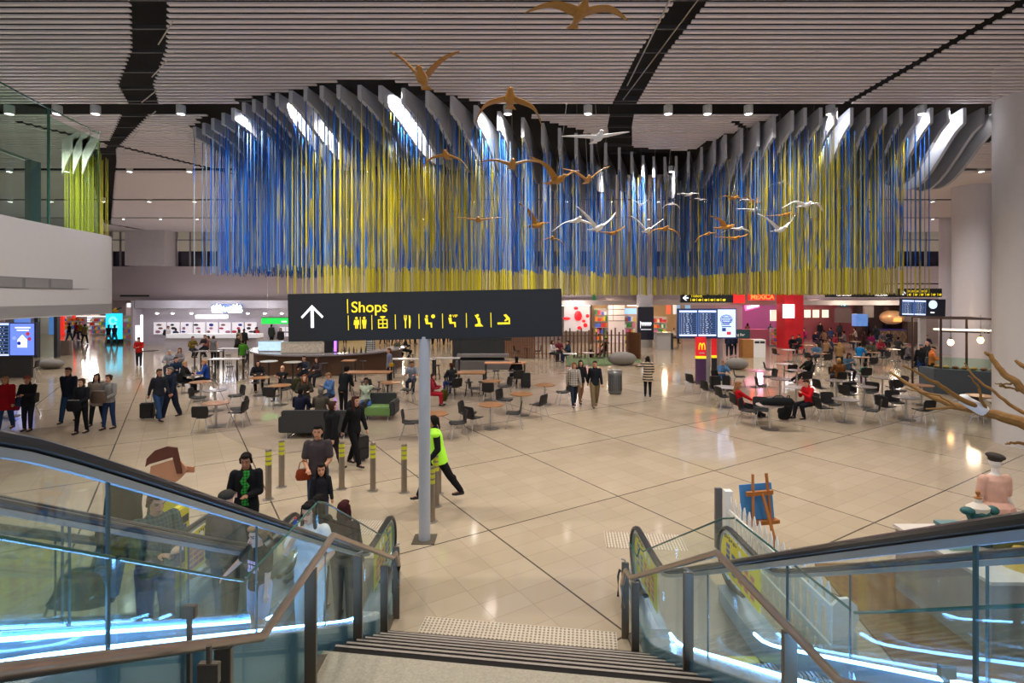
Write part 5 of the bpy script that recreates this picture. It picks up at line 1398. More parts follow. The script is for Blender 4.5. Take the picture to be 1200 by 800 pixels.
# trash bin
t = thing('trash_bin', 'tall grey steel litter bin standing alone right of the couple', 'bin', G(720.5, 461))
BG = mat('bin_grey', (.16, .165, .17), .35, .6)
mb = MB(); mb.lathe([(.001, .05), (.28, .05), (.30, .12), (.30, .9), (.27, .98), (.001, .98)], n=28); mb.build('body', BG, t, smooth=True); MB().lathe([(.31, .86), (.33, .9), (.30, 1.0), (.001, 1.02)], n=28).build('lid', mat('bin_lid', (.3, .3, .3), .3, .6), t, smooth=True)
for k in range(9): a = R(-150+k*15); MB().bar((.303*math.cos(a), .303*math.sin(a), .14), (.303*math.cos(a), .303*math.sin(a), .8), .015, .02).build('grille_bar', BLACK, t)
for a in (30, 150, 210, 330): MB().lathe([(.001, 0), (.03, 0), (.03, .05), (.001, .05)], (.24*math.cos(R(a)), .24*math.sin(R(a)), 0), 10).build('caster', BLACK, t)

# ------------------------------------------------------------ flight screens and red pillar ad
def screen_text_rows(t, x0, x1, z0, z1, y, n=11):
    LB = mat('screen_line', (.7, .8, 1), .4, emit=1.1); DB = mat('screen_dark_row', (.02, .05, .14), .4, emit=.15)
    MB().box(x0, x1, y, y+.01, z0, z1).build('board', mat('screen_blue', (.08, .17, .45), .3, emit=.6), t)
    hd = MB(); hd.box(x0+.02, x1-.02, y-.006, y, z1-.11, z1-.03); hd.box(x0+.02, x1-.02, y-.006, y, z0+.02, z0+.09); hd.build('header_line', LB, t)
    ph = (z1-z0-.24)/n; rr = MB(); tt = MB()
    for k in range(n):
        zc = z1-.15-ph*(k+.5); rr.box(x0+.05, x1-.05, y-.006, y, zc-ph*.36, zc+ph*.36); x = x0+.1
        for w_ in (.1, .16, .3, .08):
            w2 = w_*(x1-x0)*random.uniform(.4, .8); tt.box(x, min(x+w2*.7, x1-.07), y-.01, y-.006, zc-ph*.1, zc+ph*.1); x += w2+.07*(x1-x0)
            if x > x1-.1: break
    rr.build('row_stripe', DB, t); tt.build('row_lettering', LB, t)
D = 25.2; c = W(828.5, 379, D)
t = thing('flight_screen', 'wide three panel flight information screen above the red pillar advert', 'screen', c); s = D/F
MB().box(-34.5*s, 34.5*s, 0, .18, -17.5*s, 17.5*s).build('housing', mat('screen_frame', (.03, .06, .2), .4), t)
screen_text_rows(t, -33*s, -11.5*s, -15*s, 16*s, -.012); screen_text_rows(t, -10.5*s, 11*s, -15*s, 16*s, -.012)
MB().box(12.5*s, 33.5*s, -.012, 0, -16*s, 16.5*s).build('advert_panel', mat('advert_white', (.45, .55, .85), .3, emit=1.5), t)
mb = MB(); [mb.tube([((22.5+r_*math.cos(R(a)))*s, -.02, (5+r_*.75*math.sin(R(a)))*s) for a in range(0, 361, 20)], .4*s, 5) for r_ in (5.5, 7)]; mb.build('advert_ring', mat('advert_blue', (.05, .15, .5), .3, emit=.3), t)
mb = MB(); [mb.box((16+random.random()*3)*s, (26+random.random()*4)*s, -.02, -.013, (2.5*k-4)*s, (2.5*k-2.8)*s) for k in range(5)]; mb.build('advert_lettering', mat('advert_blue', (.05, .15, .5), .3), t)
MB().box(17.5*s, 22*s, -.02, -.013, -9*s, -5*s).build('advert_blue_square', mat('advert_blue2', (.03, .1, .45), .3, emit=.3), t); MB().box(23*s, 28*s, -.02, -.013, -13*s, -9.5*s).build('advert_red_square', mat('advert_red', (.7, .05, .08), .3, emit=.5), t)
def pole_at(px, D, z1, label, w_=.36, m_=None):
    t = thing('screen_pole', label, 'pole', ((px-CX)/F*D, D, 0)); MB().box(-w_/2, w_/2, -.1, .1, 0, z1).build('upright', m_ or mat('pole_grey', (.45, .42, .43), .4), t); MB().box(-w_/2-.1, w_/2+.1, -.2, .2, 0, .02).build('base_plate', STEEL, t)
pole_at(829, 25.55, 2.4, 'slim grey pole under the flight screen, between the red adverts', .2); pole_at(841, 25.75, 2.4, 'wider grey pole right of the red advert', .42)
RD = mat('advert_red_panel', (.72, .015, .02), .4, emit=.55); YE = mat('arch_yellow', (1, .62, .02), .4, emit=1.0)
c = W(822, 406, 25.0); t = thing('red_advert', 'red advertising totem with yellow arches and yellow foot, below the flight screen', 'advert', (c.x, 25.0, 0)); s = 25.0/F
MB().box(-6*s, 5.5*s, 0, .16, 1.32, 2.2).build('red_panel', RD, t); MB().box(-6*s, 5.5*s, -.004, .16, 1.2, 1.32).build('yellow_foot', YE, t); MB().box(-6*s, 5.5*s, 0, .16, 0, 1.2).build('plinth', mat('totem_dark', (.1, .04, .12), .4), t)
mb = MB()
for k in (-1, 1): mb.tube([((k*.07+.07*math.cos(R(a)))*1.0+.02, -.012, 1.62+.3*math.sin(R(a))) for a in range(0, 181, 20)], .022, 6)
mb.build('yellow_arches', YE, t); mb = MB(); mb.box(-.1, .14, -.008, 0, 1.44, 1.48); mb.build('small_lettering', WHITE, t)
c = W(837, 406, 25.3); t = thing('red_advert', 'narrow red advertising strip right of the pole below the flight screen', 'advert', (c.x, 25.3, 0)); MB().box(-.1, .12, 0, .1, 1.32, 2.2).build('red_panel', RD, t); MB().box(-.1, .12, 0, .1, 1.2, 1.32).build('yellow_foot', YE, t); MB().box(-.1, .12, 0, .1, 0, 1.2).build('plinth', BLACK, t)
# wayfinding sign above it
def waysign(px0, px1, py0, py1, D, label, arrow='left', title='Toilets', line=True):
    a = W((px0+px1)/2, (py0+py1)/2, D); s = D/F; hw = (px1-px0)/2*s; hh = (py1-py0)/2*s
    t = thing('wayfinding_sign', label, 'sign', a); MB().box(-hw, hw, -.05, .05, -hh, hh).build('sign_box', SBL, t)
    h = hh*1.1; x = -hw+.35*hh*2+.1; y = -.06
    mb = MB()
    if arrow == 'left': mb.box(x-h*.5, x+h*.5, y, y+.01, -.035, .035); mb.prism([(x-h*.55, 0), (x-.02, h*.5), (x+.06, h*.5), (x-h*.4, 0), (x+.06, -h*.5), (x-.02, -h*.5)], y, y+.01)
    else: mb.box(x-.035, x+.035, y, y+.01, -h*.5, h*.5); mb.prism([(x, h*.55), (x+h*.5, 0), (x+h*.5, -.08), (x, h*.38), (x-h*.5, -.08), (x-h*.5, 0)], y, y+.01)
    mb.build('arrow', SWH, t); mb = MB(); xx = x+h*.9
    mb2 = MB(); sc_ = D/30.3
    for k in range(6): mb.box(xx+k*.34*sc_, xx+k*.34*sc_+.02, y, y+.01, -hh*.7, -.02)
    for k in range(6):
        mb2.lathe([(.001, 0), (.05, 0), (.05, .01), (.001, .01)], (0, 0, 0), 8) if False else mb2.prism([(xx+.1+k*.34*sc_, -hh*.65), (xx+.2+k*.34*sc_, -hh*.65), (xx+.24+k*.34*sc_, -hh*.3), (xx+.16+k*.34*sc_, -.04), (xx+.08+k*.34*sc_, -hh*.3)], y, y+.01)
    mb.build('divider_bars', SYE, t); mb2.build('symbol', SYE, t)
    if title: text('lettering', title, hh*.9, SYE, t, (xx, y, hh*.15))
    return t
waysign(797, 859, 343.5, 354.5, 25.4, 'black direction sign with left arrow above the flight screen')
waysign(1052, 1103, 338, 348, 31, 'black direction sign with up arrow and yellow lettering, at the right', 'up', 'International')
# right flight screen
D = 31; c = W(1082, 360.5, D); s = D/F; t = thing('flight_screen', 'dark flight screen with blue board and white disc, near the round pillars', 'screen', c)
t.rotation_euler = (0, R(1.5), 0)
MB().box(-26*s, 26*s, 0, .15, -10.5*s, 10.5*s).build('housing', mat('screen_dark', (.015, .02, .05), .4), t); screen_text_rows(t, -25*s, -11*s, -9*s, 9*s, -.012, 8); screen_text_rows(t, -10.5*s, 3*s, -9*s, 9*s, -.012, 8)
o = MB().lathe([(.001, 0), (5*s, 0), (5*s, .01), (.001, .01)], n=24).build('white_disc', mat('disc_white', (.6, .75, .95), .3, emit=1.2), t); o.location = (11*s, -.012, 4*s); o.rotation_euler = (R(90), 0, 0)
MB().box(8.5*s, 13*s, -.02, -.005, -6*s, -4.6*s).build('caption', SWH, t)
pole_at(1080.5, 31.3, 3.2, 'pale square pole under the right flight screen', .34, mat('pole_white', (.6, .58, .6), .5))
# left flight screens
D = 27; c = W(24, 397, D); s = D/F; t = thing('flight_screen', 'large blue flight screen pair under the balcony at the left edge', 'screen', c)
MB().box(-36*s, 18*s, 0, .2, -20*s, 19*s).build('housing', mat('screen_dark', (.015, .02, .05), .4), t); screen_text_rows(t, -35*s, -13*s, -20*s, 19*s, -.012, 9)
MB().box(-12*s, 16*s, -.012, 0, -19*s, 18*s).build('advert_panel', mat('advert_blue_grad', (.12, .2, .75), .3, emit=1.3), t)
mb = MB(); mb.prism([(-3*s, -10*s), (8*s, -10*s), (8*s, -1*s), (2.5*s, 5*s), (-3*s, -1*s)], -.03, -.014); mb.build('advert_house', mat('advert_ice', (.75, .82, 1), .3, emit=1.2), t)
mb = MB(); mb.box(-6*s, 12*s, -.02, -.013, 12.5*s, 14*s); mb.box(-4*s, 10*s, -.02, -.013, 9.5*s, 11*s); mb.build('advert_lettering', SWH, t)
for x_, z_, cc in ((9, 6, 'c03a3a'), (-7, 1, '9ab0ff'), (11, 0, 'b04060'), (-1, -5, '2030a0')): 
    mb = MB(); mb.prism([((x_+2.2*math.cos(R(a)))*s, (z_+2.2*math.sin(R(a)))*s) for a in range(0, 360, 45)], -.034, -.016); mb.build('advert_dot', cm(cc, .4, .8), t)
MB().box(-30*s, 12*s, .05, .15, -c.z, -20*s).build('stand', BLACK, t)
# ------------------------------------------------------------ luggage and bags
def suitcase(x, y, z, label, col='17181c', h=.56, w_=.38, rz=0, handle=.38, hard=True):
    t = thing('suitcase', label, 'suitcase', (x, y, z), rz); m_ = cm(col, .45)
    MB().box(-w_/2, w_/2, -.11, .11, .04, h).build('shell', m_, t, bevel=.03)
    p = MB(); p.box(-w_/2+.05, w_/2-.05, -.13, -.11, .1, h*.55); p.build('front_pocket', m_, t, bevel=.01)
    if handle: MB().tube([(-.09, .08, h-.02), (-.09, .08, h+handle), (.09, .08, h+handle), (.09, .08, h-.02)], .009, 6).build('pull_handle', STEEL, t)
    for x_ in (-1, 1): MB().lathe([(.001, 0), (.03, 0), (.03, .03), (.001, .03)], (0, 0, 0), 10).build('wheel', BLACK, t).matrix_local = Matrix.Translation((x_*w_*.38-.015, .05, .03)) @ Matrix.Rotation(R(90), 4, 'Y')
    return t
def backpack(loc, rz, label, col='1c1e22', s=1.0, tilt=0, acc=None):
    t = thing('backpack', label, 'backpack', loc, rz); t.scale = (s, s, s); t.rotation_euler = (tilt, 0, rz); m_ = cloth(col)
    mb = MB(); mb.lathe([(.001, -.24), (.13, -.24), (.155, -.18), (.16, .0), (.145, .14), (.1, .22), (.001, .25)], n=18, sy=.62); mb.build('bag_body', m_, t, smooth=True)
    MB().ell((0, .1, -.1), .11, .05, .11).build('front_pocket', cloth(acc) if acc else m_, t, smooth=True)
    for x in (-1, 1): MB().tube([(x*.08, -.09, .2), (x*.1, -.16, .1), (x*.1, -.15, -.1), (x*.08, -.08, -.2)], .014, 6).build('strap', m_, t)
    MB().tube([(-.04, 0, .24), (-.03, 0, .29), (.03, 0, .29), (.04, 0, .24)], .009, 6).build('top_handle', m_, t)
    return t
def handbag(loc, rz, label, col='2a1c16', s=1.0, strap=.3):
    t = thing('handbag', label, 'bag', loc, rz); t.scale = (s, s, s); m_ = cloth(col)
    MB().lathe([(.001, -.14), (.16, -.14), (.19, -.06), (.17, .08), (.14, .13), (.001, .13)], n=18, sy=.45).build('bag_body', m_, t, smooth=True)
    MB().tube([(-.12, 0, .1), (-.08, 0, .1+strap*.8), (0, 0, .1+strap), (.08, 0, .1+strap*.8), (.12, 0, .1)], .012, 6).build('strap', m_, t)
    MB().box(-.13, .13, -.02, .02, .125, .145).build('zip', STEEL, t)
    return t
def phone(loc, label): 
    t = thing('phone', label, 'phone', loc, .2); MB().box(-.035, .035, -.005, .005, -.07, .07).build('phone_body', BLACK, t, bevel=.003); MB().box(-.03, .03, .005, .007, -.06, .06).build('screen', mat('phone_screen', (.5, .6, .8), .3, emit=.6), t)

def P(px, py, kind, face, label, top, legs=('jeans', '2a3346'), hair=('short', '2a1d16'), skin='c0907a', h=1.72, vox=.02, **k):
    g = G(px, py); return person((g.x, g.y, .004), kind, face, label, top, legs, hair, skin, h, vox, **k)
def PX(X, D, z, kind, face, label, top, legs=('jeans', '2a3346'), hair=('short', '2a1d16'), skin='c0907a', h=1.72, vox=.009, **k):
    return person((X, D, z), kind, face, label, top, legs, hair, skin, h, vox, **k)
STR = stripes('striped_knit', 'b8a48c', '2a2422', 9); CHK = stripes('check_cardigan', 'c8beb4', '1c1a1a', 16, 'Z', True); PLAID = stripes('plaid_bw', 'c8c8c8', '101012', 9, 'Z', True)
# ---- foreground people
kf = .572*(6.3-5.2)
kid = PX(-2.44, 5.2, round(kf/.235)*.235+.012, 'rail_kid', -25, 'small child in black printed T-shirt reaching for the escalator handrail', ('tee', '17181a'), ('shorts', 'a8a4b0'), ('tail', '8a6a48'), 'd6a68c', 1.14, .008, shoe='c8c8cc')
def print_on(par, pts, m_, nm='shirt_print'):
    mb = MB(); [mb.cbox(c, a, .004, b) for c, a, b in pts]; mb.build(nm, m_, par)
print_on(kid, [((-.06+.055*i+.02*(j % 2), -.137-.008*(1 if j == 1 else 0), 1.28-.06*j), .04, .045) for j in range(3) for i in range(4)], mat('print_lilac', (.7, .5, .72), .6))
wz = PX(-2.36, 6.3, .016, 'drink', -10, 'woman in white top lifting a bottle, stepping onto the left escalator', ('tee', 'd8dcdc'), ('wide', 'c8d0cc'), ('long', '17120f'), 'd8ab8e', 1.68, .008)
t = thing('drink_bottle', 'small red and blue bottle held at the mouth of the woman in white', 'bottle', (-2.44, 6.06, 1.44)); MB().lathe([(.001, 0), (.026, 0), (.026, .1), (.012, .13), (.012, .15), (.001, .15)], n=12).build('bottle_body', cm('2a4a9a', .3), t); MB().lathe([(.014, 0), (.014, .02), (.001, .02)], (0, 0, .15), 10).build('cap', cm('c02a2a', .4), t)
PX(-2.52, 6.95, .016, 'stand', 170, 'dark haired person in black stepping on behind the woman in white', ('jacket', '16171a'), ('jeans', '1a1c22'), ('long', '120e0c'), h=1.5, vox=.012)
PX(-2.12, 6.75, .016, 'stand', 175, 'person with maroon brown hair just right of the woman in white', ('jacket', '2a1c1e'), ('jeans', '1a1c22'), ('long', '3a1414'), h=1.5, vox=.012)
wb_ = PX(-3.62, 5.45, .235*round(.56*(6.45-5.45)/.235)+.012, 'phone', 55, 'woman in green patterned top looking right, on the far left escalator', ('shirt', stripes('green_pattern', '3a5a4e', '1a2a3a', 26, 'Z', True)), ('jeans', '1c3a78'), ('tail', '4a3628'), 'c8987c', 1.66, .008)
backpack((-3.98, 5.5, 1.84), R(150), 'huge olive and black travel backpack behind the woman on the far escalator', '23261a', 1.5, 0, '15161a')
t = thing('tote_bag', 'bright blue carrier bag with dark ring print, left of the far escalator', 'bag', W(118, 668, 5.6)); MB().add([(-.2, 0, -.3), (.14, 0, -.3), (.24, 0, .22), (-.02, 0, .32), (-.2, .08, -.3), (.14, .08, -.3), (.24, .08, .22), (-.02, .08, .32)], [(0, 1, 2, 3), (7, 6, 5, 4), (0, 4, 5, 1), (1, 5, 6, 2), (2, 6, 7, 3), (3, 7, 4, 0)]).build('bag_body', mat('bright_blue_bag', (.01, .25, .72), .4), t, bevel=.01)
mb = MB(); [mb.tube([(.02+r_*math.cos(R(a)), -.006, -.02+r_*.8*math.sin(R(a))) for a in range(0, 361, 24)], .005, 5) for r_ in (.06, .1)]; mb.build('ring_print', cm('0a2a5a'), t)
t = thing('luggage_trolley', 'black low trolley case carrying the bright blue bag', 'trolley', W(95, 705, 5.6)); MB().lathe([(.001, 0), (.34, .0), (.3, .06), (.2, .28), (.1, .34), (.001, .34)], n=20, sy=.5).build('case_body', cloth('15181c'), t, smooth=True); MB().bar((.1, 0, .3), (.36, .02, 1.15), .04, .03).build('pull_handle', BLACK, t)
PX(-3.5, 6.55, .016, 'stand', 170, 'man in grey shirt and dark flat cap, seen from behind on the far escalator', ('shirt', '55504e'), ('jeans', '2a2c30'), ('hat', '34322f'), 'b88a70', 1.7, .009)
# cardboard figure
cx_ = W(176, 540, 7.6); t = thing('cardboard_cutout', 'flat cardboard cutout of a brown haired figure in a yellow vest', 'cutout', (cx_.x, 7.95, 0))
def flat(par, nm, pts, m_, y=0): mb = MB(); mb.prism([(x*1.0, z) for x, z in pts], y-.012, y+.012); return mb.build(nm, m_, par)
flat(t, 'board', [(-.25, 0), (.26, 0), (.3, .9), (.2, 1.3), (-.2, 1.3), (-.28, .9)], cm('3a3430', .6)); flat(t, 'vest', [(-.2, .75), (.22, .75), (.2, 1.28), (.1, 1.34), (-.12, 1.34), (-.22, 1.2)], cm('c8c820', .5), -.03)
flat(t, 'scarf', [(-.05, 1.3), (.2, 1.36), (.22, 1.28), (0, 1.2)], cm('5a5a60'), -.06); flat(t, 'face', [(-.22, 1.42), (-.2, 1.6), (.2, 1.72), (.34, 1.55), (.24, 1.42), (.1, 1.32), (-.12, 1.32)], cm('c08a68', .6), -.03)
flat(t, 'hair', [(-.26, 1.6), (-.24, 1.72), (-.12, 1.84), (.06, 1.9), (.2, 1.88), (.24, 1.7), (.27, 1.5), (.2, 1.5), (.14, 1.74), (-.2, 1.64)], cm('5c2c1c', .6), -.06); flat(t, 'foot_board', [(-.3, 0), (.3, 0), (.3, .06), (-.3, .06)], cm('2a2a2a'), .15)
flat(t, 'nose', [(.26, 1.6), (.42, 1.58), (.42, 1.5), (.28, 1.5)], cm('b87a58', .6), -.01)
for x_, lb in ((-4.55, 'yellow and blue advertising totem beside the far left escalator'),):
    t = thing('advert_totem', lb, 'totem', (x_+.03, 7.2, 0)); MB().box(-.06, .06, -.25, .25, .0, 1.25).build('panel', YELP, t, bevel=.02); MB().box(-.065, .065, -.14, .16, .5, 1.0).build('blue_panel', cm('1a2a8a', .5), t); MB().box(-.07, .07, -.2, .2, 1.02, 1.12).build('dark_band', BLACK, t)
# officer
o_ = PX(-4.1, 8.3, .004, 'pull', 15, 'woman in black suit with bright green scarf pulling a small case', ('jacket', '131418'), ('jeans', '15161a'), ('bun', '120e0c'), '9a6a50', 1.68, .009)
MB().loft([[Vector((cx-.045, -.115-d_, z)), Vector((cx+.045, -.115-d_, z)), Vector((cx+.04, -.145-d_, z)), Vector((cx-.04, -.145-d_, z))] for cx, d_, z in ((.02, .0, 1.47), (.03, .012, 1.4), (-.02, .02, 1.32), (.03, .025, 1.24), (-.01, .025, 1.16), (.025, .02, 1.08), (0, .02, 1.0), (.02, .02, .94))]).build('scarf', stripes('green_scarf', '1f9a2a', '0c3a14', 22, 'Z', True), o_)
print_on(o_, [((-.12, -.15, 1.12), .04, .08)], cm('c8a0a0'), 'badge')
suitcase(-4.4, 8.75, .004, 'small dark case standing behind the woman in the black suit', '2a2c30', .55, .36, .2, .35)
suitcase(-3.72, 8.1, .004, 'pale grey small case pulled by the woman with the green scarf', '8a8c90', .36, .3, .1, .3)
# man, child, bag
PX(-3.52, 9.75, .004, 'carry', 10, 'man with glasses in grey and maroon T-shirt standing among the bollards', ('tee', '4a4244'), ('jeans', '3a4a5e'), ('short', '17120f'), 'c89070', 1.76, .009)
PX(-3.3, 9.3, .004, 'stand_kid', 20, 'child with long dark hair in front of the man with glasses', ('jacket', '1e1f26'), ('jeans', '2a3a5a'), ('long', '1a120e'), 'c08a6c', 1.16, .009)
handbag((-3.72, 9.58, .93), .3, 'orange brown camera bag at the hip of the man with glasses', '8a3a1a', .7, .25)
# walking women, guard
P(388, 555, 'walk', 150, 'woman in long black coat walking away beside the dark sofa', ('coat', '101114'), ('slim', '3a2438'), ('short', '3a241a'), h=1.66, vox=.012)
w2 = P(415, 547, 'walk', 60, 'woman in black track jacket with white sleeve stripe walking right', ('jacket', '0e0f12'), ('jeans', '0e0f12'), ('long', '3a1e16'), h=1.7, vox=.012)
g_ = G(423, 540); suitcase(g_.x, g_.y, .004, 'dark trolley case rolling behind the woman in the track jacket', '1a1b1f', .62, .36, .9, .45)
gd = P(514, 589, 'stride', -70, 'guard in bright yellow green safety vest striding behind the sign pole', ('jacket', '16171b'), ('jeans', '15161a'), ('tail', '120e0c'), 'a87458', 1.74, .011)
obj('safety_vest', top_mesh('stride', 'vest', .013), gd, mats=[mat('hi_vis', (.38, .85, .03), .6, emit=.15)]).scale = (1.14, 1.18, 1.01)
# ---- left concourse
P(7, 505, 'walk', 20, 'woman in red coat over red top, leftmost walker', ('coat', '9a0f1c'), ('jeans', '24406a'), ('bob', 'a87a5c'), 'c89878', 1.66, .014)
g_ = G(16, 498); handbag((g_.x, g_.y, .62), 0, 'crimson patterned shopping bag of the woman in red', '8a1f3a', 1.05, .3)
P(33, 505, 'phone', 10, 'person in black jacket looking down at hands, second from left', ('jacket', '17181c'), ('slim', '1c1e26'), ('short', '8a4a34'), 'b88068', 1.68, .014)
g_ = G(32, 502); handbag((g_.x, g_.y-.2, .88), 0, 'blue grey bag held by the person in black, second from left', '3a4a6a', 1.05, .1)
P(81, 496, 'walk', 10, 'tall man in navy coat over a red shirt', ('jacket', '1b2130'), ('jeans', '22395c'), ('short', '3a3028'), 'b8886c', 1.8, .014)
P(96, 508, 'carry', 0, 'young woman in black jacket with black bag in front', ('jacket', '1c1e24'), ('slim', '101116'), ('bun', '4a3426'), 'cfa184', 1.64, .014)
g_ = G(96, 508); handbag((g_.x, g_.y-.3, .9), 0, 'black bag with white strap carried before the young woman in black', '15161b', 1.15, .12)
P(114, 499, 'walk', 15, 'woman with long dark hair in taupe coat walking between two others', ('coat', '8a7c72'), ('slim', '17181c'), ('long', '1e1411'), 'c89478', 1.66, .014)
P(128, 503, 'carry', -5, 'woman in grey sweater hugging a big brown coat', ('shirt', '8c8a88'), ('slim', '22345a'), ('bun', '3a2416'), 'c89478', 1.68, .014)
g_ = G(125, 503); handbag((g_.x, g_.y-.32, 1.06), 0, 'bundled brown fur coat over the arms of the woman in grey', '5a4a40', 1.3, .02)
P(186, 494, 'walk', 60, 'man in dark coat turning to his companion, pulling a case', ('jacket', '23262f'), ('jeans', '2a4468'), ('short', '3a2c22'), 'b07a60', 1.72, .014)
P(201, 490, 'walk', -20, 'grey haired man in navy tracksuit beside the man with the case', ('jacket', '1c2436'), ('wide', '1c2234'), ('short', '6a6460'), 'c08a70', 1.72, .014)
g_ = G(173, 491); suitcase(g_.x, g_.y, .004, 'black cabin suitcase with white trim pulled by the walking couple', '0e0f12', .55, .42, .15, .3)
P(163, 429.5, 'phone', 20, 'person in red jacket with dark backpack alone on the concourse', ('jacket', 'b0201c'), ('jeans', '2a2a30'), ('short', '241a16'), h=1.7)
g_ = G(159.5, 428.5); backpack((g_.x, g_.y+.15, 1.15), 0, 'dark backpack on the person in the red jacket', '1a1c2a', .9)
P(197, 407, 'stand', 90, 'person in white shirt with dark backpack before the white kiosk', ('shirt', 'c8c4c8'), ('jeans', '17181f'), ('short', '1a1412'), h=1.72, vox=.03)
g_ = G(194.5, 407); backpack((g_.x-.1, g_.y, 1.2), R(90), 'dark grey backpack on the person in the white shirt', '2a2e3a', .95)
P(206, 409, 'stand', 180, 'person in grey blue top leaning at the white kiosk counter', ('jacket', '3a4252'), ('jeans', '2a2e38'), ('short', '2a2a30'), h=1.6, vox=.03)
for px, py, f, lb, tp, lg, hr in ((81, 401, 160, 'distant walker in black coat at the left of the corridor', '17202a', '2a4a6a', 'short'), (99, 403, 180, 'distant walker in beige top seen from behind', '8a6a4a', '23242c', 'bun'), (127, 404, 180, 'distant walker in black near the cyan screen', '1a1c22', '8a8078', 'short'), (134, 404, 180, 'distant walker in navy right below the cyan screen', '232a4a', '2a6a70', 'bob'), (89, 399, 170, 'distant shopper in red by the shelves', '8a2030', '2a2a3a', 'short'), (94, 398, 0, 'distant shopper in mustard by the shelves', '9a8020', '3a3a4a', 'short')):
    P(px, py, 'walk', f, lb, ('jacket', tp), ('jeans', lg), (hr, '2a1c16'), h=1.7, vox=.03)
# ---- left diners
P(205, 452, 'sit', 60, 'person in dark navy jacket sitting at the left tables', ('jacket', '182a42'), ('jeans', '23304a'), ('short', '2a2422'))
P(199, 440, 'sit', 20, 'white haired person half hidden behind the navy jacket', ('jacket', '8a8c98'), ('jeans', '3a3a44'), ('short', 'b0aca8'))
P(212, 436, 'sit', 0, 'woman with brown hair in grey top at the left tables', ('shirt', '8a8488'), ('jeans', '2a2a33'), ('long', '6a4a34'))
P(214, 460, 'sit', 100, 'blond haired person in black coat sitting with back to us', ('coat', '191a1c'), ('jeans', '15161a'), ('short', '9a7a54'), vox=.016)
P(242, 457, 'sit', -60, 'man in bright blue sweater sitting with his back turned', ('jacket', '183a86'), ('jeans', '23262f'), ('short', 'a8764e'), vox=.016)
for px, py, a, lb in ((205, 453, 60, 'navy jacket'), (214, 461, 60, 'black coat'), (243, 459, -150, 'blue sweater')):
    g_ = G(px, py); chair(g_.x, g_.y+.05, R({60: -30, 100: 10}.get(a, -150)) if a != 60 else R(-30), 'black shell chair under the seated person in the %s' % lb)
P(225, 424, 'stool', 60, 'person in olive jacket at the dark high table', ('jacket', '6a5c24'), ('jeans', '2a2e38'), ('short', '120e0c'), vox=.025)
P(241, 421, 'stool', 0, 'diner in dark top at the middle of the dark high table', ('jacket', '3a3036'), ('jeans', '1c1e26'), ('short', '2a1c18'), vox=.025)
P(246, 423, 'stool', -60, 'diner in striped sweater at the dark high table', ('shirt', '7a4a44'), ('jeans', '1c1e26'), ('short', '1a1412'), vox=.025)
P(250, 427, 'stand', 180, 'woman in grey vest standing at the high table with back to us', ('vest', '6c6e76'), ('slim', '191a22'), ('bun', '4a3024'), vox=.025)
P(277, 421, 'stool', 90, 'diner in dark coat left of the green jacket', ('jacket', '22201e'), ('jeans', '17181c'), ('short', '1a1210'), vox=.025)
P(284, 431, 'stool', 180, 'diner in bright green jacket on a stool seen from behind', ('jacket', '3f7a1e'), ('jeans', '4a4a54'), ('short', '120e0c'), vox=.02)
P(280, 414, 'stand', 150, 'woman in beige cardigan standing beyond the green jacket', ('coat', '8a7c68'), ('jeans', '2a2a30'), ('long', '3a2a20'), vox=.025)
P(286, 413, 'stand', 180, 'man in black standing at the white counter table', ('jacket', '2a2a2e'), ('jeans', '23252c'), ('short', '2a2019'), vox=.025)
P(299, 408, 'lean', 60, 'person in dark red top leaning at the white kiosk', ('jacket', '4a2a3a'), ('jeans', '8a8890'), ('short', '2a1c1a'), vox=.03)
P(304, 409, 'lean', -60, 'person in pinkish red puffer leaning over the table by the kiosk', ('puffer', 'b82a3a'), ('jeans', '5a2a34'), ('short', '3a2a20'), vox=.03)
P(318, 404, 'stand', 180, 'person in dark green coat at the kiosk near the green sign', ('coat', '2a3430'), ('jeans', '15161a'), ('short', '2a1c18'), vox=.03)
P(329, 411, 'stand', 0, 'barista with black hair behind the blue screen', ('shirt', '26262c'), ('jeans', '15161a'), ('long', '0f0c0b'), vox=.03)
P(302, 458, 'sit', 30, 'woman in black with food at the wooden table left of the bar', ('jacket', '17171a'), ('jeans', '15161a'), ('long', '2a1a14'), vox=.016)
P(331, 467, 'sitcross', -5, 'bald man in black T-shirt with arms crossed', ('tee', '15161a'), ('jeans', '1c1c20'), ('bald', '8a7a70'), 'c8957c', vox=.016)
for px, py, a, lb in ((301, 461, 80, 'woman in black with food'), (332, 470, 88, 'bald man')):
    g_ = G(px, py); chair(g_.x, g_.y+.12, R(-a), 'black shell chair under the %s' % lb)
g_ = G(348, 468); backpack((g_.x, g_.y, .62), R(40), 'olive coat heaped over a chair right of the bald man', '34331f', 1.15, .3); chair(g_.x, g_.y+.1, R(200), 'black shell chair holding the olive coat')
# on and around the sofas
P(351, 506, 'sit', 175, 'person in navy sweater on the dark sofa with back to us', ('jacket', '15182c'), ('jeans', '1a1c26'), ('short', '1a1210'), vox=.014)
P(375, 506, 'sit', 180, 'grey haired man in brown grey jacket on the dark sofa, back to us', ('jacket', '4a443c'), ('jeans', '2a2a30'), ('short', '6a6662'), vox=.014)
P(357, 482, 'sit', 20, 'person with long auburn hair beyond the dark sofa', ('jacket', '2e2a22'), ('jeans', '1c1e26'), ('long', '6a3a1e'), vox=.014)
P(388, 479, 'sitphone', -40, 'person in light blue shirt bent forward beyond the sofa', ('shirt', '4a6a9a'), ('jeans', '2a3040'), ('short', '7a5a3e'), vox=.016)
P(402, 487, 'lean', 165, 'waitress in black with crimson scarf standing beside the sofa', ('shirt', '121317'), ('slim', '121317'), ('bun', '1a1210'), vox=.014, h=1.7)
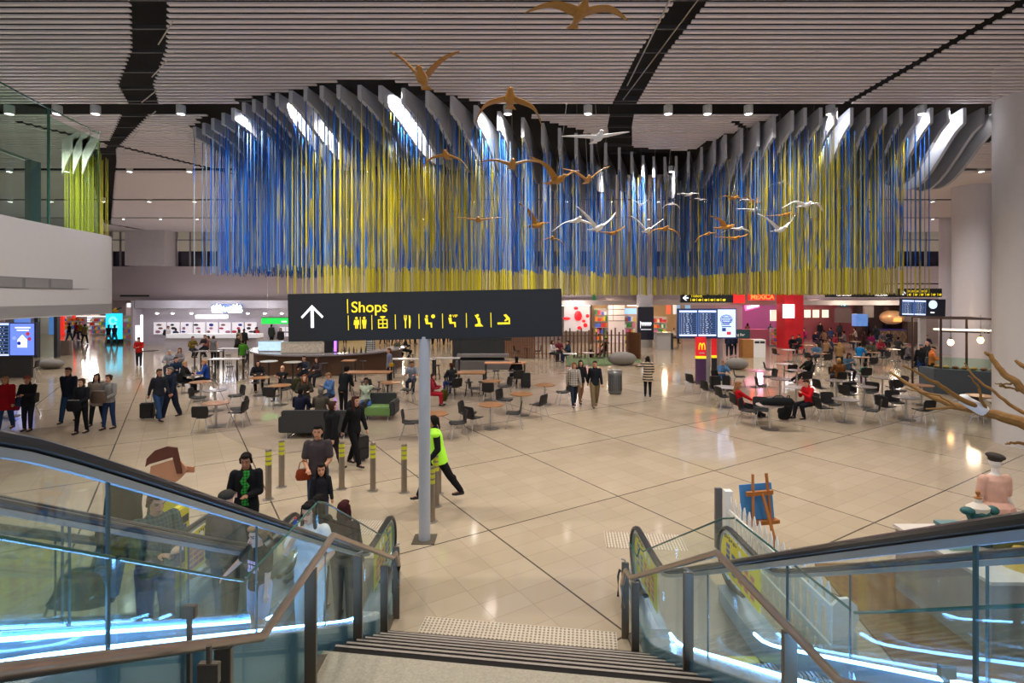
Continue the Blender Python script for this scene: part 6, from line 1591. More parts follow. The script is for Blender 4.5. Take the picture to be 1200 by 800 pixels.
P(429, 488, 'sitcross', 10, 'man in pale mint hoodie and blue jeans on the green seated armchair', ('jacket', 'a3ae98'), ('jeans', '3a5c92'), ('short', '17120f'), '6a4a3a', vox=.014)
g_ = G(414, 500); backpack((g_.x, g_.y, .55), .4, 'black rucksack on a trolley between sofa and armchair', '17181a', 1.3, -.2)
# middle back
P(381, 424, 'sit', 20, 'diner in checked jacket behind the bar stools', ('jacket', '6a6c72'), ('jeans', '2a2c33'), ('short', '3a2a20'), vox=.02)
P(373, 452, 'sit', -20, 'woman with long hair sitting right below the bar', ('jacket', '3a3034'), ('jeans', '1c1e26'), ('long', '3a2418'), vox=.018)
P(357, 450, 'sit', 0, 'person in dark patterned top sitting below the bar, left', ('shirt', '2e3440'), ('jeans', '1c1e26'), ('short', '1c1614'), vox=.018)
P(395, 402, 'stand', 0, 'bar worker in red shirt behind the counter, left', ('shirt', 'a01c24'), ('jeans', '15161a'), ('short', '15100e'), vox=.03)
P(404, 402, 'stand', 30, 'bar worker in red shirt behind the counter, right', ('shirt', '9a1a20'), ('jeans', '15161a'), ('short', '15100e'), vox=.03)
P(434, 428, 'stand', 175, 'tall person in black and white plaid shirt, back to us', ('coat', PLAID), ('slim', '15161a'), ('short', '2a1c16'), h=1.8, vox=.02)
P(456.5, 452, 'stand', -60, 'person in grey blue shirt with yellow bag standing at high table', ('shirt', '6a6c84'), ('jeans', '191a22'), ('short', '5a2c1c'), vox=.016)
g_ = G(460, 452); handbag((g_.x, g_.y-.25, 1.0), .3, 'small yellow bag of the person in grey blue', 'b8901c', .6, .2)
P(483, 459, 'sit', 0, 'man in pale grey polo sitting left of the sign pole', ('tee', '8a93a4'), ('jeans', '2a3040'), ('short', '3a2418'), 'b07a60', vox=.016)
P(464, 428, 'stool', 60, 'diner in olive and red at the long white table', ('jacket', '4a4a38'), ('jeans', '15161a'), ('short', '2a1c16'), vox=.025)
P(474, 425, 'stool', 100, 'diner in black at the long white table, left of the pole', ('jacket', '15161a'), ('jeans', '15161a'), ('short', '1a1210'), vox=.025)
P(505, 475, 'sit', 90, 'seated child in crimson trousers right behind the sign pole', ('jacket', '8a2030'), ('slim', 'a01a2c'), ('short', '3a2418'), h=1.55, vox=.016)
P(530, 463, 'sit', 215, 'person in charcoal jacket on a chair with back to us', ('jacket', '2c2e32'), ('jeans', '23429a'), ('short', '4a2418'), vox=.014)
g_ = G(530, 466); chair(g_.x+.1, g_.y-.05, R(125), 'black shell chair under the person in the charcoal jacket')
g_ = G(520, 470); backpack((g_.x, g_.y, .25), .5, 'olive yellow backpack on the floor beside the charcoal jacket', '4a4a1a', 1.0, .3, '23241a')
P(533, 419, 'stand', 60, 'bald person in dark clothes standing before the banquette', ('jacket', '1c2428'), ('jeans', '15161a'), ('bald', '8a7a70'), vox=.025)
P(537, 429, 'stool', 60, 'diner in pale pink and grey at the grey high table', ('shirt', 'b09a98'), ('jeans', '2a3a5c'), ('short', '6a5a3c'), vox=.02)
P(606, 452, 'sit', 200, 'person in black leaning over the orange table, back to us', ('puffer', '131418'), ('jeans', '1c2540'), ('short', '120e0c'), vox=.016)
g_ = G(606, 455); chair(g_.x, g_.y+.05, R(110), 'black shell chair under the person leaning on the orange table')
g_ = G(616, 455); suitcase(g_.x, g_.y, .004, 'black suitcase standing right of the orange table', '121318', .7, .42, .1, 0)
P(646, 423, 'sit', 60, 'woman in white blouse at the table by the timber fence', ('shirt', 'c0b4b4'), ('jeans', '2a2a30'), ('long', '3a241a'), vox=.02)
P(655, 421, 'sit', 0, 'diner in maroon at the table by the timber fence', ('jacket', '6a2a34'), ('jeans', '1c1e26'), ('short', '2a1c16'), vox=.025)
P(667, 424, 'sit', -70, 'man in dark blue jacket at the table by the timber fence', ('jacket', '23303f'), ('jeans', '23304a'), ('short', '1a1412'), vox=.02)
P(709, 418, 'lounge', -50, 'person in black slumped on a seat by the timber fence', ('jacket', '15161a'), ('jeans', '15161f'), ('short', '1a1210'), vox=.025)
g_ = G(693, 419); backpack((g_.x, g_.y, .3), .2, 'black bag on the floor under the pale table by the fence', '15161a', 1.1, .2)
P(672.5, 477.5, 'walk', 5, 'woman in checked cardigan and white top walking with the dark jacket man', ('jacket', CHK), ('slim', '1c2530'), ('bob', '7a4a30'), 'c08a6c', 1.66, .014)
P(680, 473, 'walk', 10, 'woman with long dark hair half hidden behind the couple', ('jacket', '1a1a1e'), ('slim', '8a6a50'), ('long', '2a1812'), h=1.66, vox=.016)
P(697, 477.5, 'walk', 0, 'man in dark jacket and khaki trousers walking towards us', ('jacket', '14181f'), ('wide', '6a5a42'), ('short', '2a1c14'), 'c08a6c', 1.72, .014)
P(759, 465, 'point', 165, 'woman in striped knit dress and beanie stretching one arm right', ('coat', STR), ('slim', '15161a'), ('long', '1a1412'), 'b8866c', 1.64, .014)
# ---- right food court
P(846, 456, 'sit', 15, 'older man in light blue shirt beside his dark suitcase', ('tee', '5a88b8'), ('shorts', '5a6a8a'), ('bald', 'b0a8a0'), 'c8957c', vox=.014)
g_ = G(838, 459); suitcase(g_.x, g_.y, .004, 'black upright suitcase leaning on the man in light blue', '131418', .68, .44, .2, 0)
g_ = G(853, 459); suitcase(g_.x, g_.y+.2, .004, 'second black suitcase with white mark near the man in light blue', '101115', .68, .3, -.2, 0)
g_ = G(846, 458); chair(g_.x, g_.y+.35, R(-70), 'black shell chair under the man in light blue')
P(854, 418, 'walk', 150, 'person in navy walking behind the red advert poles, left one', ('jacket', '1a2236'), ('jeans', '1a2030'), ('short', '2a1c16'), vox=.02)
P(860, 417, 'walk', 150, 'person in navy walking behind the flight screen, right one', ('jacket', '161e33'), ('jeans', '161a28'), ('short', '2a1c16'), vox=.02)
P(868, 490, 'lounge', 85, 'girl in red jacket with long light brown hair reclining on a chair', ('jacket', 'b30f1c'), ('jeans', '131419'), ('long', '7a5232'), 'cfa184', 1.66, .012)
g_ = G(866, 489); chair(g_.x, g_.y+.05, R(5), 'black shell chair under the girl in red')
P(948, 490, 'sitphone', -75, 'boy in red jacket sitting sideways looking at a phone', ('jacket', 'b50f1a'), ('jeans', '14151b'), ('short', '3a2418'), 'c8987c', 1.7, .012)
g_ = G(949, 489); chair(g_.x, g_.y+.05, R(185), 'black shell chair under the boy in red')
g_ = G(921, 493); backpack((g_.x, g_.y, .42), .3, 'large black backpack standing on the floor beside the boy in red', '16171b', 1.5, .25)
g_ = G(905, 474, .78); t = thing('duffel_bag', 'black soft bag lying across the cream table between the red jackets', 'bag', (g_.x+.1, g_.y-.15, .77)); MB().tube([(-.55, 0, .1), (-.45, 0, .12), (0, 0, .13), (.4, 0, .12), (.52, 0, .08)], [.02, .1, .13, .12, .02], 14).build('bag_body', cloth('131418'), t, smooth=True); MB().tube([(-.2, -.02, .22), (-.1, -.06, .32), (.1, -.06, .32), (.2, -.02, .22)], .012, 6).build('handle', cloth('131418'), t)
P(946, 448, 'lounge', -80, 'man in black leaning back at the grey table', ('jacket', '101114'), ('jeans', '17181c'), ('short', '120e0c'), 'b07a60', vox=.016)
g_ = G(947, 447); chair(g_.x, g_.y+.05, R(185), 'black shell chair under the man in black leaning back')
P(928, 415, 'sit', 0, 'person in black near the red column, arms on the table', ('jacket', '121318'), ('jeans', '15161a'), ('short', '1a1210'), vox=.02)
P(937, 413, 'sit', -60, 'person in black and white right of the red column base', ('jacket', '2a2a30'), ('jeans', '15161a'), ('short', '1a1210'), vox=.02)
P(984, 455, 'sit', 175, 'person in tawny brown coat with back to us at the middle table', ('coat', '7a4a20'), ('jeans', '2a2a30'), ('short', 'b08a54'), vox=.014)
P(994, 445, 'sitphone', -10, 'woman with long dark hair in denim jacket facing the brown coat', ('jacket', '4a627a'), ('jeans', '23242c'), ('long', '3a2016'), 'b8866c', vox=.014)
g_ = G(984, 457); chair(g_.x, g_.y+.05, R(95), 'black shell chair under the person in the tawny coat'); g_ = G(995, 444); chair(g_.x, g_.y+.1, R(-95), 'black shell chair under the woman in denim')
g_ = G(998, 461); suitcase(g_.x, g_.y, .004, 'black case with pale frame under the table of the tawny coat', '15161a', .5, .34, 0, .2)
P(1014, 450, 'sit_kid', 160, 'child in teal jacket with pink skirt sitting on a chair', ('jacket', '1f8a7a'), ('slim', '6a3a48'), ('short', '2a1c16'), h=1.25, vox=.016)
g_ = G(1014, 451); chair(g_.x, g_.y+.05, R(80), 'black shell chair under the child in teal')
P(1007, 428, 'sit', 120, 'man in bright blue sweater bending over a table', ('shirt', '1272b4'), ('jeans', '15161a'), ('short', '17120f'), vox=.018)
P(984, 427, 'sit', 150, 'woman with blond hair sitting behind the brown coat', ('coat', '8a6a44'), ('jeans', '2a2a30'), ('long', 'a8824c'), vox=.018)
P(1022, 424, 'sit', -60, 'man in olive sweater leaning right of the bright blue sweater', ('jacket', '4a4a3a'), ('jeans', '1c1e26'), ('short', '2a1c16'), vox=.018)
P(1027, 405, 'stand', 180, 'man in dark jacket standing deep in the right crowd', ('jacket', '1c2228'), ('jeans', '23304a'), ('short', '2a1c16'), vox=.025)
P(1063, 429, 'sit', 40, 'person in grey jacket with pink hat left of the standing pair', ('jacket', '6a6468'), ('jeans', '1c1e33'), ('hat', '8a5a68'), vox=.016)
g_ = G(1063, 431); chair(g_.x, g_.y+.08, R(-50), 'black shell chair under the person with the pink hat')
P(1080, 445, 'walk', 160, 'man in black jacket, jeans and cap walking away from us', ('jacket', '15171c'), ('jeans', '1c3a66'), ('hat', '4a5260'), h=1.74, vox=.014)
P(1092, 448, 'phone', 70, 'person in orange jacket with dark cap at the steel frame kiosk', ('jacket', 'c8703a'), ('jeans', '1c1d22'), ('hat', '2a2426'), h=1.7, vox=.014)
g_ = G(1086, 446); handbag((g_.x, g_.y-.05, 1.02), .5, 'grey shoulder bag of the person in orange', '4a4e58', 1.0, .35)
P(1086, 440, 'stand', 0, 'man with bald head half hidden behind the orange jacket', ('jacket', '2a2a30'), ('jeans', '2a2e38'), ('bald', '8a7a70'), h=1.78, vox=.02)
P(1086, 414, 'sit', -30, 'person in purple top sitting beyond the standing pair', ('jacket', '3a3048'), ('jeans', '1c1e26'), ('short', '3a2a20'), vox=.025)
P(1137, 444, 'stand', -15, 'kiosk worker in black T-shirt behind the blue grey counter', ('tee', '15151a'), ('jeans', '15161a'), ('short', '3a1e16'), 'b07a60', h=1.74, vox=.016)
P(1192, 505, 'sit', 160, 'person in black at the right edge, behind the branch', ('jacket', '121318'), ('jeans', '14151a'), ('short', '120e0c'), vox=.016)
# deep crowd, each a person of their own
rc = ['8a1f5a', '5a5a66', '23243a', '1c1e26', '8a6a50', '4a6a8a', '2a3a5a', 'a03040', '3a3a3e', '7a7470', '2a4a4a', '6a4a3a', '9a8a80', '1a2a4a', '4a2a2a', '303848']
cn = {'8a1f5a': 'magenta', '5a5a66': 'grey', '23243a': 'indigo', '1c1e26': 'black', '8a6a50': 'tan', '4a6a8a': 'denim blue', '2a3a5a': 'navy', 'a03040': 'red', '3a3a3e': 'charcoal', '7a7470': 'stone grey', '2a4a4a': 'dark teal', '6a4a3a': 'brown', '9a8a80': 'beige', '1a2a4a': 'deep blue', '4a2a2a': 'dark maroon', '303848': 'slate'}
spots = [(943, 402, 'sit'), (950, 397, 'stand'), (955, 407, 'sit'), (961, 399, 'stand'), (966, 405, 'sit'), (969, 396, 'stand'), (974, 401, 'sit'), (980, 411, 'sit'), (984, 400, 'stand'), (990, 407, 'sit'), (994, 397, 'stand'), (998, 409, 'sit'), (1003, 402, 'sit'), (1008, 396, 'stand'), (1012, 408, 'sit'), (1017, 399, 'stand'),
         (1022, 411, 'sit'), (1033, 408, 'sit'), (1038, 399, 'stand'), (1043, 406, 'sit'), (968, 421, 'sit'), (958, 427, 'sit'), (975, 419, 'sit'), (1031, 419, 'sit'), (1052, 417, 'sit'), (918, 401, 'stand'), (903, 402, 'stand'), (876, 401, 'stand'), (884, 398, 'stand')]
land = ['near the black counter', 'in front of the pizza counter', 'behind the red column', 'in the middle of the right crowd', 'close to the patterned counter']
for i, (px, py, kd) in enumerate(spots):
    c_ = rc[i % len(rc)]; wh = 'under the red neon sign' if px < 930 else 'just right of the red column' if px < 965 else 'below the black counter signs' if px < 1000 else 'left of the patterned counter' if px < 1030 else 'near the patterned counter'
    hs_ = ('short', 'long', 'short', 'bun')[(i*3) % 4]; hc_ = ('120e0c', '3a2418', '5a3a24')[i % 3]
    P(px, py, kd, random.choice((0, 60, 120, 180, -60, -120)), 'distant %s person with %s %s hair, %s top, %s' % ('seated' if kd == 'sit' else 'standing', {'short': 'short', 'long': 'long', 'bun': 'tied'}[hs_], {'120e0c': 'black', '3a2418': 'brown', '5a3a24': 'lighter brown'}[hc_], cn[c_], wh), ('jacket' if i % 3 else 'shirt', c_), ('jeans', random.choice(('23242c', '2a3346', '3a3a44'))), (hs_, hc_), random.choice(('c0907a', 'a87458', 'd0a080')), 1.7, .03)
# far middle crowd behind the sign pole
for i, (px, py) in enumerate(((448, 404), (455, 402), (462, 405), (470, 401), (478, 404), (486, 403), (507, 404), (514, 402), (520, 405), (526, 402))):
    c_ = rc[(i*3+7) % len(rc)]; P(px, py, 'stand' if i % 2 else 'walk', random.choice((0, 160, 180, 20, 90)), 'distant person in %s %s of the pole, below the Shops sign' % (cn[c_], 'left' if px < 495 else 'right'), ('jacket', c_), ('jeans', '23242c'), ('short', '1a1412'), 'b8866c', 1.7, .03)
P(680, 398, 'stand', 0, 'cook in red shirt behind the timber fence', ('shirt', 'b01c1c'), ('jeans', '15161a'), ('short', '2a1c16'), vox=.03)
P(703, 400, 'stand', 10, 'diner in red behind the fence near the white tiles', ('shirt', 'a81c20'), ('jeans', '15161a'), ('short', '2a1c16'), vox=.03)
P(740, 399, 'stand', 0, 'shop worker with dark hair left of the black column panel', ('jacket', '2a2a2a'), ('jeans', '15161a'), ('short', '1a1412'), vox=.03)
P(789, 402, 'sit', 60, 'seated diner in white behind the grey kiosk desk', ('shirt', 'b8b0a8'), ('jeans', '2a2a30'), ('short', '2a1c16'), vox=.03)
# ------------------------------------------------------------ shops along the back
def panel(name, label, cat, px0, px1, py0, py1, D, th, m_, parent=None, group=None, floor=False, bevel=0):
    a = W(px0, py0, D); b = W(px1, py1, D); z0 = 0 if floor else b.z
    c = Vector(((a.x+b.x)/2, D, 0 if floor else (a.z+b.z)/2))
    if parent is None:
        o = MB().box(a.x-c.x, b.x-c.x, 0, th, z0-c.z, a.z-c.z).build(name, m_, None, bevel=bevel); o.location = c; return tag(o, label, cat, group)
    pl_ = parent.location
    return MB().box(a.x-pl_.x, b.x-pl_.x, D-pl_.y, D+th-pl_.y, z0-pl_.z, a.z-pl_.z).build(name, m_, parent, bevel=bevel)
EM = lambda nm, c, e: mat(nm, c, .4, emit=e)
# shop dividing walls (room structure)
def swall(i, px0, px1, D, m_, py=352):
    a, b = (px0-CX)/F*D, (px1-CX)/F*D; struct(MB().box(a, b, D, D+.3, 0, min(zb, H-(py-HY)*D/F)).build('wall_shop_%d' % i, m_))
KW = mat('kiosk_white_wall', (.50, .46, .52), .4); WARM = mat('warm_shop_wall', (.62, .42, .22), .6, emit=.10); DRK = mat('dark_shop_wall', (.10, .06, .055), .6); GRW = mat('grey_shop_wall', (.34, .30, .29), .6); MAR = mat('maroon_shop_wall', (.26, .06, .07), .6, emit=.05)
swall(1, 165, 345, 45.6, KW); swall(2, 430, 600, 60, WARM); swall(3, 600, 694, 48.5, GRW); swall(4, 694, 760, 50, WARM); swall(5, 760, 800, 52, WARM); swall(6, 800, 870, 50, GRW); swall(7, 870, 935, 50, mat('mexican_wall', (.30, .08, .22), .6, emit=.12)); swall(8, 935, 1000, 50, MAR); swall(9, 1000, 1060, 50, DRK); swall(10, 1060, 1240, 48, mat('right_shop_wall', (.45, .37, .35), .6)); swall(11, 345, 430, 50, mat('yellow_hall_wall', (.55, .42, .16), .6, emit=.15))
struct(MB().box((163-CX)/F*45.5, (165.5-CX)/F*45.5, 44.5, 60, 0, zb).build('wall_shop_12', KW))
# white header over the kiosk
struct(MB().box((158-CX)/F*44.6, (345-CX)/F*44.6, 44.6, 45.9, 3.1, 3.76).build('trim_5', mat('kiosk_header', (.55, .54, .62), .5)))
struct(MB().box((600-CX)/F*45.4, (1100-CX)/F*45.4, 45.3, 45.9, 3.35, 3.76).build('trim_6', mat('shop_header', (.48, .42, .40), .5)))
# kiosk: sign, menu boards, counter
t = thing('neon_sign', 'white glowing brush script sign above the white kiosk', 'sign', W(266, 361.5, 44.4)); s = 44.4/F
NW = EM('neon_white', (.95, .97, 1), 2.6); mb = MB()
for k in range(9):
    x = (-15.5+k*3.9)*s; h_ = (3.2+2.2*math.sin(k*1.1+.3))*s
    mb.tube([(x-1.4*s, -.03, -3.4*s), (x-1.6*s, -.03, h_*.5), (x, -.03, h_), (x+1.3*s, -.03, h_*.3), (x-.3*s, -.03, -1.4*s), (x+1.6*s, -.03, -3.5*s), (x+2.4*s, -.03, -1.5*s)], .055, 6)
mb.bar((-17*s, -.03, -4.6*s), (-5*s, -.03, -4.9*s), .05, .06); mb.bar((2*s, -.03, -4.5*s), (17*s, -.03, -4.4*s), .05, .06)
mb.build('script_tube', NW, t); MB().box(-18*s, 18*s, 0, .05, -5*s, 5*s).build('blue_backing', EM('neon_blue', (.10, .18, .5), .35), t)
for i, (a, b) in enumerate(((229, 265),)): panel('ceiling_light_box', 'long white light box below the brush script sign', 'light', a, b, 369, 373, 44.3, .3, EM('lightbox', (1, .98, .95), 3.0))
for i, px in enumerate((184, 202, 224, 290, 310, 330)):
    panel('ceiling_spotlight', 'small white recessed light over the kiosk, %s from the left' % ordn[i], 'light', px-1.5, px+1.5, 366.5, 367.8, 44.55, .05, LENS, group='kiosk downlights')
MBW = EM('menu_white', (.72, .69, .74), .55)
cols = ['c02a4a', '3a3a9a', '8a5a4a', '2a2a2e', 'b07a9a', '5a6a8a']
for i, (a, b) in enumerate(((180, 194), (196, 210), (212, 225), (227, 240), (242, 255), (257, 270), (272, 285), (287, 300))):
    c = W((a+b)/2, 384.5, 45.3); t = thing('menu_board', 'white lit menu board on the kiosk wall, %s from the left' % ordn[i], 'menu board', c, 0, 'menu boards of the white kiosk'); s = 45.3/F
    MB().box(-(b-a)/2*s, (b-a)/2*s, 0, .08, -7*s, 7*s).build('panel', MBW, t)
    random.seed(40+i)
    for q_ in range(3): mb = MB(); x = random.uniform(-4, 4)*s; z = (4-4*q_)*s; mb.ell((x, -.03, z), random.uniform(1.8, 3.4)*s, .02, random.uniform(1.1, 1.9)*s); mb.build('food_picture', cm(random.choice(cols), .5), t)
for i, (a, b, c_, d_) in enumerate(((328, 334, 383, 388), (335, 343, 383, 388), (328, 334, 390, 394), (335, 343, 390, 394))):
    panel('picture_frame', 'small framed picture on the wall below the green sign', 'picture', a, b, c_, d_, 45.2, .06, MBW, group='small framed pictures below the green sign')
t = thing('kiosk_counter', 'long white kiosk counter with stainless top and lit edge', 'counter', G(249, 412)); s = 1/F
for nm, z0, z1, y0, m_ in (('counter_front', 0, .95, 0, mat('counter_lilac', (.48, .45, .52), .4)), ('counter_top', .95, 1.0, -.05, STEEL), ('lit_edge', 1.02, 1.3, .1, EM('lit_edge', (.7, .7, .75), .35))):
    MB().box(-3.5, 3.3, y0, 1.0, z0, z1).build(nm, m_, t)
panel('plinth', 'dark low plinth at the left end of the white kiosk', 'plinth', 167, 178, 411, 415, 40, .8, mat('base_dark', (.06, .05, .06), .5), floor=True)
panel('light_column', 'thin vertical white light strip at the kiosk corner', 'light', 164.5, 166.5, 369, 412, 40.5, .1, EM('strip_white', (1, 1, 1), 3), floor=True)
panel('wall_poster', 'small white lit poster left of the kiosk corner', 'poster', 158.5, 163, 381, 399, 44, .1, EM('poster_w', (.85, .85, .9), 1.3))
t = thing('green_sign', 'bright green light box sign left of the Shops sign', 'sign', W(326, 376, 30.5)); s = 30.5/F
MB().box(-19.5*s, 19.5*s, 0, .3, -3.4*s, 3.6*s).build('light_box', EM('green_box', (.02, .62, .08), 1.0), t); MB().box(-20*s, 20*s, -.02, .32, 3.6*s, 4.2*s).build('top_cap', BLACK, t); mb = MB(); [mb.box((4+k*1.6)*s, (5.1+k*1.6)*s, -.015, 0, -1.6*s, .2*s) for k in range(4)]; mb.build('lettering', SWH, t)
for x in (-14, 14): MB().tube([(x*s, .15, 3.6*s), (x*s, .15, CZ-.2-t.location.z)], .012, 5).build('hanging_rod', STEEL, t)
# corridor store at far left
CR = [('c23a3a', 'red'), ('d8c040', 'yellow'), ('3a8a4a', 'green'), ('4a6ad0', 'blue'), ('e0e0e0', 'white'), ('d070a0', 'pink'), ('e08030', 'orange')]
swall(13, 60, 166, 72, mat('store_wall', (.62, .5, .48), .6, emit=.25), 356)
t = thing('store_fascia', 'white illuminated store fascia with coloured lettering across the corridor', 'sign', W(107, 374, 60)); s = 60/F
MB().box(-20*s, 19*s, 0, .2, -3*s, 4*s).build('light_box', EM('fascia_white', (.9, .88, .86), 1.4), t); random.seed(5)
for row, z in ((0, 1.3), (1, -1.5)):
    mb = [MB() for _ in range(4)]
    for k in range(22): mb[(k//4) % 4].box((-18+k*1.6)*s, (-17+k*1.6)*s, -.03, 0, (z-.5)*s, (z+.7)*s)
    for q_, c_ in zip(mb, ('2a8a5a', 'd85a2a', '2a5ac0', 'c04a8a')): q_.build('fascia_lettering', cm(c_, .5, .8), t)
t = thing('red_portal', 'red square shop portal frame at the left of the corridor', 'portal', (W(78, 390, 58).x, 58, 0)); s = 58/F; RP = EM('portal_red', (.85, .03, .02), .8)
MB().box(-8*s, -4*s, 0, .3, 0, 3.6).build('post', RP, t); MB().box(6.5*s, 8.5*s, 0, .3, 1.6, 3.6).build('post', RP, t); MB().box(-8*s, 8.5*s, 0, .3, 1.45+1.9, 3.65).build('lintel', RP, t)
c = W(132.5, 381, 47); t = thing('cyan_screen', 'bright cyan advertising screen standing in the corridor', 'screen', (c.x, 47, 0)); s = 47/F
MB().box(-8.7*s, 8.7*s, 0, .25, .35, 2.6).build('screen', EM('cyan_led', (.02, .55, .80), 1.5), t); MB().box(-9.2*s, 9.2*s, .02, .3, 0, .35).build('base', BLACK, t); mb = MB()
for r_ in (3.2, 4.6): mb.tube([(r_*s*math.cos(R(a)), -.02, 1.95+r_*s*math.sin(R(a))) for a in range(0, 331, 30)], .03, 5)
mb.tube([(-2*s, -.02, .9), (0, -.02, 1.4), (3*s, -.02, 1.1), (5*s, -.02, 1.5)], .05, 5); mb.build('screen_drawing', EM('cyan_light', (.35, .85, .95), 1.3), t); MB().box(-8.5*s, 8.5*s, .03, .2, .05, .33).build('light_foot', EM('cyan_foot', (.1, .8, .8), .8), t)
t = thing('red_banner', 'red and white banner hanging above the right side of the corridor', 'banner', W(155, 363, 46)); s = 46/F
MB().box(-2*s, 4*s, 0, .1, -9*s, 9*s).build('red_cloth', EM('banner_red', (.8, .02, .05), .5), t); MB().box(-6*s, -1*s, -.02, .08, 3*s, 8*s).build('white_logo', EM('banner_white', (.9, .9, 1), 1.5), t)
t = thing('hanging_ornament', 'black and gold dragonfly shaped ornament above the cyan screen', 'ornament', W(135, 364, 46.5)); s = 46.5/F
MB().ell((0, 0, 0), 4.5*s, .1, 1.8*s).build('body', cm('b08020', .4, .3), t); MB().ell((-3*s, .05, -.6*s), 2.2*s, .1, 1.5*s).build('body_dark', BLACK, t); MB().bar((2*s, 0, 1*s), (7*s, 0, 3.5*s), .12, .1).build('tail', BLACK, t); MB().bar((-1*s, 0, 1*s), (1*s, 0, 3*s), .1, .1).build('wing', cm('d8b030', .4, .3), t)
def shelfunit(x, D, w_, h_, label, n=4, seed=1, rz=0, prods=True):
    t = thing('shop_shelf', label, 'shelf', (x, D, .0), rz); random.seed(seed)
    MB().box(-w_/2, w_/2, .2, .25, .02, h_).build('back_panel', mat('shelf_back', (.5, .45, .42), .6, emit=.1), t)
    for k in range(n):
        z = .15+k*(h_-.2)/n; MB().box(-w_/2, w_/2, -.15, .2, z, z+.03).build('shelf_board', mat('shelf_board', (.6, .5, .42), .5), t)
    if prods:
        for k in range(n):
            z = .18+k*(h_-.2)/n; x_ = -w_/2+.05
            while x_ < w_/2-.2:
                w2 = random.uniform(.12, .26); c_, cn_ = random.choice(CR); h2 = random.uniform(.45, .8)*(h_-.2)/n
                o = MB().box(0, w2, -.12, .1, 0, h2).build('product_pack', cm(c_, .5, .15), None, bevel=.01); q_ = Matrix.Rotation(rz, 4, 'Z') @ Vector((x_, 0, z)); o.location = Vector((x, D, 0))+q_.to_3d(); o.rotation_euler = (0, 0, rz)
                tag(o, '%s packet on the %s' % (cn_, label), 'packet', 'packets on the '+label); x_ += w2+.03
for i, (px, D, w_, sd, lb) in enumerate(((88, 58, 2.2, 11, 'corridor shelf behind the black coat walker'), (116, 57, 1.8, 12, 'corridor shelf left of the cyan screen'), (151, 50, 2.4, 13, 'corridor shelf right of the cyan screen'), (103, 64, 2.6, 14, 'deepest corridor shelf under the white fascia'))):
    shelfunit((px-CX)/F*D, D, w_, 1.9 if i != 2 else 2.3, lb, 4, sd)
# left glass corner shop under the balcony
t = thing('glass_shopfront', 'black framed glass shop corner beneath the balcony, left', 'shopfront', ((53-CX)/F*36, 36, 0)); s = 36/F
for a, b in ((-13, -9.5), (10, 14)): MB().box(a*s, b*s, 0, .25, 0, 3.4).build('frame_post', BLACK, t)
MB().box(-9*s, 10*s, .1, .12, 0, 3.3).build('glass_pane', GG, t); MB().box(-2*s, 9*s, .4, .5, 1.5, 3.1).build('blue_screen', EM('shop_blue', (.10, .2, .6), .9), t); MB().box(-9*s, 10*s, 1.5, 1.6, 0, 1.0).build('back_panel', mat('brown_back', (.3, .22, .18), .6), t)
MB().box(-50*s, -13*s, .2, .3, 0, 3.5).build('back_screen', mat('shop_grey', (.2, .2, .22), .5), t); MB().box(-38*s, -20*s, .1, .19, 2.3, 3.3).build('upper_blue_screen', EM('shop_blue', (.10, .2, .6), .9), t)
# Asian kitchen with red lanterns
t = thing('menu_wall', 'white menu strip above the red disc wall, right of the Shops sign', 'sign', W(675, 355, 46.2)); s = 46.2/F
MB().box(-17*s, 17*s, 0, .2, -3.5*s, 3.5*s).build('light_box', EM('menu_strip', (.85, .83, .82), 1.3), t); mb = MB(); [mb.box((-15+k*1.3)*s, (-14.3+k*1.3)*s, -.02, 0, -.8*s, .8*s) for k in range(16)]; mb.build('lettering', cm('6a5a5a'), t); MB().box(-18*s, 18.5*s, -.1, .3, 3.6*s, 6.3*s).build('top_beam', mat('beam_brown', (.10, .05, .04), .5), t); MB().box(17*s, 18.6*s, -.1, .3, -W(675, 355, 46.2).z, 3.6*s).build('side_post', mat('beam_brown', (.10, .05, .04), .5), t)
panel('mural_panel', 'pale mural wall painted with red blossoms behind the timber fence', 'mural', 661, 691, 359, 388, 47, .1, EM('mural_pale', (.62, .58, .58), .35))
RDD = EM('red_disc', (.85, .01, .02), .7)
for i, (x, y, rx_, ry_) in enumerate(((677.5, 370, 4.5, 6), (675, 361, 2.5, 1.8), (688.5, 370, 2.2, 2.2), (686, 381, 2.5, 2.5), (679, 384, 2.5, 2), (664, 373, 4.5, 1.8), (684, 376, 2.2, 1.6))):
    o = MB().ell((0, 0, 0), rx_*46.8/F, .05, ry_*46.8/F, n=20).build('red_disc', RDD); o.location = W(x, y, 46.8); tag(o, ('large red round logo disc' if i == 0 else 'small red blossom %s' % ('above the large disc', 'right of the large disc', 'at the lower right', 'at the bottom', 'string at the left', 'below the large disc')[i-1])+' on the pale mural', 'disc')
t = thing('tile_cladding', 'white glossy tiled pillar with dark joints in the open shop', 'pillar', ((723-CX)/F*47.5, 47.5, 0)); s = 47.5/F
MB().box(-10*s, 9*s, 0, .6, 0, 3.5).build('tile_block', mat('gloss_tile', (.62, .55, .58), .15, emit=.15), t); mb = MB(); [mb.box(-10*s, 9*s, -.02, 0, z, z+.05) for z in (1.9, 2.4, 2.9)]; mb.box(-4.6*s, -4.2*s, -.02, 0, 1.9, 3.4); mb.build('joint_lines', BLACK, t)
shelfunit((705-CX)/F*48.5, 48.5, 1.3, 3.0, 'tall lit shelf left of the white tiled pillar', 5, 21); shelfunit((738-CX)/F*48.8, 48.8, 1.2, 2.4, 'food shelf between the tiled pillar and the column', 4, 22)
panel('green_flag', 'small green flag sign by the menu strip', 'flag', 694.5, 698, 345, 352, 46, .05, EM('flag_green', (.02, .4, .1), .5))
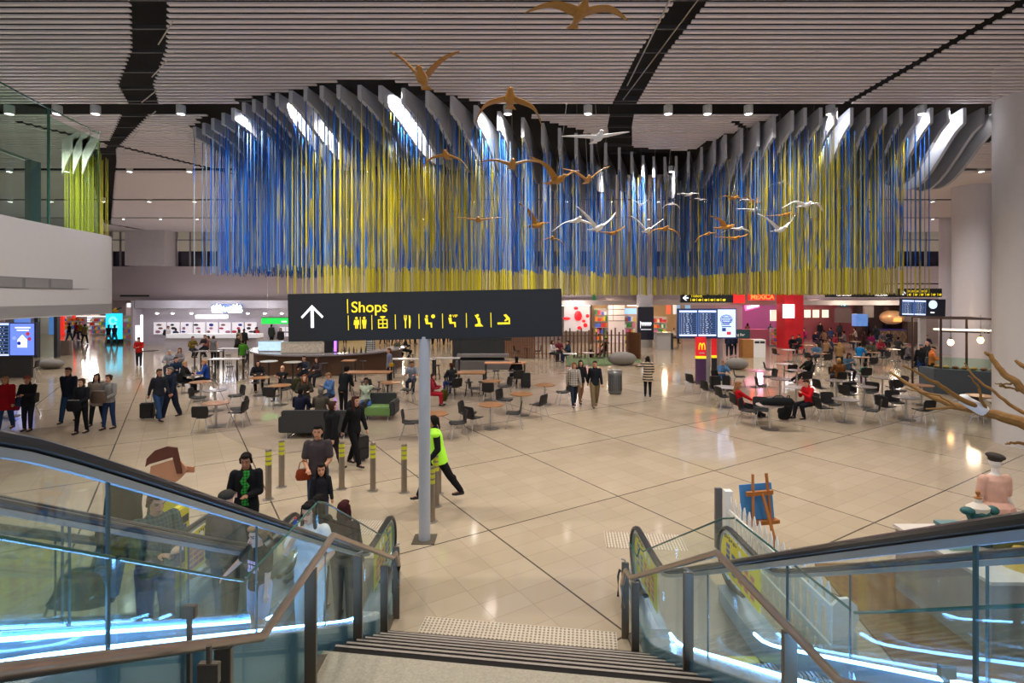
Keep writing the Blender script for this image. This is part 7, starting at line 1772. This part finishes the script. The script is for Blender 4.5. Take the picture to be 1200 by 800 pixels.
panel('blue_menu_screen', 'light blue menu screen above the food shelf', 'screen', 732, 746, 361, 368, 47.8, .08, EM('menu_blue', (.25, .45, .7), 1.1))
panel('white_sign', 'white lit sign above the blue menu screen', 'sign', 735, 747, 353.5, 358.5, 47.8, .08, EM('sign_lit', (.9, .9, .92), 1.6))
for i, px in enumerate((702, 716, 730, 770, 784, 845, 858, 885, 900, 912, 946, 952, 958)):
    panel('ceiling_spotlight', 'small warm spotlight in the shop ceiling, %s from the left' % ordn[i], 'light', px-1.2, px+1.2, 354.6, 356, 46.4+.2*(i % 3), .1, EM('warm_spot', (1, .85, .6), 9), group='shop ceiling spotlights')
# black panel on the column
t = thing('column_sign', 'black sign panel with white script wrapped on the round column', 'sign', ((756.5-CX)/F*43.2, 43.2, 0)); s = 43.2/F
MB().box(-9.5*s, 9*s, -.15, .3, .62, 3.25).build('black_panel', mat('panel_navy', (.012, .014, .035), .35), t, bevel=.03); MB().box(-7*s, 8*s, -.1, .3, 0, .62).build('steel_base', STEEL, t)
mb = MB()
for k in range(7): x = (-6+k*1.9)*s; mb.tube([(x-.6*s, -.18, 1.83-(.1 if k else .28)), (x-.6*s, -.18, 1.98+(.12 if k == 0 else 0)), (x+.1*s, -.18, 2.02), (x+.6*s, -.18, 1.9), (x+.5*s, -.18, 1.82)], .022, 6)
mb.build('white_script', EM('script_soft', (.9, .92, 1), 1.2), t); mb = MB(); mb.box(-6*s, 6*s, -.165, -.155, 1.42, 1.46); mb.build('small_line', SWH, t)
t = thing('service_desk', 'grey service desk with white front right of the black column sign', 'desk', ((779-CX)/F*41.5, 41.5, 0)); s = 42.5/F
MB().box(-9*s, 8*s, 0, .8, 0, 1.25).build('desk_body', mat('desk_front', (.42, .4, .4), .4), t); MB().box(-9.5*s, 9.5*s, -.1, .9, 1.25, 1.3).build('desk_top', STEEL, t); MB().box(7*s, 9.5*s, -.05, .8, 0, 1.25).build('dark_end', BLACK, t)
for i, (a, b, c_) in enumerate(((781, 786, 'e86a4a'), (789, 793, 'e8e4e0'), (794, 797, '70a8d8'), (803, 809, '8ab8d8'))): panel('hanging_banner', 'vertical %s banner in the shop left of the flight screen' % ('coral', 'white', 'pale blue', 'sky blue')[i], 'banner', a, b, 352, 368, 46.5+.1*i, .04, cm(c_, .5, .7))
shelfunit((772-CX)/F*50, 50, 1.6, 2.2, 'warm lit food shelf right of the black column sign', 4, 23)
# white cabinet and wood box
t = thing('waste_cabinet', 'white and oak waste cabinet in front of the red neon restaurant', 'cabinet', G(884, 419)); 
MB().box(-.75, -.05, 0, .7, 0, 1.2).build('oak_side', wood('oak_panel', '8a5a2a', 'b07a3e', 2, .5), t); MB().box(-.05, .75, 0, .7, 0, 1.2).build('white_front', WHITE, t); mb = MB(); mb.box(.02, .34, -.01, 0, .95, 1.1); mb.box(.38, .7, -.01, 0, .95, 1.1); mb.build('flap', BLACK, t)
panel('teal_board', 'dark teal counter board with pale lettering behind the walkers', 'sign', 862, 879, 386, 396, 33, .1, cm('0f3a40', .5)); 
t = thing('shop_lettering_board', 'teal board with partial pale lettering, right of flight screen', 'sign', W(868, 391, 32.8)); MB().box(-.35, .5, 0, .04, -.28, .2).build('board', cm('0f3a40', .5), t); text('lettering', 'ng Bar', .22, WHITE, t, (-.32, -.02, -.12))
# Mexican restaurant
t = thing('neon_sign', 'glowing red capital letter sign over the pink lit restaurant', 'sign', W(893, 347.5, 44.5)); s = 44.5/F
NR = EM('neon_red', (1, .04, .01), 3.2); MB().box(-15.5*s, 15.5*s, 0, .2, -4*s, 4.5*s).build('backing', EM('backing_red', (.7, .02, .01), .8), t); text('lettering', 'MEXICA', 7.6*s, EM('neon_dark', (1, .12, .03), 3.0), t, (0, -.06, -2.8*s), align='CENTER', bold=.02)
panel('red_sign', 'plain glowing red sign box right of the direction sign', 'sign', 859.5, 873, 343, 355, 44.6, .2, EM('backing_red2', (.85, .02, .02), 1.0))
t = thing('neon_sign', 'pink and white diagonal script neon in the restaurant', 'sign', W(881.5, 359, 45.4)); s = 45.4/F; t.rotation_euler = (0, R(-14), 0)
MB().box(-8.5*s, 8.5*s, 0, .1, -3*s, 3*s).build('backing', EM('pink_neon', (.9, .1, .3), 2.0), t); mb = MB(); [mb.tube([((-6.5+k*2.4)*s, -.04, -1.4*s), ((-5.8+k*2.4)*s, -.04, 1.6*s), ((-4.8+k*2.4)*s, -.04, -1.2*s)], .045, 5) for k in range(6)]; mb.build('script_tube', NW, t)
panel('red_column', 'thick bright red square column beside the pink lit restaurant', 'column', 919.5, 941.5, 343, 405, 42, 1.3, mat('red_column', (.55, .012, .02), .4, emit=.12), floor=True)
panel('column_screen', 'white lit screen on the left face of the red column', 'screen', 918, 931, 356.5, 372.5, 41.5, .1, EM('white_screen', (.9, .92, 1), 2.2))
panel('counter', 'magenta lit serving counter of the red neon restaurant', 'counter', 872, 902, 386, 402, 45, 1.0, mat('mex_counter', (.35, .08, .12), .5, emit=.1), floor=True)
for i, (a, b) in enumerate(((903, 912),)): panel('menu_board', 'pale menu panel in the pink lit restaurant', 'menu board', a, b, 363, 376, 46, .1, EM('menu_pale', (.75, .7, .55), 1.0))
shelfunit((912-CX)/F*44, 44, 1.2, 1.5, 'orange glowing snack shelf left of the red column', 5, 31)
for i, (a, b) in enumerate(((943, 950), (953, 960), (964, 971))): panel('wall_menu', 'small cream lit wall menu right of the red column, %s from left' % ordn[i], 'menu board', a, b, 363, 372, 49.5, .1, EM('menu_cream', (.8, .75, .55), 1.1))
# black counter signs
for (a, b, tx, lb, xo) in ((969, 1008, '400 GRADI', 'black header sign with white capital letters, left one', 0), (1010, 1055, 'PIZZERIA', 'black header sign with spaced white letters, right one', 0)):
    t = thing('header_sign', lb, 'sign', W((a+b)/2, 345.5, 40)); s = 40/F; hw = (b-a)/2*s
    MB().box(-hw, hw, 0, .25, -2.6*s, 2.6*s).build('sign_box', SBL, t); text('lettering', tx, 3.6*s, EM('letter_white', (.95, .9, .85), 1.5), t, (0, -.02, -1.2*s), align='CENTER')
    for x in (-hw*.8, hw*.8): MB().tube([(x, .1, 2.6*s), (x, .1, CZ-.3-t.location.z)], .015, 5).build('hanging_rod', STEEL, t)
panel('menu_screen', 'dark menu screen with cyan figures under the black signs', 'screen', 983, 996, 352, 360, 46, .1, mat('scr_dk', (.01, .03, .04), .4)); text('lettering', '75', .42, EM('cyan_txt', (.1, .7, .9), 2), bpy.data.objects['menu_screen'], (-.3, -.02, -.15))
panel('dark_partition', 'dark partition behind the crowd under the menu screen', 'partition', 979, 998, 361, 378, 47, .2, DRK); panel('drinks_fridge', 'bright blue and white lit fridge panel in the crowd', 'fridge', 1003, 1017, 368, 382, 41, .5, mat('fridge_blue', (.12, .25, .6), .4, emit=.8, var=.8, scale=3), floor=False)
panel('pale_pillar', 'pale vertical wall panel right of the menu screen', 'panel', 1013, 1024, 352, 372, 47.5, .2, mat('pale_beige', (.42, .37, .34), .6))
t = thing('wall_clock', 'round dark clock ornament on the beige wall under the black signs', 'clock', W(1039, 362, 47.5)); MB().lathe([(.001, 0), (.24, 0), (.24, .05), (.001, .05)], n=24).build('dial', cm('4a3024'), t).rotation_euler = (R(90), 0, 0); MB().bar((0, -.06, 0), (.1, -.06, .1), .03, .02).build('hand', BLACK, t)
t = thing('bread_oven', 'copper dome oven glowing beyond the patterned counter', 'oven', W(1050, 372, 46)); MB().ell((0, .5, 0), 1.0, .7, .62, n=24).build('dome', mat('copper_dome', (.62, .34, .16), .35, .3, emit=.15), t, smooth=True); MB().box(-.3, .3, -.25, -.1, -.35, .0).build('oven_mouth', EM('oven_fire', (1, .4, .1), 1.0), t)
t = thing('patterned_counter', 'dark counter with diamond lattice front, right of the crowd', 'counter', G(1050, 403)); 
MB().box(-1.4, 1.2, 0, .8, 0, 1.2).build('counter_body', mat('lattice_dark', (.10, .065, .045), .5), t); mb = MB()
for k in range(4): x = -1.3+k*.62; mb.bar((x, -.02, .08), (x+.6, -.02, 1.1), .03, .05); mb.bar((x+.6, -.02, .08), (x, -.02, 1.1), .03, .05)
mb.build('lattice', cm('8a6a44', .5), t); MB().box(-1.45, 1.25, -.05, .85, 1.2, 1.26).build('counter_top', cm('2a1a6a', .4, .2), t)
panel('dark_cabinet', 'dark brown cabinet right of the patterned counter', 'cabinet', 1064, 1078, 377, 397, 46, .7, mat('cab_brown', (.07, .045, .035), .5), floor=True)
t = thing('bentwood_panel', 'dark open steel rack beyond the round pillars at the right', 'rack', (W(1172, 380, 36).x, 36, 0)); 
for x in (-.6, .6): MB().box(x-.04, x+.04, 0, .08, 0, 4.0).build('upright', BLACK, t)
for z in (1.6, 2.3, 2.9, 3.6): MB().box(-.6, .6, 0, .5, z, z+.05).build('shelf_board', BLACK, t)
# steel frame coffee kiosk
PIPE = mat('pipe_rust', (.09, .06, .055), .45, .6); KD = 22.6
def kx(px): return (px-CX)/F*KD
t = thing('pipe_frame_kiosk', 'food kiosk of dark pipe frame with lit shelf above the counter', 'kiosk', (kx(1130), KD, 0)); x0 = kx(1102.5)-t.location.x; x1 = kx(1146)-t.location.x; x2 = kx(1161)-t.location.x
ztp = H-(373-HY)*KD/F; zsh = H-(388-HY)*KD/F
for (x, y) in ((x0, 0), (x1, -1.0), (x2, 1.2), (x0, 1.6)): MB().tube([(x, y, 0), (x, y, ztp)], .045, 8).build('upright_pipe', PIPE, t)
for a, b, z in (((x0, 0), (x1, -1.0), ztp), ((x1, -1.0), (x2, 1.2), ztp), ((x0, 1.6), (x2, 1.2), ztp), ((x0, 0), (x0, 1.6), ztp), ((x0, 0), (x1, -1.0), zsh), ((x1, -1), (x2, 1.2), zsh)): MB().tube([(a[0], a[1], z), (b[0], b[1], z)], .035, 8).build('cross_pipe', PIPE, t)
MB().add([(x0, .0, zsh+.04), (x1, -1.0, zsh+.04), (x1, -.6, zsh+.04), (x0, .4, zsh+.04), (x0, .0, zsh+.1), (x1, -1.0, zsh+.1), (x1, -.6, zsh+.1), (x0, .4, zsh+.1)], [(0, 1, 2, 3), (4, 5, 6, 7), (0, 1, 5, 4), (1, 2, 6, 5), (2, 3, 7, 6), (3, 0, 4, 7)]).build('lit_shelf', EM('lit_shelf', (1, .82, .6), 2.2), t)
text('lettering', 'OD', .3, WHITE, t, (x1-.75, -1.0, ztp-.35)); text('lettering', 'RO', .3, WHITE, t, (x1-.75, -1.0, ztp-.62))
CB = mat('counter_bluegrey', (.075, .095, .12), .5)
t = thing('kiosk_counter', 'blue grey slanted kiosk counter with glass food display, right', 'counter', (kx(1120), KD-.6, 0)); X0 = kx(1096)-t.location.x; X1 = kx(1147)-t.location.x
MB().add([(X0, .7, 0), (X1, -.5, 0), (X1, .5, 0), (X0, 1.5, 0), (X0-.02, .65, 1.05), (X1, -.55, 1.05), (X1, .5, 1.05), (X0, 1.5, 1.05)], [(3, 2, 1, 0), (4, 5, 6, 7), (0, 1, 5, 4), (1, 2, 6, 5), (2, 3, 7, 6), (3, 0, 4, 7)]).build('counter_front', CB, t)
MB().add([(X0+.2, .75, 1.05), (X1, -.4, 1.05), (X1, .3, 1.05), (X0+.2, 1.3, 1.05), (X0+.2, .85, 1.5), (X1, -.3, 1.5), (X1, .3, 1.5), (X0+.2, 1.3, 1.5)], [(3, 2, 1, 0), (4, 5, 6, 7), (0, 1, 5, 4), (1, 2, 6, 5), (2, 3, 7, 6), (3, 0, 4, 7)]).build('glass_case', GG, t)
o = MB().box(0, .26, -.01, 0, -.12, .12).build('small_panel', WHITE, t); o.location = (X0+.12, .62, .85); o.rotation_euler = (0, 0, -.55)
for k in range(7): 
    o = MB().ell((0, 0, 0), .14, .1, .06).build('pastry', cm(('c07a3a', 'd0a060', 'a05a3a')[k % 3], .6)); u_ = k/6; o.location = (t.location.x+X0+.35+(X1-X0-.4)*u_, t.location.y+.95-1.1*u_, 1.11); tag(o, 'golden pastry in the glass display of the blue grey counter', 'pastry', 'pastries in the kiosk display')
MB().box(-.9, 1.2, -.4, .4, 0, 1.0).build('cabinet', mat('cab_palegreen', (.40, .40, .33), .5), thing('side_cabinet', 'pale beige cabinet right of the blue grey kiosk counter', 'cabinet', (kx(1164), KD-1.6, 0)))
BULB = EM('edison_bulb', (1, .55, .22), 9)
for i, (px, py) in enumerate(((1114, 401), (1149, 398.5), (1167, 410), (1175, 399), (1180, 414), (1112, 402))):
    if i == 5: continue
    c = W(px, py, KD+.8+.25*i); t = thing('pendant_lamp', 'amber glowing pendant bulb %s' % ('over the kiosk counter left end', 'behind the right kiosk pipe', 'lowest of the right bulb group', 'upper one of the right bulb group', 'nearest the big beige pillar')[i], 'lamp', c)
    MB().ell((0, 0, 0), .12, .12, .15).build('bulb', BULB, t, smooth=True); MB().lathe([(.05, .12), (.05, .2), (.001, .21)], n=10).build('socket', BLACK, t); MB().tube([(0, 0, .2), (0, 0, ztp-c.z+.1)], .01, 5).build('cord', BLACK, t)
# real light inside the shops
for (px, D, e, c_) in ((200, 43, 55, (1, .97, 1)), (250, 43, 55, (1, .97, 1)), (300, 43, 55, (1, .95, .95)), (110, 52, 260, (1, .93, .88)), (100, 62, 200, (1, .93, .88)), (470, 52, 350, (1, .85, .6)), (540, 50, 250, (1, .9, .8)), (675, 44.5, 150, (1, .85, .8)), (715, 46, 160, (1, .8, .55)), (780, 47, 160, (1, .8, .55)), (890, 46.5, 160, (1, .35, .6)), (955, 46, 120, (1, .75, .7)), (1000, 44, 120, (1, .85, .7)), (1050, 44, 120, (1, .85, .7)), (40, 33, 100, (.8, .85, 1)), (1140, 24, 60, (1, .7, .45)), (1140, 42, 150, (1, .85, .8)), (400, 45, 150, (1, .85, .7))):
    l = bpy.data.lights.new('shop_lamp', 'POINT'); l.energy = e*1.3; l.shadow_soft_size = .25; l.color = c_; o = bpy.data.objects.new('shop_lamp', l); COL.objects.link(o); o.location = ((px-CX)/F*D, D, 3.3 if px != 1140 or D > 30 else 3.0)
